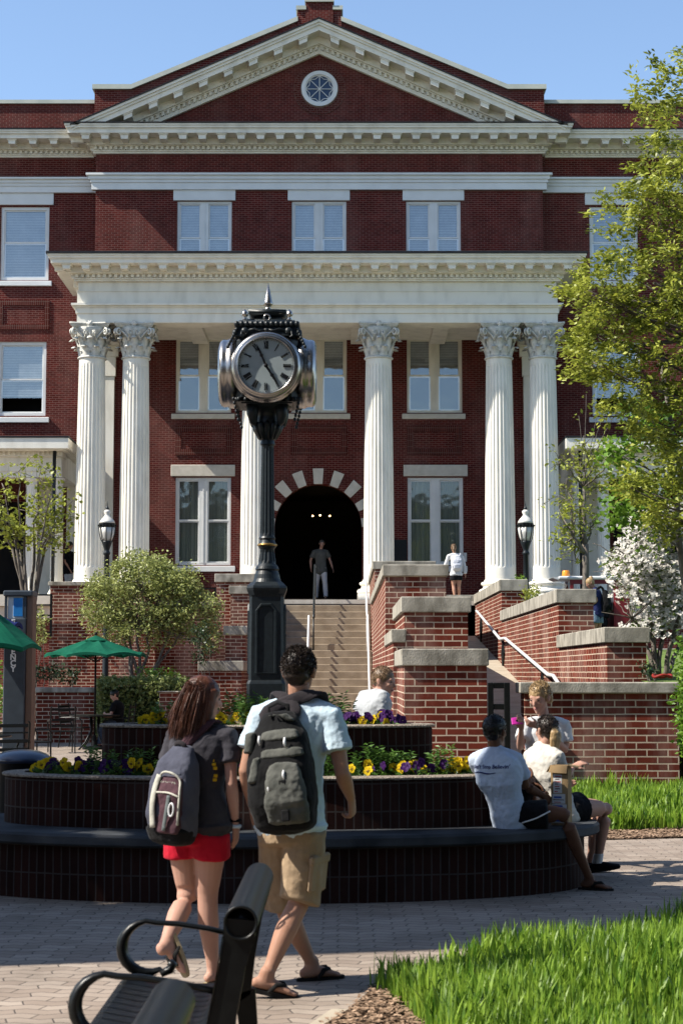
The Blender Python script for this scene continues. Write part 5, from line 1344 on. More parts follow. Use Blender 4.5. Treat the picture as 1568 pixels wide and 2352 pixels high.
# --- dome shaped shrub tree by the stairs
def shrub_tree():
    Y=44; b=pt(330,1565,Y); b.z=.0; o=thing('shrub_tree',b,'rounded small tree with pale variegated leaves and dark forked stems beside the stairs','tree')
    tr=MB(); lows=[pt(305,1560,Y),pt(322,1562,Y),pt(345,1560,Y)]
    bl=[]
    def B(px,py,w,h,n,dy=0): k=Y/FL; bl.append((fpt(px,py,Y+dy),(w*k,.8,h*k),n))
    B(335,1375,140,85,260); B(280,1350,70,60,70); B(250,1400,70,50,60); B(390,1370,70,55,80); B(440,1420,65,45,70); B(330,1300,75,30,60); B(400,1330,60,30,45); B(220,1350,35,28,18); B(330,1445,130,45,90); B(485,1455,25,55,26); B(300,1282,14,14,6); B(362,1300,18,16,8); B(430,1360,40,25,18); B(490,1390,22,22,9)
    C=blob_points(bl,.45)
    for i,(p0,p1) in enumerate(((lows[0],(285,1440)),(lows[0],(300,1400)),(lows[1],(355,1420)),(lows[1],(330,1380)),(lows[2],(400,1430)),(lows[2],(430,1440)),(lows[1],(260,1420)))):
        base=Vector((p0.x,p0.y,0)); limb(tr,base,p0,.06,.05,.03,3); limb(tr,p0,pt(p1[0],p1[1],Y),.05,.015,.06,6)
    for c in C[::9]: limb(tr,pt(335+R0.uniform(-50,50),1440,Y),c,.014,.004,.06,4)
    tr.build('trunk',MAT['bark'],o,smooth=True)
    leaves('crown',clumps(C,24,(.10,.10,.085)),.085,MAT['leaf_shrub'],o,aspect=.5,up=.35)
shrub_tree()
# --- dogwood
def dogwood():
    Y=28.5; b=pt(1512,1560,Y); b.z=1.52; o=thing('dogwood_tree',b,'flowering dogwood covered in white blossoms at the right edge behind the brick wall','tree')
    tr=MB(); C=[]
    for px0,pts in ((1505,((1500,1450),(1460,1340),(1440,1280))),(1512,((1520,1440),(1530,1330),(1520,1240))),(1518,((1550,1440),(1590,1330),(1600,1240))),(1508,((1490,1420),(1450,1350),(1440,1310))),(1522,((1560,1480),(1640,1400),(1660,1300))),(1500,((1480,1470),(1470,1440),(1450,1420)))):
        prev=Vector((xx(px0,1560,Y),Y+R0.uniform(-.2,.2),1.5)); r=.05
        for px,py in pts:
            e=pt(px,py,Y+R0.uniform(-.5,.5)); limb(tr,prev,e,r,r*.65,.04,5); prev=e; r*=.65
        for k in range(10): limb(tr,prev,prev+Vector((R0.uniform(-.6,.6),R0.uniform(-.5,.5),R0.uniform(-.2,.6))),.013,.004,.08,4)
    for a,b_ in (((1425,1490),(1412,1545)),((1400,1470),(1470,1560))): limb(tr,pt(b_[0],b_[1],Y),pt(a[0],a[1],Y),.022,.012,.03,4)
    tr.build('trunk',MAT['bark'],o,smooth=True)
    bl=[]
    def B(px,py,w,h,n): k=Y/FL; bl.append((fpt(px,py,Y),(w*k,.9,h*k),n))
    B(1535,1212,115,45,150); B(1470,1300,80,60,150); B(1560,1320,120,70,170); B(1445,1290,42,34,56); B(1570,1190,80,30,70); B(1510,1380,65,40,70); B(1450,1345,26,18,18); B(1570,1420,100,50,80); B(1480,1440,35,18,20); B(1500,1200,70,22,44); B(1650,1300,90,120,80)
    C=blob_points(bl,.3)
    leaves('crown',clumps(C,4,(.09,.09,.08)),.08,MAT['leaf_dog'],o,aspect=.45,up=.3)
    # four bracts per blossom
    n=len(C)*4; P=np.repeat(C,4,axis=0)+rng.normal(size=(n,3))*np.array([.11,.11,.07]); nz=np.array([-.2,-.45,.75])+rng.normal(size=(n,3))*.35; nz/=np.linalg.norm(nz,axis=1,keepdims=True)
    u=np.cross(nz,rand_unit(n)); u/=np.linalg.norm(u,axis=1,keepdims=True); v=np.cross(nz,u); V=[];s=.056
    for k in range(4):
        d=u*cos(k*pi/2)+v*sin(k*pi/2); e=-u*sin(k*pi/2)+v*cos(k*pi/2)
        V.append(np.stack([P,P+d*s*.6+e*s*.42+nz*.006,P+d*s+nz*.012,P+d*s*.6-e*s*.42+nz*.006],1))
    V=np.stack(V,1).reshape(-1,3); npmesh('blossoms',V,np.arange(len(V)).reshape(-1,4),MAT['petal_white'],o,kind='stuff')
dogwood()
# --- hedges, low shrubs
def box_foliage(name,x0,x1,y0,y1,z0,z1,n,size,mat,label,cat,group=None,wob=.06):
    o=thing(name,((x0+x1)/2,(y0+y1)/2,z0),label,cat,group)
    face=rng.choice(3,n,p=[.55,.35,.10]); P=np.zeros((n,3)); P[:,0]=rng.uniform(x0,x1,n); P[:,1]=rng.uniform(y0,y1,n); P[:,2]=rng.uniform(z0,z1,n)
    P[face==0,1]=y0+rng.normal(size=(face==0).sum())*wob; P[face==1,2]=z1+rng.normal(size=(face==1).sum())*wob; P[face==2,0]=x0
    leaves('foliage',P,size,mat,o,aspect=.6,up=.3)
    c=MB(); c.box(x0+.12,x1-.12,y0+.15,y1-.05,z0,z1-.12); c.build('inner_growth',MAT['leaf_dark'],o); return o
YH=40.2
box_foliage('clipped_hedge',xx(222,1600,YH),xx(425,1600,YH),YH,YH+1.2,.2,zz(1565,YH),5200,.085,MAT['leaf_hedge'],'clipped hedge of pale leaves behind the person at the patio table','hedge')
def bush(name,px,py,w,h,Y,n,size,mat,label,cat,zb,dy=.5,group=None,aspect=.5):
    k=Y/FL; c=fpt(px,py,Y); o=thing(name,(c[0],Y,zb),label,cat,group)
    C=blob_points([(c,(w*k,dy,h*k),n)],.3); leaves('foliage',clumps(C,9,(.06,.06,.06)),size,mat,o,aspect=aspect,up=.3)
    s=MB()
    for i in range(5): limb(s,(c[0]+R0.uniform(-.1,.1),Y,zb),C[R0.randint(0,len(C)-1)],.012,.005,.05,4)
    s.build('stems',MAT['bark'],o,smooth=True); return o
bush('evergreen_shrub',95,1545,48,22,44,50,.09,MAT['leaf_dark'],'dark low shrub in front of the left terrace wall beside the call post','shrub',0.0)
bush('evergreen_shrub',150,1550,32,22,44.5,36,.09,MAT['leaf_dark'],'dark grassy shrub in front of the left terrace wall, above the low wall','shrub',0.0)
bush('leafy_shrub',92,1440,28,50,46,40,.10,MAT['leaf_shrub'],'loose pale leaved shrub against the black railing at the far left','shrub',0.0)
bush('leafy_shrub',465,1478,26,50,41.5,60,.075,MAT['leaf_dark'],'dark narrow shrub between the round tree and the stair piers','shrub',0.0)
bush('leafy_shrub',365,1550,60,12,42.2,40,.09,MAT['leaf_bright'],'strip of bright green plants on top of the clipped hedge','shrub',0.6)
bush('yellow_flowering_plant',1220,1362,20,14,41,36,.07,MAT['leaf_young'],'yellow flowering plant behind the ramp wall at the foot of the right lamp post','plant',2.4,dy=.3)
bush('evergreen_shrub',1197,1333,8,9,45,14,.07,MAT['leaf_bright'],'tiny green shrub tip beside the right lamp post','shrub',2.4,dy=.2)
bush('evergreen_shrub',1490,1540,14,18,25.5,20,.05,MAT['leaf_dark'],'small dark shrub on the upper lawn left of the dogwood trunks','shrub',1.47,dy=.2)
bush('evergreen_shrub',1580,1600,16,140,22,150,.07,MAT['leaf_bright'],'tall green shrub cut off by the right edge beside the long brick wall','shrub',0,dy=.4)
bush('evergreen_shrub',-6,1600,14,70,30,60,.07,MAT['leaf_bright'],'green shrub cut off by the left edge behind the call post','shrub',0,dy=.4)
bush('evergreen_shrub',1420,1395,60,14,50,30,.09,MAT['leaf_dark'],'dark foundation shrub under the right porch behind the dogwood','shrub',2.3,dy=.3)
# --- tall grass
def G(px,py,z=0): Y=ground_y(py,z); p=pt(px,py,Y); return (p.x,p.y)
def in_poly(P,poly):
    x,y=P[:,0],P[:,1]; r=np.zeros(len(P),bool); n=len(poly); j=n-1
    for i in range(n):
        xi,yi=poly[i]; xj,yj=poly[j]; c=((yi>y)!=(yj>y))&(x<(xj-xi)*(y-yi)/(yj-yi+1e-12)+xi); r^=c; j=i
    return r
def grass(name,poly,n,h,wd,label,mat,z0=0,clump=None,thin=None):
    poly=np.array(poly); lo=poly.min(0); hi=poly.max(0); P=rng.uniform(lo,hi,size=(int(n*2.2),2))
    P=P[in_poly(P,poly)]
    if clump:
        c=P[rng.choice(len(P),clump)]; P=np.concatenate([P[:n//2],c[rng.choice(clump,n//2)]+rng.normal(size=(n//2,2))*.06]); P=P[in_poly(P,poly)]
    P=P[:n]; n=len(P)
    a=rng.uniform(0,2*pi,n); lean=rng.uniform(.05,.55,n)**1.3; H=h*(1+.55*rng.uniform(-1,1,n))*(.8+.35*np.sin(P[:,0]*3.1)*np.cos(P[:,1]*2.3)); W=wd*(1+.4*rng.uniform(-1,1,n))
    d=np.stack([np.cos(a),np.sin(a)],1); s=np.stack([-np.sin(a+rng.uniform(-.8,.8,n)),np.cos(a)],1)
    V=[]
    for t,w in ((0,.7),(.4,1),(.75,.75),(1,.06)):
        x=P+d*(lean*H*t**2)[:,None]; z=z0+H*t*(1-.25*lean*t)
        for sg in (-1,1): V.append(np.concatenate([x+s*(W*w*sg)[:,None],z[:,None]],1))
    V=np.stack(V,1).reshape(-1,3); b=(np.arange(n)*8)[:,None]
    Fq=np.concatenate([b+np.array([[2*k,2*k+1,2*k+3,2*k+2]]) for k in range(3)],0)
    return npmesh(name,V,Fq,mat,None,kind='stuff',label=label,cat='grass')
gp_=[G(842,2266),G(905,2248),G(1113,2206),G(1244,2188),G(1396,2158),G(1568,2134),(5.0,11.2),(5.0,5.0),(.75,5.0),G(1010,2420),G(925,2315)]
gpl=MB(); gpl.add([(x,y,.008) for x,y in gp_],[tuple(range(len(gp_)))]); gpl.build('near_lawn',MAT['earth'],None,kind='structure')
grass('long_grass',gp_,52000,.20,.0062,'lush long green grass in the near right corner',MAT['grass'],clump=1400)
gp2=[G(1392,1912),G(1700,1905),(5.6,23.0),(2.35,23.05),(2.3,19.5)]
gpl=MB(); gpl.add([(x,y,.008) for x,y in gp2],[tuple(range(len(gp2)))]); gpl.build('far_lawn',MAT['earth'],None,kind='structure')
grass('wall_grass',gp2,11000,.26,.011,'strip of tall green grass along the foot of the long brick wall',MAT['grass'],clump=500)
# scattered individual tufts at the ragged left corner of the near lawn
def chips(name,poly,n,label,z=.012):
    poly=np.array(poly); P=rng.uniform(poly.min(0),poly.max(0),size=(n*3,2)); P=P[in_poly(P,poly)][:n]; n=len(P)
    a=rng.uniform(0,2*pi,n); L=rng.uniform(.012,.05,n); W=rng.uniform(.004,.012,n); d=np.stack([np.cos(a),np.sin(a),rng.uniform(-.25,.25,n)],1); s=np.stack([-np.sin(a),np.cos(a),rng.uniform(-.4,.4,n)],1)
    c=np.concatenate([P,(z+rng.uniform(0,.018,n))[:,None]],1); V=np.stack([c-d*L[:,None]*.5-s*W[:,None],c+d*L[:,None]*.5-s*W[:,None]*.7,c+d*L[:,None]*.5+s*W[:,None]*.7,c-d*L[:,None]*.5+s*W[:,None]],1).reshape(-1,3)
    return npmesh(name,V,np.arange(4*n).reshape(n,4),MAT['chip'],None,kind='stuff',label=label,cat='mulch')
MAT['chip']=noisy('wood chip',(.10,.055,.03),(.55,.38,.26),scale=40,rough=.9,coord='World',detail=2)
mp=[G(735,2360),G(800,2320),G(860,2268),G(925,2300),G(1010,2400),(1.0,5.4),(-.1,5.4)]
m=MB(); m.add([(x,y,.006) for x,y in mp],[tuple(range(len(mp)))]); m.build('mulch_bed',MAT['mulch_base'],None,kind='structure')
chips('bark_mulch',mp,5200,'shredded bark mulch at the near corner of the long grass')
mp2=[G(1375,1930),G(1700,1922),G(1720,1895),G(1385,1900)]
m=MB(); m.add([(x,y,.011) for x,y in mp2],[tuple(range(len(mp2)))]); m.build('mulch_strip',MAT['mulch_base'],None,kind='structure')
chips('wall_mulch',mp2,5000,'strip of bark mulch between the pavers and the tall grass by the wall')
# --- planter flowers
MAT['pansy_yellow']=noisy('yellow petal',(.70,.46,.01),(.85,.62,.02),scale=30,rough=.6,trans=.25); MAT['pansy_purple']=noisy('purple petal',(.035,.008,.07),(.07,.015,.13),scale=30,rough=.6,trans=.2)
MAT['pansy_pale']=noisy('cream petal',(.65,.5,.25),(.8,.72,.5),scale=30,rough=.6,trans=.25); MAT['pansy_eye']=noisy('dark flower eye',(.03,.008,.01),(.06,.012,.015),scale=30,rough=.6)
MAT['leaf_bed']=leafmat('bedding plant leaf',(.03,.08,.012),(.10,.20,.03),scale=14,trans=.3)
def pansy_meshes(cm):
    f=MB(); e=MB()
    for a,r,ln,tl in ((pi/2+.45,.021,.024,-.004),(pi/2-.45,.021,.024,-.004),(pi+.15,.019,.021,0),(-.15,.019,.021,0),(-pi/2,.023,.021,.004)):
        c=Vector((cos(a)*ln,-tl,sin(a)*ln)); n=9
        V=[c+Vector((cos(2*pi*k/n)*r,-.004*cos(4*pi*k/n)-.004,sin(2*pi*k/n)*r)) for k in range(n)]
        f.add([c]+V,[(0,1+k,1+(k+1)%n) for k in range(n)])
    for k in range(5):
        a=-pi/2+(k-2)*.55; e.add([(0,-.012,.002),(cos(a-.2)*.017,-.0125,sin(a-.2)*.017),(cos(a+.2)*.017,-.0125,sin(a+.2)*.017)],[(0,1,2)])
    return f.mesh('flower'),e.mesh('flower_eye')
pf,pe=pansy_meshes(None)
FL_M={}
for nm in ('yellow','purple','pale'):
    a=pf.copy(); a.materials.append(MAT['pansy_'+nm]); FL_M[nm]=a
pe.materials.append(MAT['pansy_eye'])
def foliage_mesh(i,h,n,size):
    P=rng.normal(size=(n,3))*np.array([.05,.05,.03])+np.array([0,0,h*.5]); P[:,2]=rng.uniform(.01,h,n)
    o=leaves('foliage',P,size,MAT['leaf_bed'],None,aspect=.4,up=.25); me=o.data; bpy.data.objects.remove(o); return me
PF=[foliage_mesh(i,.09,110,.05) for i in range(4)]
def stem_mesh(h,n):
    m=MB(); V=[]
    P=[];D=[]
    for k in range(R0.randint(3,5)):
        x,y=R0.uniform(-.06,.06),R0.uniform(-.06,.06); tx,ty=x*1.8,y*1.8; hh=h*R0.uniform(.65,1)
        for i in range(n):
            t=i/n; a=i*2.4; P.append((x+(tx-x)*t,y+(ty-y)*t,hh*t)); D.append((cos(a),sin(a),.35))
    o=leaves('foliage',np.array(P),.055,MAT['leaf_snap'],None,aspect=.26,up=.4,dirs=np.array(D)*1.6); me=o.data; bpy.data.objects.remove(o); return me
MAT['leaf_snap']=leafmat('snapdragon leaf',(.05,.13,.02),(.16,.30,.06),scale=10,trans=.35)
SM=[stem_mesh(.30,46) for i in range(5)]
def bed(px,py,r,z):
    """point on a planting row: px gives where along the oval, r the row (old radius, counted inwards from the rim)"""
    low=z<1; a,b=(T2 if low else T1); d=min((2.27 if low else 1.44)-r,.33 if low else .36)
    d=max(d,.21); a-=d; b-=d; b=max(b,.07 if not low else .5)
    X=px-784; x=X*(PY-b*.8)/FL; c=max(-.985,min(.985,(x-PX)/a)); y=PY-b*sqrt(1-c*c)
    if not low and abs(x-PX)<.30: y=PY-.27
    return Vector((PX+a*c,y,z))
LBL={('yellow',0):'yellow pansy plant in the lower bed of the oval planter',('purple',0):'dark purple pansy plant in the lower bed of the oval planter',('yellow',1):'yellow pansy plant in the upper bed at the foot of the clock',('purple',1):'dark purple pansy plant in the upper bed at the foot of the clock',('pale',1):'cream and purple pansy plant in the upper bed at the foot of the clock',('pale',0):'cream pansy plant in the lower bed of the oval planter'}
def pansy(loc,col,tier_,nf):
    o=thing('pansy_plant',loc,LBL[(col,tier_)],'flower','%s pansies in the %s bed'%(col,('lower','upper')[tier_]))
    me=PF[R0.randint(0,3)]; f=bpy.data.objects.new('foliage',me); COL.objects.link(f); f.parent=o; f.rotation_euler=(0,0,R0.uniform(0,6)); f.scale=(1,1,R0.uniform(.8,1.2))
    for k in range(nf):
        q=bpy.data.objects.new('flower',FL_M[col]); COL.objects.link(q); q.parent=o
        q.location=(R0.uniform(-.08,.08),R0.uniform(-.09,.02),R0.uniform(.085,.15)); s=R0.uniform(.8,1.15); q.scale=(s,s,s); q.rotation_euler=(R0.uniform(-.6,.1),R0.uniform(-.4,.4),R0.uniform(-.8,.8))
        if col!='purple':
            e=bpy.data.objects.new('flower_eye',pe); COL.objects.link(e); e.parent=q
def snap(loc,tier_,s=1):
    o=thing('leafy_plant',loc,'bushy green leafy stemmed plant in the %s bed of the oval planter'%('lower','upper')[tier_],'plant','leafy stemmed plants in the %s bed'%('lower','upper')[tier_])
    f=bpy.data.objects.new('foliage',SM[R0.randint(0,4)]); COL.objects.link(f); f.parent=o; f.rotation_euler=(0,0,R0.uniform(0,6)); f.scale=(s,s,s*R0.uniform(.8,1.15))
zl_,zu_=.815,1.172
for px in range(62,1150,27):   # lower bed, front row
    if 400<px<780 and R0.random()<.35: continue
    if R0.random()<.22: snap(bed(px,0,2.02,zl_),0,.6); continue
    px+=R0.uniform(-9,9)
    col='yellow'
    if px<330: col=R0.choice(('yellow','purple','yellow'))
    elif 950<px<1012: col='purple'
    elif px>1012: col='yellow'
    else: col=R0.choice(('yellow','yellow','yellow','purple'))
    pansy(bed(px,0,2.0+R0.uniform(-.05,.04),zl_),col,0,R0.randint(3,5) if px>1000 or px<330 else R0.randint(1,3))
for px in (90,130,165,200,240,285,930,965,1000,1030,1060,1090,1120): pansy(bed(px,0,1.78+R0.uniform(-.06,.06),zl_),'purple' if px<300 or px==1000 else 'yellow',0,4)
for px in (215,250,290,330,380,430,480,560,640,700,760,815,855,880,905,935,1010): snap(bed(px,0,1.70+R0.uniform(-.06,.06),zl_),0,1.0 if px>820 else .85)
for px in (345,372,400,500,528,556,585,640,690,740,775,800,825,850,875,905): pansy(bed(px,0,1.16+R0.uniform(-.05,.04),zu_),'yellow' if px<600 else R0.choice(('purple','purple','pale','yellow')),1,R0.randint(2,4))
for px in (790,830,865,890,520,545): pansy(bed(px,0,1.0,zu_),'purple' if px>600 else 'pale',1,3)
for px,r in ((500,.95),(525,.9),(552,.95),(575,.8),(610,.85),(640,.95),(700,.95),(730,.9),(757,.95),(785,.85),(420,1.0),(460,.95),(380,1.05)): snap(bed(px,0,r,zu_),1,1.05)
# ================================================================ unseen trees and building added round the viewpoint to block sky and sun
def unseen_shade_tree(x,y,r,z0,z1,n,label,cx=None,cy=None):
    cx=x if cx is None else cx; cy=y if cy is None else cy
    o=thing('unseen_shade_tree',(x,y,0),label,'tree','unseen trees added for shade')
    t=MB(); limb(t,(x,y,0),(x,y,z1-1),.32,.12,.02,8)
    C=blob_points([((cx,cy,(z0+z1)/2),(r,r,(z1-z0)/2),n)],.3)
    for c in C[::max(1,n//16)]: limb(t,(x,y,z0-.5),c,.09,.02,.04,5)
    t.build('trunk',MAT['bark'],o,smooth=True); leaves('crown',clumps(C,30,(.35,.35,.28)),.34,MAT['leaf_dark'],o,aspect=.6,up=.3)
unseen_shade_tree(6.6,4.5,4.8,5.6,11.5,190,'unseen shade tree added right of the benches to block sky light')
unseen_shade_tree(4.5,-5.5,5.0,5.0,11.5,160,'unseen shade tree added behind the viewpoint on the right to block sky light')
unseen_shade_tree(-7.5,-8.5,5.0,5.0,12,160,'unseen shade tree added behind the viewpoint on the left to block sky light')
unseen_shade_tree(-9.6,13.0,2.3,5.4,9.2,170,'unseen leafy tree added left of the planter to shade its left end')  # added to throw shade on the planter's left end
unseen_shade_tree(-12.3,40.2,2.3,5.2,9.0,230,'unseen leafy tree added left of the patio tables to darken the patio')  # added to throw shade on the low patio wall
unseen_shade_tree(6.2,8.2,5.6,8.4,11.2,330,'unseen tall tree by the near lawn, its canopy added to darken the foreground',cx=1.6,cy=8.0)  # overhead canopy added to cut sky light in the foreground
hb_=thing('sky_blocking_building',(0,-26,0),'long unseen brick building added behind the viewpoint to block sky light','building')  # unseen block added to hold back sky light from behind
m=MB(); m.box(-45,45,-34,-26,0,15); m.build('wall',MAT['brick_far'],hb_)
for i in range(14):
    m=MB(); x=-40+6*i; 
    for z in (2,6.5,11): m.bbox(x,x+1.8,-25.98,-25.9,z,z+2.4,.01)
    m.build('window_bay',MAT['white_trim'],hb_)
m=MB(); m.bbox(-45.4,45.4,-34.4,-25.5,15.002,15.6,.05); m.build('cornice',MAT['limestone'],hb_)
# ================================================================ people
def skinmat(name,c,red=(.0,0,0)):
    m=noisy(name,tuple(x*.88 for x in c),c,scale=9,rough=.5,coord='World',bump=.05,bscale=160)
    b=m.node_tree.nodes['Principled BSDF']; b.inputs['Subsurface Weight'].default_value=.08; b.inputs['Subsurface Radius'].default_value=(.02,.008,.005); return m
MAT['skin_fair']=skinmat('fair skin',(.56,.32,.24)); MAT['skin_tan']=skinmat('tanned skin',(.46,.25,.17)); MAT['skin_brown']=skinmat('brown skin',(.16,.075,.045))
def cloth(name,c1,c2,scale=6,bump=.55,bscale=15,**k): return noisy(name,c1,c2,scale=scale,rough=.85,coord='World',bump=bump,bscale=bscale,sheen=.04,**k)
MAT['eye']=noisy('eye',(.02,.015,.012),(.05,.03,.02),scale=3,rough=.15); MAT['lip']=noisy('lip',(.40,.13,.12),(.46,.17,.15),scale=9,rough=.45)
_TEX={}
def clouds(sz):
    if sz not in _TEX:
        t=bpy.data.textures.new('folds','CLOUDS'); t.noise_scale=sz; t.noise_depth=2; _TEX[sz]=t
    return _TEX[sz]
def organic(mb,name,mat,parent,voxel=.008,smooth=4,folds=0,fold_size=.07,clip=None,**kw):
    """fuse overlapping volumes into one continuous surface"""
    me=mb.mesh('_tmp'); o=bpy.data.objects.new('_tmp',me); COL.objects.link(o)
    r=o.modifiers.new('r','REMESH'); r.mode='VOXEL'; r.voxel_size=voxel; r.use_smooth_shade=True
    if smooth: s=o.modifiers.new('s','SMOOTH'); s.factor=.5; s.iterations=smooth
    if folds:
        d=o.modifiers.new('d','DISPLACE'); d.texture=clouds(fold_size); d.strength=folds; d.mid_level=.5; d.texture_coords='GLOBAL'
    dg=bpy.context.evaluated_depsgraph_get(); m2=bpy.data.meshes.new_from_object(o.evaluated_get(dg)); m2.name=name
    m2.polygons.foreach_set('use_smooth',[True]*len(m2.polygons))
    bpy.data.objects.remove(o); bpy.data.meshes.remove(me)
    return link(name,m2,mat,parent,**kw)
def bez(P,n=5):
    """smooth a joint polyline (Catmull-Rom)"""
    P=[Vector(p) for p in P]; out=[]
    for i in range(len(P)-1):
        a=P[max(i-1,0)];b=P[i];c=P[i+1];d=P[min(i+2,len(P)-1)]
        for k in range(n):
            t=k/n; out.append(.5*((2*b)+(c-a)*t+(2*a-5*b+4*c-d)*t*t+(3*b-a-3*c+d)*t**3))
    return out+[P[-1]]
def limb_secs(a,b,c,prof,back=None,bend=None):
    """a-b-c joints, prof: list of (t in 0..2, r) -> smooth tapered tube sections; back = (vector, amount) muscle bulge on second half"""
    a,b,c=Vector(a),Vector(b),Vector(c); out=[]
    for t,r in prof:
        if t<=1: p=a.lerp(b,t); d=(b-a)
        else: p=b.lerp(c,t-1); d=(c-b)
        if abs(t-1)<.12: d=(c-a)
        if back and t>1: p=p+back[0]*back[1]*sin(pi*min(1,(t-1)*1.25))
        d=d.normalized(); u=d.orthogonal().normalized() if bend is None else (bend-d*bend.dot(d)).normalized()
        out.append((p,u,d.cross(u).normalized(),r,r))
    return out
def hand(mb,w,d,n,s=1.0,curl=.5,side=1,spread=.05,thumb=.5):
    """w wrist, d direction to knuckles, n back-of-hand normal, side=+1 puts the thumb on d x n side"""
    d=Vector(d).normalized(); n=Vector(n); n=(n-d*n.dot(d)).normalized(); q=d.cross(n)*side
    w=Vector(w)
    mb.loft([(w-d*.015*s,q,n,.027*s,.021*s),(w+d*.02*s,q,n,.031*s,.018*s),(w+d*.055*s,q,n,.040*s,.016*s),(w+d*.088*s,q,n,.039*s,.013*s)],n=12)
    for i,(off,L,r) in enumerate(((.030,.074,.0088),(.010,.082,.0092),(-.010,.076,.0088),(-.029,.060,.0078))):
        p=w+d*(.082-.006*abs(i-1))*s+q*off*s; a=0; dirv=d+q*(off*spread*20); pts=[p]; rs=[r*s]
        for k,(fr,c) in enumerate(((.45,.55),(.32,.85),(.23,.6))):
            a+=curl*c*(1+.12*i); v=(dirv.normalized()*cos(a)-n*sin(a)); p=p+v*L*fr*s; pts.append(p); rs.append(r*s*(.95-.12*k))
        mb.tube(pts,rs,8); mb.ball(pts[-1],rs[-1],8,6)
    p=w+d*.022*s+q*.028*s; v=(d*.62+q*.72-n*.25).normalized(); v2=(d*.85+q*(.35-thumb*.5)-n*(.35*thumb+.1)).normalized()
    pts=[p,p+v*.036*s,p+v*.036*s+v2*.030*s,p+v*.036*s+v2*.052*s]; mb.tube(pts,[.0125*s,.011*s,.0095*s,.008*s],8); mb.ball(pts[-1],.008*s,8,6)
def foot(mb,ank,t,s=1.0,up=(0,0,1),lift=0):
    """ank ankle joint; t toe direction"""
    t=Vector(t).normalized(); u=Vector(up); u=(u-t*u.dot(t)).normalized(); r=t.cross(u); A=Vector(ank)
    h=.075*s
    mb.loft([(A-t*.050*s-u*(h-.030*s),r,u,.026*s,.026*s),(A-t*.02*s-u*(h-.034*s),r,u,.032*s,.033*s),(A+t*.03*s-u*(h-.036*s),r,u,.033*s,.034*s),(A+t*.085*s-u*(h-.026*s),r,u,.039*s,.024*s),(A+t*.125*s-u*(h-.017*s),r,u,.043*s,.016*s)],n=14)
    mb.loft([(A+u*.02*s,r,t,.034*s,.038*s),(A-u*.03*s,r,t,.033*s,.045*s)],n=12)
    for i,off in enumerate((-.030,-.013,.002,.016,.029)):
        side=off; L=(.052,.05,.046,.04,.033)[i] if True else .04
        p=A+t*.118*s-u*(h-.012*s)+r*side*s; mb.tube([p,p+t*L*.6*s,p+t*L*s-u*.003*s],[(.013 if i==0 else .0095)*s,(.012 if i==0 else .009)*s,(.010 if i==0 else .0075)*s],8); mb.ball(p+t*L*s-u*.003*s,(.010 if i==0 else .0075)*s,8,5)
def head_mesh(mb,C,f,u,s=1.0,jaw=1.0,ears=True):
    """C head centre (between the ears), f face direction, u up"""
    f=Vector(f).normalized(); u=Vector(u); u=(u-f*u.dot(f)).normalized(); r=f.cross(u)
    M=Matrix((r,f,u)).transposed()
    P=lambda x,y,z: C+ (r*x+f*y+u*z)*s
    mb.ball(P(0,-.012,.025),(.076*s,.096*s,.092*s),20,14,M); mb.ball(P(0,.032,.0),(.066*s,.060*s,.085*s),16,12,M)
    mb.loft([(P(0,.012,-.03),r,f,.064*s,.068*s),(P(0,.022,-.07),r,f,.054*s*jaw,.056*s),(P(0,.042,-.104),r,f,.030*s*jaw,.034*s)],n=16)
    mb.ball(P(0,.066,-.106),(.018*s,.014*s,.012*s),10,8,M)
    # nose, brow, cheek bones, lips
    mb.loft([(P(0,.082,.02),r,f,.009*s,.010*s),(P(0,.094,-.005),r,f,.010*s,.012*s),(P(0,.100,-.026),r,f,.014*s,.014*s)],n=10); mb.ball(P(.010,.09,-.031),.009*s,8,6); mb.ball(P(-.010,.09,-.031),.009*s,8,6)
    for x in (-1,1):
        mb.ball(P(.03*x,.078,.030),(.022*s,.012*s,.008*s),10,6,M); mb.ball(P(.040*x,.066,-.018),(.022*s,.018*s,.02*s),10,6,M)
        if ears:
            mb.ball(P(.078*x,-.012,-.005),(.010*s,.022*s,.033*s),10,8,M); mb.ball(P(.085*x,-.020,.008),(.007*s,.019*s,.021*s),10,8,M)
    mb.ball(P(0,.084,-.058),(.022*s,.010*s,.006*s),10,6,M); mb.ball(P(0,.082,-.069),(.019*s,.010*s,.007*s),10,6,M)
    return P,M,r,f,u
def face(P,M,s,parent,eyes=True):
    for x in (-1,1):
        e=MB(); e.ball(P(.031*x,.080,.008),(.0135*s,.008*s,.0085*s),12,8,M); e.build('eye',MAT['eye'],parent,smooth=True)
    m=MB(); m.ball(P(0,.0875,-.0585),(.021*s,.0085*s,.0045*s),12,6,M); m.ball(P(0,.0865,-.067),(.018*s,.0085*s,.0055*s),12,6,M); m.build('mouth',MAT['lip'],parent,smooth=True)
def hair_cap(mb,P,M,s,low=-.01,front=.05,thick=1.0,nape=-.06):
    """short hair shell over the skull"""
    mb.ball(P(0,-.018,.036),(.083*s*thick,.101*s*thick,.094*s*thick),20,14,M)
    mb.loft([(P(0,-.060,.02),M.col[0],M.col[1],.068*s*thick,.050*s*thick),(P(0,-.066,nape*.5),M.col[0],M.col[1],.062*s*thick,.040*s*thick),(P(0,-.058,nape),M.col[0],M.col[1],.046*s,.026*s)],n=16)
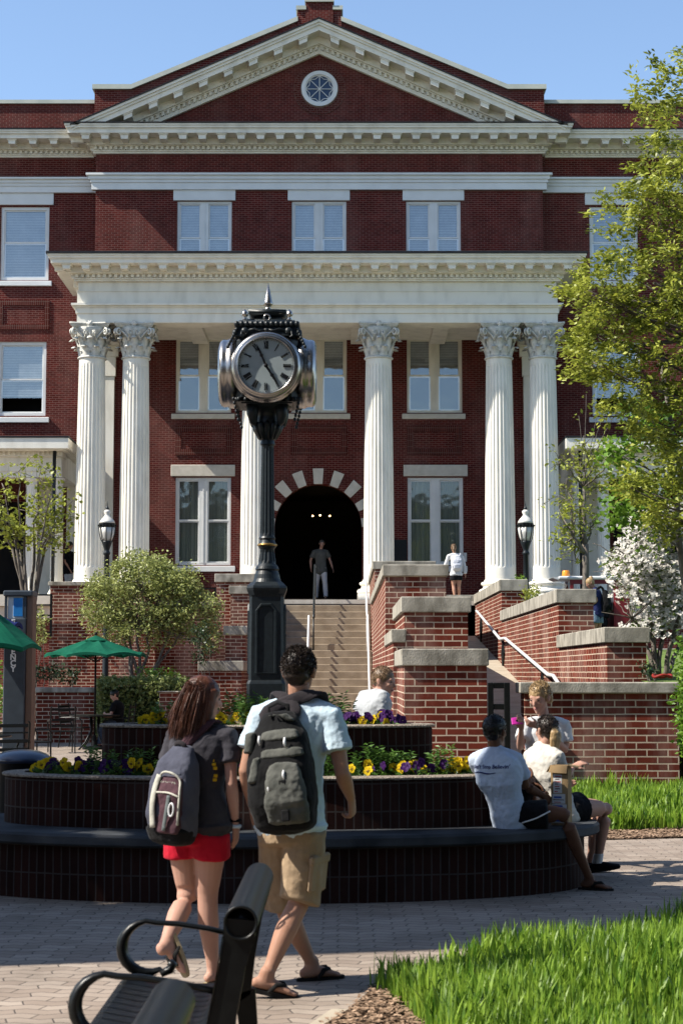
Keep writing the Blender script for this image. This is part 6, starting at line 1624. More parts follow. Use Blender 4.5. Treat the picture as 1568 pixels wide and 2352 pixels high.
def strands(name,roots,tips,mids,w,mat,parent,seg=5,**kw):
    """ribbons for loose hair: arrays (n,3)"""
    n=len(roots); V=[]
    d=tips-roots; s=np.cross(d,rand_unit(n)); s/=np.linalg.norm(s,axis=1,keepdims=True)+1e-9
    for i in range(seg+1):
        t=i/seg; p=(1-t)**2*roots+2*t*(1-t)*mids+t*t*tips; ww=w*(1-.75*t**2)
        V+=[p-s*ww,p+s*ww]
    V=np.stack(V,1).reshape(-1,3); b=(np.arange(n)*(2*seg+2))[:,None]
    Fq=np.concatenate([b+np.array([[2*k,2*k+1,2*k+3,2*k+2]]) for k in range(seg)],0)
    return npmesh(name,V,Fq,mat,parent,smooth=True,**kw)
def hairmat(name,c1,c2,scale=60): 
    m=noisy(name,c1,c2,scale=scale,rough=.42,coord='World',stretch=(1,1,.12),bump=.2,bscale=120); return m
MAT['hair_brown']=hairmat('dark brown hair',(.012,.008,.006),(.05,.032,.024)); MAT['hair_red']=hairmat('auburn hair',(.05,.018,.010),(.135,.046,.022),40); MAT['hair_black']=hairmat('black hair',(.005,.004,.004),(.014,.012,.011))
MAT['hair_blond']=hairmat('blond hair',(.26,.16,.07),(.52,.36,.18)); MAT['hair_sandy']=hairmat('sandy hair',(.13,.075,.04),(.28,.18,.10)); MAT['hair_grey']=hairmat('grey brown hair',(.05,.045,.04),(.14,.12,.1))
THIGH=[(0,.088),(.14,.086),(.25,.084),(.32,.082),(.42,.079),(.5,.076),(.65,.069),(.8,.062),(.93,.056),(1.05,.054),(1.2,.054),(1.38,.056),(1.6,.046),(1.85,.035),(1.97,.033)]
ARM=[(0,.044),(.2,.046),(.5,.045),(.85,.039),(1.0,.038),(1.2,.041),(1.45,.037),(1.75,.029),(1.97,.024)]
def torso(mb,pel,che,nek,rh,rs,s=1.0,fem=0,grow=0.0,zlo=-.10,top=True,fat=1.0):
    """pelvis, chest, neck-base joints, right vectors at hips and shoulders"""
    pel,che,nek=Vector(pel),Vector(che),Vector(nek); rh=Vector(rh).normalized(); rs=Vector(rs).normalized()
    up0=(che-pel).normalized(); secs=[]
    rows=[(zlo,(.150 if grow<=0 else .180)+.012*fem,.105 if grow<=0 else .128),(0,.168+.008*fem,.118),(.30,.152-.006*fem,.104),(.55,.142-.016*fem,.096),(.85,.158-.014*fem,.108),(1.0,.168-.014*fem,.114)]
    L=(che-pel).length
    for t,w,d in rows:
        p=pel+(che-pel)*t if t>=0 else pel+up0*t
        r=rh.lerp(rs,max(0,min(1,t))).normalized(); f=up0.cross(r).normalized() if True else 0
        secs.append((p,r,f,w*s*fat+grow,d*s*fat+grow,2.3))
    up1=(nek-che).normalized()
    for t,w,d in ((.45,.176-.014*fem,.106),(.75,.158-.012*fem,.085),(.93,.105,.066),(1.0,.066,.058)):
        p=che+(nek-che)*t; f=up1.cross(rs).normalized(); secs.append((p,rs,f,w*s+grow,d*s+grow,2.2))
    mb.loft(secs,n=24); return secs
class Person: pass
def person(label,J,s=1.0,fem=0,skin='skin_fair',group=None,shirt=None,sleeve=.55,shorts=None,leglen=.62,hair=None,hairfn=None,face_on=True,toes=None,hands=None,headdir=(0,1,0),headup=(0,0,1),headscale=1.0,voxel=.009,shoes=None,fat=1.0,seated=False,shirt_low=-.12,folds=.012,legw=.030,longpants=False,back=None,cat='person'):
    """J joints: pel che nek head shL shR elL elR wrL wrR hpL hpR knL knR anL anR"""
    p=Person(); base=Vector((J['pel'][0],J['pel'][1],min(J['anL'][2],J['anR'][2])-.08*s))
    o=thing('person',base,label,cat,group); p.o=o
    pel,che,nek,hd=[Vector(J[k]) for k in ('pel','che','nek','head')]
    rh=(Vector(J['hpR'])-Vector(J['hpL'])); rs=(Vector(J['shR'])-Vector(J['shL'])); fwd=Vector((0,0,1)).cross(rs).normalized(); fwdh=Vector((0,0,1)).cross(rh).normalized()
    p.fwd=fwd; b=MB()
    torso(b,pel,che,nek-Vector((0,0,.0)),rh,rs,s,fem,-.014,fat=fat,zlo=-.06)
    hf=Vector(headdir).normalized(); 
    P,M,r,f,u=head_mesh(b,hd,hf,headup,s*headscale); p.P,p.M,p.hs=P,M,s*headscale
    nk0=nek-Vector((0,0,.03)); nk1=hd-u*.06*s-f*.02*s
    b.tube([nk0,nk0.lerp(nk1,.5),nk1],[.062*s*(1-.12*fem),.053*s*(1-.12*fem),.054*s*(1-.12*fem)],14)
    toes=toes or {}; hands=hands or {}
    for S in 'LR':
        sh,e,w=[Vector(J[k+S]) for k in ('sh','el','wr')]
        b.ball(sh,.044*s*(1-.1*fem),12,8); b.tube([nek.lerp(sh,.15)-Vector((0,0,.01)),nek.lerp(sh,.55)-Vector((0,0,.012)),sh-Vector((0,0,.01))],[.046*s,.046*s,.040*s],12); b.loft(limb_secs(sh,e,w,[(t,q*s*(1-.14*fem)) for t,q in ARM]),n=14)
        h=hands.get(S,{}); d=h.get('d',(w-e).normalized()); n=h.get('n',(rs.normalized()*(1 if S=='R' else -1)))
        hand(b,w,d,n,s*(1-.08*fem)*h.get('s',1.0),h.get('curl',.45),h.get('side',1 if S=='L' else -1),thumb=h.get('thumb',.5))
        hp,k,a=[Vector(J[q+S]) for q in ('hp','kn','an')]
        bk=-(fwdh); b.loft(limb_secs(hp,k,a,[(t,q*s*(1+.06*fem)*(.84 if shorts and t<leglen-.12 else 1)) for t,q in THIGH]+[],back=(bk,.012*s)),n=16)
        t=toes.get(S,fwdh); tu=(0,0,1)
        if isinstance(t,dict): tu=t['up']; t=t['t']
        foot(b,a,t,s*(1-.06*fem),tu)
    p.body=organic(b,'body',MAT[skin],o,voxel,3)
    if face_on: face(P,M,s*headscale,o)
    if shirt:
        m=MB(); torso(m,pel,che,nek-Vector((0,0,.015)),rh,rs,s,fem,.019,zlo=shirt_low,fat=fat)
        for S in 'LR':
            sh,e,w=[Vector(J[k+S]) for k in ('sh','el','wr')]
            m.tube([nek.lerp(sh,.30)-Vector((0,0,.012)),nek.lerp(sh,.65)-Vector((0,0,.006)),sh.lerp(e,.0)+Vector((0,0,.002)),sh.lerp(e,.10)],[.062*s,.066*s,.066*s*(1-.06*fem),.064*s*(1-.06*fem)],14); n=8
            L=[(.06+(sleeve-.06)*i/n,(.062+.015*(i/n))*s*(1-.10*fem)) for i in range(n+1)]
            secs=limb_secs(sh,e,w,[(t,q) if t<1 else (t,q*.82) for t,q in L]); m.loft(secs,n=16,dome=.15)
        p.shirt=organic(m,'shirt',MAT[shirt],o,voxel,3,folds=folds,fold_size=.055)
    if shorts:
        m=MB(); up0=(che-pel).normalized(); r0=rh.normalized(); f0=up0.cross(r0)
        m.loft([(pel-up0*(.04 if seated else .10)*s,r0,f0,.170*s*fat,.132*s*fat,2.4),(pel,r0,f0,.183*s*fat,.134*s*fat,2.4),(pel+up0*(.03 if seated else .10)*s,r0,f0,.152*s*fat,.104*s*fat,2.3),(pel+up0*(.05 if seated else .14)*s,r0,f0,.140*s*fat,.092*s*fat,2.3)],n=22,dome=.2)
        for S in 'LR':
            hp,k,a=[Vector(J[q+S]) for q in ('hp','kn','an')]; n=9
            prof=[]
            for i in range(n+1):
                t=leglen*i/n; rr=np.interp(t,[x[0] for x in THIGH],[x[1] for x in THIGH]); prof.append((t,(rr+.012+legw*min(1,i/n))*s*(1+.05*fem)))
            m.loft(limb_secs(hp,k,a,prof,back=(-(fwdh),.012*s)),n=18,dome=.12)
        p.shorts=organic(m,'trousers' if longpants else 'shorts',MAT[shorts],o,voxel,3,folds=folds*1.0,fold_size=.07)
    if shoes:
        for S in 'LR':
            m=MB(); a=Vector(J['an'+S]); t=toes.get(S,fwdh); tu=Vector((0,0,1))
            if isinstance(t,dict): tu=Vector(t['up']); t=t['t']
            t=Vector(t).normalized(); tu=(tu-t*tu.dot(t)).normalized(); r_=t.cross(tu); h=.075*s
            m.loft([(a-t*.062*s-tu*(h-.036*s),r_,tu,.030*s,.040*s),(a-t*.0*s-tu*(h-.044*s),r_,tu,.040*s,.050*s),(a+t*.06*s-tu*(h-.036*s),r_,tu,.042*s,.042*s),(a+t*.13*s-tu*(h-.024*s),r_,tu,.047*s,.030*s),(a+t*.175*s-tu*(h-.020*s),r_,tu,.036*s,.022*s)],n=16)
            m.loft([(a-t*.06*s-tu*(h-.0),r_,t,.034*s,.02*s)]*1+[(a+t*.05*s-tu*(h-.0),r_,t,.04*s,.09*s)],n=12) if False else None
            organic(m,'shoe',MAT[shoes],o,max(.006,voxel*.8),2)
    if hair and hairfn:
        m=MB(); hairfn(m,P,M,s*headscale); p.hair=organic(m,'hair',MAT[hair],o,max(.005,voxel*.7),2,folds=.008,fold_size=.03)
    return p
MAT['tee_blue']=cloth('pale blue tee',(.50,.63,.72),(.60,.73,.82)); MAT['khaki']=cloth('khaki twill',(.30,.215,.135),(.38,.275,.175)); MAT['tee_char']=cloth('charcoal tee',(.038,.036,.044),(.055,.052,.062)); MAT['red']=cloth('red jersey',(.42,.006,.022),(.52,.009,.03))
MAT['tee_white']=cloth('white tee',(.66,.66,.66),(.74,.74,.74)); MAT['tee_cream']=cloth('oatmeal tee',(.58,.55,.49),(.66,.63,.57)); MAT['tee_grey']=cloth('heather grey tee',(.44,.46,.48),(.54,.56,.58),scale=8); MAT['black_cloth']=cloth('black fabric',(.004,.004,.005),(.009,.009,.011)); MAT['tee_ice']=cloth('pale ice blue tee',(.46,.53,.66),(.54,.62,.74))
MAT['navy']=cloth('navy tee',(.012,.018,.07),(.02,.028,.10)); MAT['denim']=cloth('faded denim',(.10,.16,.24),(.22,.30,.38),scale=20); MAT['greyshirt']=cloth('grey polo',(.10,.10,.09),(.14,.14,.13)); MAT['chino']=cloth('pale trousers',(.66,.63,.64),(.76,.73,.74)); MAT['jeans']=cloth('blue jeans',(.03,.05,.09),(.07,.10,.16),scale=20)
MAT['pack_grey']=cloth('grey green pack cloth',(.065,.068,.060),(.125,.126,.112),scale=9); MAT['pack_black']=cloth('black pack cloth',(.004,.004,.0045),(.011,.011,.012)); MAT['pack_plum']=cloth('plum pack cloth',(.055,.026,.034),(.10,.05,.062)); MAT['pack_slate']=cloth('slate pack cloth',(.055,.058,.085),(.10,.105,.14)); MAT['piping']=cloth('pale piping',(.50,.49,.42),(.6,.58,.5)); MAT['pack_white']=cloth('white pack cloth',(.66,.68,.74),(.75,.77,.82)); MAT['yellow_ink']=noisy('yellow print',(.62,.36,.01),(.72,.44,.02),scale=9); MAT['rubber_sole']=noisy('black foam sandal',(.010,.010,.010),(.02,.019,.018),scale=20,rough=.8); MAT['sole_tan']=noisy('worn tan sole',(.36,.28,.16),(.46,.37,.23),scale=12,rough=.85)
def JJ(Y,**k): return {n:pt(v[0],v[1],Y+(v[2] if len(v)>2 else 0)) for n,v in k.items()}
def sandal(parent,ank,t,up=(0,0,1),s=1.0,mat='rubber_sole',side=1):
    t=Vector(t).normalized(); u=Vector(up); u=(u-t*u.dot(t)).normalized(); r=t.cross(u); A=Vector(ank)-u*.075*s
    m=MB(); n=22;P=[]
    for k in range(n):
        a=2*pi*k/n; x=cos(a); y=sin(a); L=.142; w=.036+.012*max(0,x)-.006*(x<-.2); P.append(A+t*(.052+L*x)*s+r*(w*math.copysign(abs(y)**.75,y))*s+u*.004*s)
    m.prism(P,-u*.022*s); so=m.build('sandal',MAT[mat],parent)
    m=MB()
    for sd in (-1,1): m.tube([A+t*.02*s+r*sd*.042*s+u*.0,A+t*.055*s+r*sd*.040*s+u*.045*s,A+t*.095*s+r*sd*.022*s+u*.050*s,A+t*.128*s-r*.012*s+u*.022*s],[.008,.013,.011,.006],8,flat=.45)
    m.build('strap',MAT['rubber_sole'],so,smooth=True)
# ---------------- 1 walking man
Y=9.25
J=JJ(Y,pel=(668,1888),che=(672,1700),nek=(685,1607),head=(688,1543,.0),shL=(597,1648,.02),shR=(762,1650,-.06),elL=(565,1770,-.02),elR=(786,1776,-.10),wrL=(580,1855,.12),wrR=(806,1834,.03),hpL=(636,1905,.04),hpR=(704,1905,-.06),knL=(652,2075,.22),knR=(688,2072,-.02),anL=(716,2222,.36),anR=(612,2248,-.22))
for a in ('anL','anR'): J[a].z=max(J[a].z,.085)
J['anL']=Vector((J['anL'].x,9.57,.088)); J['anR']=Vector((pt(613,2262,9.06).x,9.06,.115))
tL=Vector((.86,.42,0)); tR=Vector((.93,.10,-.20))
man=person('young man walking away in a pale blue tee, khaki cargo shorts and black flip flops',J,s=1.03,skin='skin_tan',shirt='tee_blue',sleeve=.58,shorts='khaki',leglen=.99,hair='hair_brown',
  hairfn=lambda m,P,M,s:(hair_cap(m,P,M,s,thick=1.03,nape=-.055)),face_on=True,headdir=(.25,.97,.0),toes={'L':tL,'R':{'t':tR,'up':(.2,0,1)}},hands={'R':dict(d=(.10,.35,-.93),n=(.85,-.35,0),curl=1.0,side=-1),'L':dict(curl=.6)},voxel=.0065,legw=.040,shirt_low=-.02,folds=.016)
sandal(man.o,J['anL'],tL); sandal(man.o,J['anR']-Vector((0,0,.004)),tR,(.2,0,1))
def skull_strands(p,n,L,out,mat,name='hair_strands',zmin=-.05,back=True,w=.0022):
    d=rand_unit(n*3); d=d[(d[:,2]>zmin/.09)&((d[:,1]<.45)|(d[:,2]>.55))][:n]
    R3=np.array(p.M); s=p.hs; c=np.array(p.P(0,-.018,.036)); loc=d*np.array([.084,.102,.095])*s
    roots=c+loc@R3.T; nrm=d@R3.T; tang=np.array([0,-.25,.4])@R3.T
    tips=roots+(nrm*out+tang*np.clip(d[:,2:3],-.5,1)*.6+rng.normal(size=d.shape)*.25)*L; mids=(roots+tips)/2+nrm*L*.2
    return strands(name,roots,tips,mids,w,MAT[mat],p.o,seg=3)
skull_strands(man,5200,.016,.34,'hair_brown',w=.0017)
# cargo pocket details
def patch(parent,name,mat,c,r,u,n,w,h,t=.012,bev=.006):
    m=MB(); m.bbox(-w/2,w/2,-t/2,t/2,-h/2,h/2,bev); R=Matrix((Vector(r).normalized(),Vector(n).normalized(),Vector(u).normalized())).transposed().to_4x4(); q=MB(); q.merge(m,Matrix.Translation(c)@R); return q.build(name,mat,parent)
kn=J['knR']; hp=J['hpR']; c=hp.lerp(kn,.62)+Vector((.080,-.045,0)); 
patch(man.o,'cargo_pocket',MAT['khaki'],c,(.45,.75,0),(kn-hp)*-1,(.8,-.55,0),.16,.17,.03,.012); patch(man.o,'pocket_flap',MAT['khaki'],c+Vector((.012,-.01,.085)),(.45,.75,.05),(kn-hp)*-1,(.8,-.55,0),.175,.05,.034,.01)
# ---------------- backpack builder
def backpack(name,label,c,out,up,w,h,d,mats,parent=None,group=None):
    """c centre against the back, out = away from wearer, up"""
    out=Vector(out).normalized(); up=Vector(up); up=(up-out*up.dot(out)).normalized(); r=up.cross(out)*-1
    o=thing('backpack',c,label,'backpack',group); P=lambda x,y,z: Vector(c)+r*x+out*y+up*z
    return o,P,r,out,up
def slab(P,pts,y0,y1,r,mb,round_=.0):
    pass
bp,P,r,out,up=backpack('backpack','large black and grey green backpack on the young man in the blue tee',J['che']+Vector((-.035,-.145,-.155)),(-.22,-1,.06),(-.10,.02,1),.36,.54,.24,None)
m=MB(); m.loft([(P(0,.06,-.275),r,out,.155,.10,3),(P(0,.085,-.16),r,out,.178,.135,3),(P(0,.085,.02),r,out,.172,.13,3),(P(0,.065,.18),r,out,.148,.10,2.8),(P(0,.035,.285),r,out,.09,.06,2.5)],n=26,dome=.5); organic(m,'main_bag',MAT['pack_black'],bp,.008,3,folds=.012,fold_size=.06)
def pad(secs,name,mat,folds=.010,inn=.026): m=MB(); m.loft([(q[0]-out*inn,)+tuple(q[1:4])+(q[4]+.012,q[5]) for q in secs],n=20,dome=.4); organic(m,name,MAT[mat],bp,.006,2,folds=folds,fold_size=.045)
pad([(P(-.045,.20,-.255),r,out,.105,.03,3),(P(-.045,.235,-.16),r,out,.112,.038,3),(P(-.045,.235,-.05),r,out,.098,.036,3),(P(-.04,.215,.03),r,out,.075,.025,3)],'front_pocket','pack_grey',.016)
pad([(P(-.03,.195,.075),r,out,.118,.026,3),(P(-.03,.185,.105),r,out,.112,.026,3)],'upper_flap','pack_grey')
pad([(P(-.02,.165,.165),r,out,.105,.026,3),(P(-.02,.15,.20),r,out,.095,.026,3)],'upper_panel','pack_grey')
pad([(P(.13,.16,.20),r,out,.028,.025,3),(P(.145,.165,.11),r,out,.026,.028,3)],'shoulder_panel','pack_grey'); pad([(P(.095,.205,.07),r,out,.022,.02,3),(P(.12,.205,-.04),r,out,.032,.022,3)],'side_panel','pack_grey')
pad([(P(-.075,.125,.255),r,out,.02,.018,3),(P(-.03,.135,.29),r,out,.03,.02,3),(P(.02,.125,.285),r,out,.025,.02,3)],'top_panel','pack_grey')
for k in range(3):
    m=MB(); m.bbox(-.022,.022,-.008,.008,-.03,.03,.006); R=Matrix((r,out,up)).transposed().to_4x4(); q=MB(); q.merge(m,Matrix.Translation(P(-.045,.250-.004*k,-.075-.075*k))@R); q.build('lash_tab',MAT['pack_black'],bp)
for x,z,y in ((-.06,.145,.19),(.075,.165,.18),(-.055,-.02,.248),(.03,-.08,.238)):
    m=MB(); m.tube([P(x,y,z+.02),P(x+.002,y+.008,z-.005),P(x,y+.004,z-.028)],[.005,.007,.004],8); m.build('zip_pull',MAT['galv'],bp,smooth=True)
m=MB(); m.tube([P(-.05,.04,.28),P(-.055,.04,.335),P(.0,.04,.355),P(.05,.04,.335),P(.05,.04,.28)],.011,8,flat=.6); m.build('haul_loop',MAT['pack_black'],bp,smooth=True)
MAT['strap']=cloth('charcoal webbing',(.022,.019,.022),(.04,.034,.038))
for sx,pts in ((-1,[P(-.03,.03,.24),P(-.075,-.01,.315),J['shL'].lerp(J['nek'],.52)+Vector((0,-.045,.075)),J['shL'].lerp(J['nek'],.42)+Vector((0,.05,.07)),J['shL'].lerp(J['nek'],.35)+Vector((0,.13,-.02))]),(1,[P(.03,.03,.24),P(.07,-.01,.315),J['shR'].lerp(J['nek'],.52)+Vector((0,-.045,.08)),J['shR'].lerp(J['nek'],.35)+Vector((.01,.05,.06)),J['shR'].lerp(J['nek'],.3)+Vector((0,.13,-.03))])):
    m=MB(); m.tube(bez(pts,5),.036,10,flat=.32,ref=(1,0,0)); m.build('shoulder_strap',MAT['strap'],bp,smooth=True)
m=MB(); m.tube([P(.15,.04,-.20),P(.20,-.01,-.14),J['elR'].lerp(J['shR'],.35)+Vector((-.09,.06,-.06))],.007,6); m.build('lower_strap',MAT['strap'],bp,smooth=True)
# ---------------- 2 walking girl
Y=9.35
J=JJ(Y,pel=(455,1893),che=(455,1742),nek=(462,1672),head=(468,1606,.0),shL=(402,1695,.10),shR=(527,1697,-.06),elL=(380,1800,.12),elR=(532,1800,-.09),wrL=(400,1890,.14),wrR=(541,1896,-.02),hpL=(420,1912,.03),hpR=(485,1912,-.05),knL=(432,2058,.06),knR=(477,2058,.02),anL=(376,2178,-.20),anR=(489,2240,.05))
J['anR']=Vector((pt(489,2250,9.42).x,9.42,.085))
tR=Vector((.6,.8,0)); tL={'t':(.34,-.10,-.93),'up':(-.75,-.64,-.2)}
girl=person('young woman with auburn hair walking in a charcoal tee and short red shorts',J,s=.95,fem=1,skin='skin_fair',shirt='tee_char',sleeve=.50,shorts='red',leglen=.36,hair='hair_red',
 hairfn=lambda m,P,M,s:(hair_cap(m,P,M,s,thick=1.05,nape=-.05),m.loft([(P(0,-.045,.03),M.col[0],M.col[1],.084*s,.066*s,2.2),(P(0,-.060,-.06),M.col[0],M.col[1],.090*s,.062*s,2.2),(P(-.01,-.068,-.13),M.col[0],M.col[1],.100*s,.060*s,2.2),(P(-.015,-.075,-.19),M.col[0],M.col[1],.092*s,.045*s,2.2),(P(-.02,-.08,-.225),M.col[0],M.col[1],.075*s,.028*s,2.2)],n=22,dome=.4),m.loft([(P(.06,.02,.05),M.col[0],M.col[1],.026*s,.05*s),(P(.075,.012,-.03),M.col[0],M.col[1],.018*s,.04*s),(P(.08,.0,-.12),M.col[0],M.col[1],.016*s,.036*s)],n=12)),
 face_on=True,headdir=(.95,.28,-.10),headup=(.05,0,1),toes={'R':tR,'L':tL},hands={'R':dict(d=(.02,.22,-.97),n=(.9,-.4,0),curl=.35,side=-1)},voxel=.0065,legw=.020,shirt_low=-.004,folds=.013)
# loose strands
n=3200; a=rng.uniform(-2.5,2.2,n); s_=girl.hs; R3=np.array(girl.M); c=np.array(girl.P(0,-.02,.03))
loc=np.stack([np.sin(a)*.086,-np.cos(a)*.100-.004,rng.uniform(-.01,.08,n)],1)*s_; loc[:,1]=np.minimum(loc[:,1],.055*s_); k_=np.sqrt(np.clip(1-(loc[:,2]/(.1*s_))**2,.2,1)); loc[:,:2]*=k_[:,None]*1.04
roots=c+loc@R3.T; tl=loc.copy(); tl[:,:2]*=(1.0+rng.uniform(-.05,.22,n))[:,None]; tl[:,2]=-rng.uniform(.15,.275,n)*s_; tl[:,1]-=.03*s_; tl[:,:2]+=rng.normal(size=(n,2))*.010
tips=c+tl@R3.T; mids=(roots+tips)/2+((loc*np.array([1.2,1.2,0]))@R3.T)*.12
strands('hair_strands',roots,tips,mids,.0019,MAT['hair_red'],girl.o,seg=6)
sandal(girl.o,J['anR'],tR,s=.93,mat='sole_tan'); sandal(girl.o,J['anL'],tL['t'],tL['up'],s=.93,mat='sole_tan')
w_=J['wrR']; 
for z,r_,mt,nm in ((.028,.031,'black_cloth','watch'),(-.004,.031,'tee_blue','wristband')):
    m=MB(); m.lathe([(r_,-.009),(r_+.003,-.005),(r_+.003,.005),(r_,.009)],(w_.x-.002,w_.y,w_.z+z),n=20,sy=.9); m.build(nm,MAT[mt],girl.o,smooth=True)
ca=J['che']+Vector((-.048,-.150,-.155))
bp,P,r,out,up=backpack('backpack','plum and slate backpack with pale piping on the auburn haired young woman',ca,(-.52,-.85,.05),(.10,.05,1),.3,.46,.2,None)
P0_=P; P=lambda x,y,z: P0_(x*.86,y*.9,z*.86)
m=MB(); m.loft([(P(.03,.05,-.27),r,out,0.125,0.079,3),(P(.03,.075,-.16),r,out,0.138,0.101,3),(P(.03,.075,.03),r,out,0.129,0.097,3),(P(.03,.06,.16),r,out,0.107,0.079,2.8),(P(.03,.03,.245),r,out,0.065,0.044,2.5)],n=26,dome=.5); organic(m,'main_bag',MAT['pack_slate'],bp,.007,3,folds=.010,fold_size=.06)
pad([(P(.03,.06,-.30),r,out,0.118,0.075,3),(P(.03,.07,-.24),r,out,0.132,0.092,3)],'base_panel','pack_black',.004,inn=0)
pad([(P(-.005,.185,-.25),r,out,0.073,0.018,3),(P(-.012,0.179,-.14),r,out,0.080,0.021,3),(P(-.012,.20,-.02),r,out,0.076,0.019,3),(P(-.01,.185,.07),r,out,0.065,0.016,3)],'front_pocket','pack_plum',.012)
pad([(P(-.0,.165,.095),r,out,0.065,0.014,3),(P(.0,.145,.15),r,out,0.053,0.014,3)],'top_pocket','pack_slate',.006)
loop=[P(-.098,0.186,-.20),P(-.105,0.196,-.10),P(-.10,0.192,.0),P(-.085,0.179,.065),P(-.045,.198,.10),P(.02,.198,.105),P(.065,0.179,.075),P(.083,0.189,.0),P(.088,0.194,-.10),P(.085,0.188,-.22)]
m=MB(); m.tube(bez(loop,4),.006,8); m.tube(bez([P(-.10,0.196,-.035),P(-.03,0.206,-.015),P(.075,0.198,-.02)],4),.0055,8); m.build('piping',MAT['piping'],bp,smooth=True)
m=MB(); m.tube(bez([P(.062,0.190,.085),P(.080,0.200,.0),P(.084,0.206,-.10),P(.075,0.196,-.23)],4),.017,8,flat=.35,ref=r); m.build('reflective_band',MAT['piping'],bp,smooth=True)
m=MB(); m.tube(bez([P(-.03,0.202,-.03),P(-.028,0.210,-.12),P(-.01,0.200,-.24)],4),.012,8,flat=.4,ref=r); m.build('daisy_strap',cloth('grey webbing',(.10,.12,.12),(.15,.17,.17)),bp,smooth=True)
cm_=MB(); cm_.tube([P(-.075+.018*cos(t),.226,-.11+.038*sin(t)) for t in [2*pi*i/18 for i in range(18)]],.005,8,closed=True); cm_.build('carabiner',MAT['galv'],bp,smooth=True)
for k in range(7):
    x=-.062+.016*k; m=MB(); m.tube([P(x,.190,.040+.010*(k%2)),P(x+.006,.191,.052-.006*(k%2)),P(x+.012,.190,.042)],.0028,5)
    m.build('stitched_script',MAT['piping'],bp)
m=MB(); m.tube(bez([P(-.01,.02,.20),P(.0,.06,.27),P(.06,.06,.275),P(.08,.02,.20)],4),.013,8,flat=.6); m.build('haul_loop',MAT['strap'],bp,smooth=True)
st_=[P(.09,.02,.20),J['shR'].lerp(J['nek'],.62)+Vector((-.02,-.06,.05)),J['shR'].lerp(J['nek'],.42)+Vector((0,.03,.06))]
m=MB(); m.tube(bez([P(.115,.04,.20),P(.165,.02,.10),P(.17,.01,-.02),P(.13,.0,-.10)],5),.020,8,flat=.35,ref=r); m.tube(bez(st_,5),.030,8,flat=.3,ref=(1,0,0)); m.build('shoulder_strap',MAT['pack_plum'],bp,smooth=True)
m=MB(); 
for i in range(9):
    t=i/8; q=Vector(J['che'])+Vector((.045+.055*sin(t*pi*.55)+.03*t*(1-t),-.127-.0*t,.055-.16*t)); 
    if i in (6,): continue
    m.bbox(q.x-.011,q.x+.011,q.y-.004,q.y+.004,q.z-.008,q.z+.009,.003)
m.build('yellow_print',MAT['yellow_ink'],girl.o)
# ---------------- 3 seated man in the ice blue tee (one knee drawn up)
Y=13.3
J=JJ(Y,pel=(1166,1893,.02),che=(1146,1790,-.05),nek=(1140,1722,-.02),head=(1137,1681,.0),shL=(1090,1748,.12),shR=(1186,1748,-.06),elL=(1135,1800,.30),elR=(1206,1806,.02),wrL=(1210,1800,.30),wrR=(1247,1828,.14),hpL=(1175,1880,.12),hpR=(1188,1890,-.05),knL=(1212,1772,.30),knR=(1296,1876,-.10),anL=(1226,1880,.36),anR=(1346,2030,.05))
J['anR']=Vector((pt(1352,2030,13.5).x,13.5,.085)); J['anL'].z=.488+.085; J['pel'].z=.615; J['hpL'].z=.60; J['hpR'].z=.585; J['knR'].z=.60
tR=Vector((.90,-.35,0)); tL=Vector((.85,.2,0))
tee=person('seated man in a pale ice blue printed tee hugging one knee on the planter bench',J,s=.98,skin='skin_brown',shirt='tee_ice',sleeve=.62,shorts='black_cloth',leglen=.62,hair='hair_black',hairfn=lambda m,P,M,s:hair_cap(m,P,M,s,thick=1.06,nape=-.055),face_on=True,headdir=(.55,.83,-.05),toes={'L':tL,'R':tR},hands={'R':dict(d=(.6,.6,-.4),n=(.4,-.8,.3),curl=.6,side=-1),'L':dict(d=(.9,-.2,-.2),n=(.2,.5,.8),curl=.5)},voxel=.008,shirt_low=-.12,folds=.016,seated=True)
skull_strands(tee,900,.012,.5,'hair_black',w=.003)
sandal(tee.o,J['anR'],tR,s=.98)
m=MB(); m.tube(bez([J['hpR']+Vector((.02,-.115,-.05)),J['hpR'].lerp(J['knR'],.35)+Vector((0,-.125,-.02)),J['hpR'].lerp(J['knR'],.60)+Vector((.02,-.11,.03))],5),.006,6); m.build('side_piping',MAT['tee_white'],tee.o,smooth=True)
# printed slogan, laid on the curve of the back
dg=bpy.context.evaluated_depsgraph_get()
def print_on(body,parent,name,txt,size,centre,rt,upv,mat,view):
    """letters projected onto the garment along the direction view"""
    from mathutils.bvhtree import BVHTree
    bv=BVHTree.FromPolygons([v.co for v in body.data.vertices],[tuple(p.vertices) for p in body.data.polygons])
    c=bpy.data.curves.new(name,'FONT'); c.body=txt; c.size=size; c.align_x='CENTER'; c.align_y='CENTER'; c.offset=size*.02
    o=bpy.data.objects.new('_t',c); COL.objects.link(o); bpy.context.view_layer.update(); me=bpy.data.meshes.new_from_object(o.evaluated_get(bpy.context.evaluated_depsgraph_get())); bpy.data.objects.remove(o)
    rt=Vector(rt).normalized(); upv=Vector(upv); upv=(upv-rt*upv.dot(rt)).normalized(); view=Vector(view).normalized()
    for v in me.vertices:
        q=Vector(centre)+rt*v.co.x+upv*v.co.y; h=bv.ray_cast(q-view*.6,view,1.4)
        v.co=(h[0]-view*.004) if h[0] is not None else q
    return link(name,me,mat,parent)
MAT['navy_ink']=noisy('navy print',(.03,.04,.14),(.045,.055,.17),scale=9)
bk=J['nek'].lerp(J['pel'],.27)
rtv=(J['shR']-J['shL']); vw=Vector((0,0,1)).cross(rtv)
print_on(tee.shirt,tee.o,'slogan',"Don't Stop Believin'",.040,bk+Vector((-.02,0,0)),rtv,(0,0,1),MAT['navy_ink'],vw)
mm=MB(); 
from mathutils.bvhtree import BVHTree
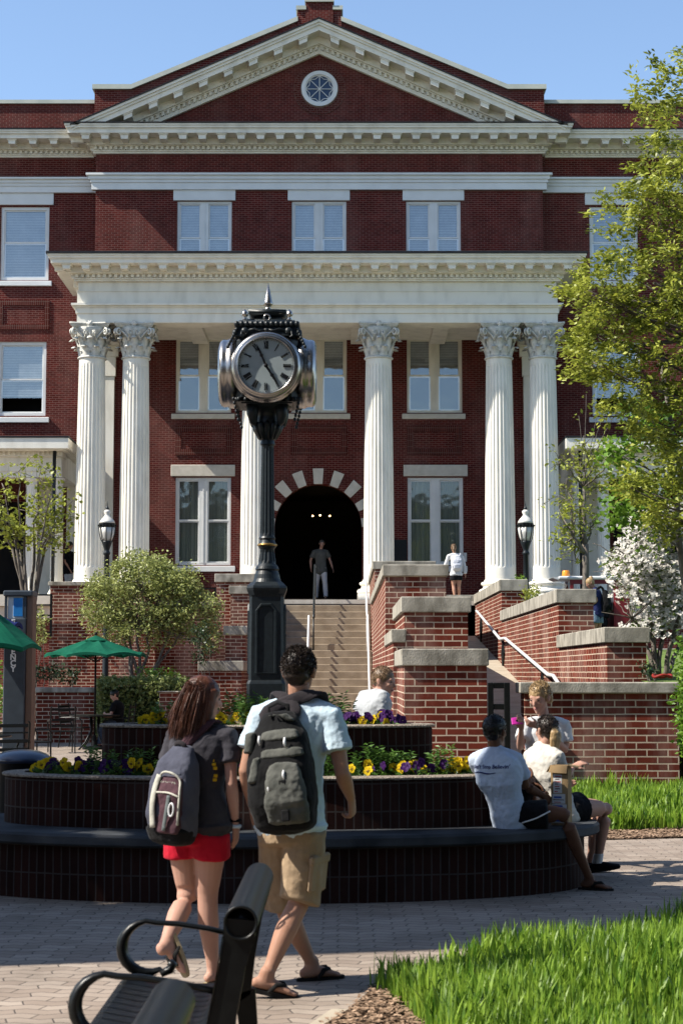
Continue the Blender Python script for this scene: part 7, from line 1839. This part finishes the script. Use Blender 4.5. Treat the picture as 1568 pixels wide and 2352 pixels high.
bv=BVHTree.FromPolygons([v.co for v in tee.shirt.data.vertices],[tuple(p.vertices) for p in tee.shirt.data.polygons])
pts=[]
for i in range(14):
    q=bk+rtv.normalized()*(-.16+.2*i/13)+Vector((0,0,-.045+.006*sin(i*.5))); h=bv.ray_cast(q-vw.normalized()*.6,vw.normalized(),1.4)
    if h[0] is not None: pts.append(h[0]-vw.normalized()*.004)
if len(pts)>2: mm.tube(pts,[.002+.004*sin(pi*i/(len(pts)-1)) for i in range(len(pts))],6); mm.build('slogan_swash',MAT['navy_ink'],tee.o)
# ---------------- 4 seated woman with the pony tail
Y=13.95
J=JJ(Y,pel=(1283,1872,.0),che=(1254,1776,-.0),nek=(1245,1713,.03),head=(1253,1680,.04),shL=(1216,1738,.14),shR=(1282,1742,-.12),elL=(1240,1800,.30),elR=(1293,1800,-.02),wrL=(1290,1800,.42),wrR=(1316,1760,.26),hpL=(1296,1868,.10),hpR=(1300,1872,-.07),knL=(1380,1855,.45),knR=(1394,1858,.25),anL=(1362,1968,.22),anR=(1371,1965,-.02))
J['anR']=Vector((pt(1370,1975,14.35).x,14.35,.11)); J['anL']=Vector((pt(1354,1968,14.7).x,14.7,.085))
J['pel'].z=.61; J['hpL'].z=.58; J['hpR'].z=.575; J['knL'].z=.56; J['knR'].z=.565
TAIL=MB(); tR=Vector((.88,-.15,.16))
pony=person('seated woman with dark hair and blond pony tail in oatmeal tee at the bench end',J,s=.95,fem=1,skin='skin_fair',shirt='tee_cream',sleeve=.55,shorts='black_cloth',leglen=.34,hair='hair_brown',hairfn=lambda m,P,M,s:(hair_cap(m,P,M,s,thick=1.03,nape=-.05),TAIL.loft([(P(.01,-.085,.04),M.col[0],M.col[1],.034*s,.030*s),(P(.02,-.112,-.02),M.col[0],M.col[1],.050*s,.036*s),(P(.02,-.108,-.09),M.col[0],M.col[1],.054*s,.032*s),(P(.015,-.095,-.16),M.col[0],M.col[1],.040*s,.022*s)],n=14)),face_on=True,headdir=(-.45,.85,-.12),headup=(.08,0,1),toes={'R':{'t':tR,'up':(-.16,0,1)},'L':Vector((.85,-.2,0))},hands={'R':dict(d=(.65,.1,.25),n=(.1,-.5,.8),curl=.35,side=1)},voxel=.008,shirt_low=-.10,folds=.014,shoes='black_cloth',seated=True)
organic(TAIL,'pony_tail',MAT['hair_blond'],pony.o,.005,2,folds=.008,fold_size=.03)
a=J['anR']; m=MB(); m.loft([(a-(a-J['knR']).normalized()*.085,Vector((1,0,0)),Vector((0,1,0)),.040,.043),(a-(a-J['knR']).normalized()*.0,Vector((1,0,0)),Vector((0,1,0)),.043,.048)],n=16,dome=.1); organic(m,'sock',MAT['tee_white'],pony.o,.006,1)
# ---------------- 5 standing woman looking at her phone
Y=15.2
J=JJ(Y,pel=(1247,1790,0),che=(1248,1704,0),nek=(1250,1652,0),head=(1238,1603,-.03),shL=(1297,1668,-.0),shR=(1206,1668,-.04),elL=(1298,1722,.0),elR=(1194,1716,-.14),wrL=(1232,1668,-.36),wrR=(1196,1672,-.42),hpL=(1266,1800,0),hpR=(1228,1800,0),knL=(1268,1895,-.02),knR=(1226,1895,-.02),anL=(1270,1990,0),anR=(1226,1990,0))
for k in ('anL','anR'): J[k].z=.085
for k in ('knL','knR'): J[k].z=.50
phone_w=person('standing woman in a white tee looking down at a pink phone by the wall',J,s=1.0,fem=1,skin='skin_fair',shirt='tee_white',sleeve=.60,shorts='denim',leglen=.5,hair='hair_blond',hairfn=lambda m,P,M,s:(hair_cap(m,P,M,s,thick=1.0,nape=-.05),m.ball(P(.02,-.12,.03),.045*s,12,8),m.loft([(P(-.02,-.10,.0),M.col[0],M.col[1],.05*s,.04*s),(P(-.03,-.10,-.06),M.col[0],M.col[1],.035*s,.03*s)],n=12)),face_on=True,headdir=(-.55,-.76,-.34),headup=(-.12,-.25,1),headscale=1.04,toes={'L':(-.3,-.9,0),'R':(-.5,-.85,0)},hands={'L':dict(d=(-.75,-.25,.25),n=(.2,-.6,-.75),curl=.65,side=1),'R':dict(d=(-.1,-.45,.55),n=(-.1,-.6,-.75),curl=.75,side=-1)},voxel=.008,shirt_low=-.10,folds=.013)
ph=thing('mobile_phone',pt(1188,1658,14.7),'pink mobile phone in the hands of the standing woman','phone')
m=MB(); m.bbox(-.048,.048,-.008,.008,-.032,.032,.006); q=MB(); c=pt(1187,1656,14.74); q.merge(m,Matrix.Translation(c)@Matrix.Rotation(radians(-6),4,'Y')@Matrix.Rotation(radians(-20),4,'X')); MAT['pink']=noisy('pink phone case',(.62,.03,.36),(.72,.05,.44),scale=9,rough=.3,coat=.4); q.build('case',MAT['pink'],ph)
m=MB(); m.lathe([(.008,0),(.008,.003)],(0,0,0),n=14); q=MB(); q.merge(m,Matrix.Translation(c+Vector((-.005,-.010,.004)))@Matrix.Rotation(pi/2,4,'X')); q.build('camera_lens',MAT['ink'],ph)
ce=pt(1262,1668,15); rtv=J['shL']-J['shR']; vw=rtv.cross(Vector((0,0,1)))*-1
vw=Vector((0,1,0)); bv=BVHTree.FromPolygons([v.co for v in phone_w.shirt.data.vertices],[tuple(p.vertices) for p in phone_w.shirt.data.polygons])
em=MB()
for R_,n in ((.046,24),(.030,18),(.012,10)):
    pts=[]
    for i in range(n):
        t=2*pi*i/n; q=ce+Vector((R_*cos(t),0,R_*sin(t))); h=bv.ray_cast(q-vw*.8,vw,1.6); pts.append((h[0]-vw*.003) if h[0] is not None else q)
    em.tube(pts,.0045 if R_>.03 else .006,5,closed=True)
em.build('emblem',MAT['navy_ink'],phone_w.o)
# ---------------- 6 sandy haired man passing behind the planter
Y=15.9
J=JJ(Y,pel=(848,1690,0),che=(856,1628,0),nek=(864,1592,0),head=(882,1566,0),shL=(835,1602,.10),shR=(880,1602,-.10),elL=(822,1650,.14),elR=(872,1655,-.12),wrL=(835,1690,.1),wrR=(885,1690,-.12),hpL=(846,1698,.08),hpR=(850,1698,-.08),knL=(855,1790,.08),knR=(840,1790,-.08),anL=(870,1880,.08),anR=(835,1880,-.08))
for k in ('anL','anR'): J[k].z=.085
for k in ('knL','knR'): J[k].z=.49
for k in ('pel','hpL','hpR'): J[k].z=max(.86,J[k].z)
sandy=person('man with short sandy hair in a heather grey tee passing behind the planter flowers',J,s=1.0,skin='skin_fair',shirt='tee_grey',sleeve=.6,shorts='denim',leglen=.95,hair='hair_sandy',hairfn=lambda m,P,M,s:hair_cap(m,P,M,s,thick=1.0,nape=-.04),headdir=(.88,-.42,-.12),headscale=1.06,toes={'L':(1,-.1,0),'R':(1,-.1,0)},voxel=.009)
# ---------------- 7 man in the doorway
Y=57.8
k=lambda v:v
J=JJ(Y,pel=(737,1305,0),che=(736,1277,0),nek=(736,1263,0),head=(739,1249,-.05),shL=(751,1268,0),shR=(720,1268,0),elL=(758,1287,0),elR=(713,1288,0),wrL=(764,1306,-.1),wrR=(714,1306,-.1),hpL=(743,1308,0),hpR=(731,1308,0),knL=(746,1340,-.12),knR=(727,1340,.1),anL=(748,1372,-.2),anR=(726,1371,.2))
for k_ in ('anL','anR'): J[k_].z=ZF+.3+.09
person('man in a grey polo and pale trousers coming out of the dark arched doorway',J,s=1.09,skin='skin_fair',shirt='greyshirt',sleeve=.65,shorts='chino',leglen=1.94,longpants=True,hair='hair_grey',hairfn=lambda m,P,M,s:hair_cap(m,P,M,s,nape=-.04),headdir=(.1,-1,-.1),toes={'L':(.1,-1,0),'R':(-.1,-1,0)},voxel=.016,shoes='black_cloth',legw=.02)
# ---------------- 8 woman with the white backpack
Y=51.9
J=JJ(Y,pel=(1047,1318,0),che=(1047,1288,0),nek=(1044,1272,0),head=(1041,1259,0),shL=(1029,1278,0),shR=(1060,1278,0),elL=(1023,1298,0),elR=(1065,1299,0),wrL=(1023,1316,.05),wrR=(1068,1319,0),hpL=(1041,1321,0),hpR=(1053,1321,0),knL=(1041,1346,.0),knR=(1053,1346,0),anL=(1044,1372,-.12),anR=(1054,1372,.1))
wb=person('woman in a white top and black shorts standing at the head of the ramp',J,s=.97,fem=1,skin='skin_tan',shirt='tee_white',sleeve=1.9,shorts='black_cloth',leglen=.45,hair='hair_sandy',hairfn=lambda m,P,M,s:(hair_cap(m,P,M,s),m.loft([(P(0,-.11,.03),M.col[0],M.col[1],.03*s,.03*s),(P(0,-.14,-.05),M.col[0],M.col[1],.035*s,.03*s),(P(0,-.13,-.13),M.col[0],M.col[1],.02*s,.02*s)],n=10)),headdir=(0,1,0),voxel=.014,shirt_low=-.01)
def small_pack(c,out,up,w,h,d,mat,label):
    o,P,r,out,up=backpack('backpack',label,c,out,up,w,h,d,None)
    m=MB(); m.loft([(P(0,d*.3,-h*.45),r,out,w*.42,d*.45,3),(P(0,d*.42,-h*.2),r,out,w*.5,d*.6,3),(P(0,d*.4,h*.15),r,out,w*.46,d*.52,3),(P(0,d*.2,h*.45),r,out,w*.3,d*.3,2.5)],n=22,dome=.5); organic(m,'main_bag',MAT[mat],o,.012,2,folds=.02,fold_size=.08)
    m=MB(); m.loft([(P(0,d*.95,-h*.38),r,out,w*.32,d*.2,3),(P(0,d*1.0,-h*.12),r,out,w*.32,d*.2,3)],n=16,dome=.5); organic(m,'front_pocket',MAT[mat],o,.012,2,folds=.01)
    for sx in (-1,1): m=MB(); m.tube(bez([P(sx*w*.25,d*.1,h*.42),P(sx*w*.36,-d*.25,h*.62),P(sx*w*.36,-d*1.0,h*.4)],4),.024,8,flat=.4); m.build('shoulder_strap',MAT[mat],o,smooth=True)
    return o
small_pack(J['che']+Vector((0,-.13,-.07)),(0.1,-1,0),(0,0,1),.34,.46,.16,'pack_white','white backpack on the woman at the head of the ramp')
# ---------------- 9 fair haired person with a black backpack on the upper lawn
Y=41.0
J=JJ(Y,pel=(1370,1400,0),che=(1369,1371,0),nek=(1366,1352,0),head=(1354,1340,0),shL=(1364,1360,-.15),shR=(1370,1360,.15),elL=(1369,1380,-.17),elR=(1371,1380,.17),wrL=(1355,1392,-.1),wrR=(1356,1392,.15),hpL=(1366,1404,-.08),hpR=(1373,1404,.08),knL=(1363,1441,-.08),knR=(1374,1441,.08),anL=(1364,1476,-.08),anR=(1378,1476,.08))
zg=1.47+(41-23.5)*.0356
for k_ in ('anL','anR'): J[k_].z=zg+.085
for k_ in ('knL','knR'): J[k_].z=zg+.50
person('fair haired person in a navy tee and denim shorts looking down beside the dogwood',J,s=1.0,fem=.5,skin='skin_tan',shirt='navy',sleeve=.6,shorts='denim',leglen=.55,hair='hair_blond',hairfn=lambda m,P,M,s:(hair_cap(m,P,M,s,thick=1.05),m.ball(P(0,-.08,.10),.05*s,10,8)),headdir=(-.92,-.12,-.42),headup=(-.4,0,1),toes={'L':(-1,0,0),'R':(-1,0,0)},voxel=.012,shoes='black_cloth')
small_pack(J['che']+Vector((.15,-.02,-.10)),(1,-.25,0),(.05,0,1),.34,.54,.19,'pack_black','black backpack on the fair haired person beside the dogwood')
# ---------------- 10 person at the patio table
Y=38.2
J=JJ(Y,pel=(272,1660,0),che=(272,1625,-.02),nek=(268,1611,-.03),head=(263,1597,-.05),shL=(261,1620,-.2),shR=(279,1620,.12),elL=(255,1643,-.25),elR=(277,1646,.1),wrL=(243,1640,-.1),wrR=(250,1646,.1),hpL=(268,1664,-.1),hpR=(270,1664,.1),knL=(236,1664,-.12),knR=(236,1664,.1),anL=(228,1708,-.15),anR=(236,1708,.1))
for k_ in ('anL','anR'): J[k_].z=.085
for k_ in ('pel',): J[k_].z=.56
for k_ in ('hpL','hpR','knL','knR'): J[k_].z=.54
person('seated person in dark clothes reading at the patio table in front of the hedge',J,s=.95,fem=.6,skin='skin_fair',shirt='black_cloth',sleeve=.6,shorts='jeans',leglen=1.94,longpants=True,hair='hair_black',hairfn=lambda m,P,M,s:hair_cap(m,P,M,s,thick=1.06),headdir=(-.9,-.2,-.35),headup=(-.3,0,1),toes={'L':(-1,0,0),'R':(-1,0,0)},voxel=.014,shoes='black_cloth',legw=.015)
# ---------------- 11 person in the shade between the left columns
Y=55.2
J=JJ(Y,pel=(157,1305,0),che=(160,1282,0),nek=(159,1267,0),head=(162,1253,0),shL=(152,1272,-.1),shR=(168,1272,.1),elL=(151,1292,-.1),elR=(170,1292,.1),wrL=(162,1310,-.2),wrR=(172,1310,.1),hpL=(154,1310,0),hpR=(160,1310,0),knL=(156,1340,0),knR=(161,1340,0),anL=(154,1372,0),anR=(160,1372,0))
for k_ in ('anL','anR'): J[k_].z=ZF+.085
person('person with long dark hair in black half hidden behind the outermost left column',J,s=.98,fem=1,skin='skin_tan',shirt='black_cloth',sleeve=.6,shorts='tee_grey',leglen=1.94,longpants=True,hair='hair_black',hairfn=lambda m,P,M,s:(hair_cap(m,P,M,s,thick=1.05),m.loft([(P(0,-.06,.02),M.col[0],M.col[1],.085*s,.06*s),(P(0,-.08,-.2),M.col[0],M.col[1],.08*s,.05*s)],n=14)),headdir=(.9,-.3,-.2),voxel=.016,shoes='black_cloth',legw=.015)
# ---------------- cardboard parcel box on the bench
MAT['card']=noisy('corrugated cardboard',(.33,.22,.11),(.42,.29,.155),scale=12,rough=.9,coord='World',bump=.06,bscale=60,stretch=(1,1,.2)); MAT['label_white']=noisy('paper label',(.7,.7,.69),(.78,.78,.77),scale=6,rough=.7); MAT['label_red']=noisy('red label ink',(.5,.06,.06),(.6,.09,.08),scale=6,rough=.7); MAT['label_blue']=noisy('blue label ink',(.05,.1,.42),(.08,.15,.5),scale=6,rough=.7)
c=pt(1289,1886,13.5); RZ=Matrix.Translation((c.x,13.5,.489))@Matrix.Rotation(radians(-24),4,'Z')
bx_=thing('cardboard_box',(c.x,13.5,.489),'tall open cardboard box with postal labels standing on the bench','box')
W,D,H=.135,.10,.455
def bxp(name,f,mat,par=None): m=MB(); f(m); q=MB(); q.merge(m,RZ); return q.build(name,mat,par or bx_)
def walls(m): m.box(-W/2,W/2,-D/2,-D/2+.004,0,H); m.box(-W/2,W/2,D/2-.004,D/2,0,H); m.box(-W/2,-W/2+.004,-D/2+.0045,D/2-.0045,0,H); m.box(W/2-.004,W/2,-D/2+.0045,D/2-.0045,0,H); m.box(-W/2+.0045,W/2-.0045,-D/2+.0045,D/2-.0045,0,.004)
bxp('carton',walls,MAT['card'])
for nm,poly,d in (('flap',[(-W/2,-D/2-.002,H),(W/2,-D/2-.002,H),(W/2-.004,-D/2-.022,H-.060),(-W/2-.012,-D/2-.022,H-.055)],(0,-.004,0)),('flap',[(W/2+.002,-D/2,H),(W/2+.002,D/2,H),(W/2+.07,D/2,H-.012),(W/2+.075,-D/2,H-.02)],(0,0,.004)),('flap',[(-W/2-.002,-D/2,H),(-W/2-.002,D/2,H),(-W/2-.03,D/2,H-.05),(-W/2-.035,-D/2,H-.055)],(-.004,0,0))):
    bxp(nm,lambda m: m.prism(poly,d),MAT['card'])
def lab(x0,x1,z0,z1,lines,seed=0):
    l=bxp('postal_label',lambda m: m.box(x0,x1,-D/2-.0018,-D/2-.0004,z0,z1),MAT['label_white'])
    rr=random.Random(seed)
    for i,(za,zb,cm) in enumerate(lines):
        xa=x0+.006+rr.uniform(0,.01); xb=x1-.006-rr.uniform(0,.03)
        bxp('label_print',lambda m: m.box(xa,max(xa+.01,xb),-D/2-.0026,-D/2-.002,z0+(z1-z0)*za,z0+(z1-z0)*zb),MAT[cm],l)
lab(-.048,.020,.245,.385,[(.05,.10,'label_red'),(.2,.25,'ink'),(.32,.37,'label_red'),(.46,.5,'ink'),(.58,.63,'label_red'),(.72,.76,'ink'),(.86,.93,'label_red')],1)
lab(-.058,.045,.165,.238,[(.1,.17,'label_red'),(.35,.42,'ink'),(.55,.75,'label_blue')],2); lab(-.062,.055,.085,.160,[(.08,.14,'ink'),(.3,.36,'label_red'),(.5,.56,'ink'),(.74,.9,'label_blue')],3); lab(-.06,.03,.02,.078,[(.15,.4,'label_blue'),(.55,.6,'ink')],4)

skull_strands(phone_w,1800,.030,.12,'hair_blond',w=.0022); skull_strands(pony,1800,.026,.10,'hair_brown',w=.0022); skull_strands(sandy,2200,.011,.5,'hair_sandy',w=.0016); skull_strands(wb,300,.03,.1,'hair_sandy',w=.004)
# ================================================================ light, sky, camera
SUN=Vector((1,.23,-1.07)).normalized()
el=math.asin(-SUN.z); az=math.atan2(-SUN.x,-SUN.y)   # clockwise from +Y
w=bpy.data.worlds.new('World'); SC.world=w; w.use_nodes=True; nt=w.node_tree
bg=nt.nodes['Background']; sky=nt.nodes.new('ShaderNodeTexSky'); sky.sky_type='NISHITA'; sky.sun_disc=False
sky.sun_elevation=el; sky.sun_rotation=az; sky.air_density=1.0; sky.dust_density=.55; sky.ozone_density=1.8; sky.altitude=300
nt.links.new(sky.outputs[0],bg.inputs['Color']); bg.inputs['Strength'].default_value=.108
ld=bpy.data.lights.new('sun','SUN'); ld.energy=5.0; ld.angle=radians(.5); ld.color=(1,.94,.84)
lo=bpy.data.objects.new('sun',ld); COL.objects.link(lo); lo.rotation_euler=SUN.to_track_quat('-Z','Y').to_euler(); lo.location=(-30,-6,35)
cd=bpy.data.cameras.new('camera'); cd.sensor_fit='VERTICAL'; cd.sensor_height=36; cd.lens=FL/2352*36; cd.clip_end=2000; cd.clip_start=.1
co_=bpy.data.objects.new('camera',cd); COL.objects.link(co_); co_.location=(0,0,HC); co_.rotation_euler=(pi/2+PITCH,0,0); SC.camera=co_; cd.dof.use_dof=True; cd.dof.focus_distance=42; cd.dof.aperture_fstop=8
SC.view_settings.view_transform='Standard'; SC.view_settings.look='None'; SC.view_settings.exposure=1.08; SC.view_settings.gamma=1
SC.cycles.max_bounces=6; SC.cycles.transparent_max_bounces=12; SC.cycles.use_denoising=True
SC.cycles.sample_clamp_indirect=4
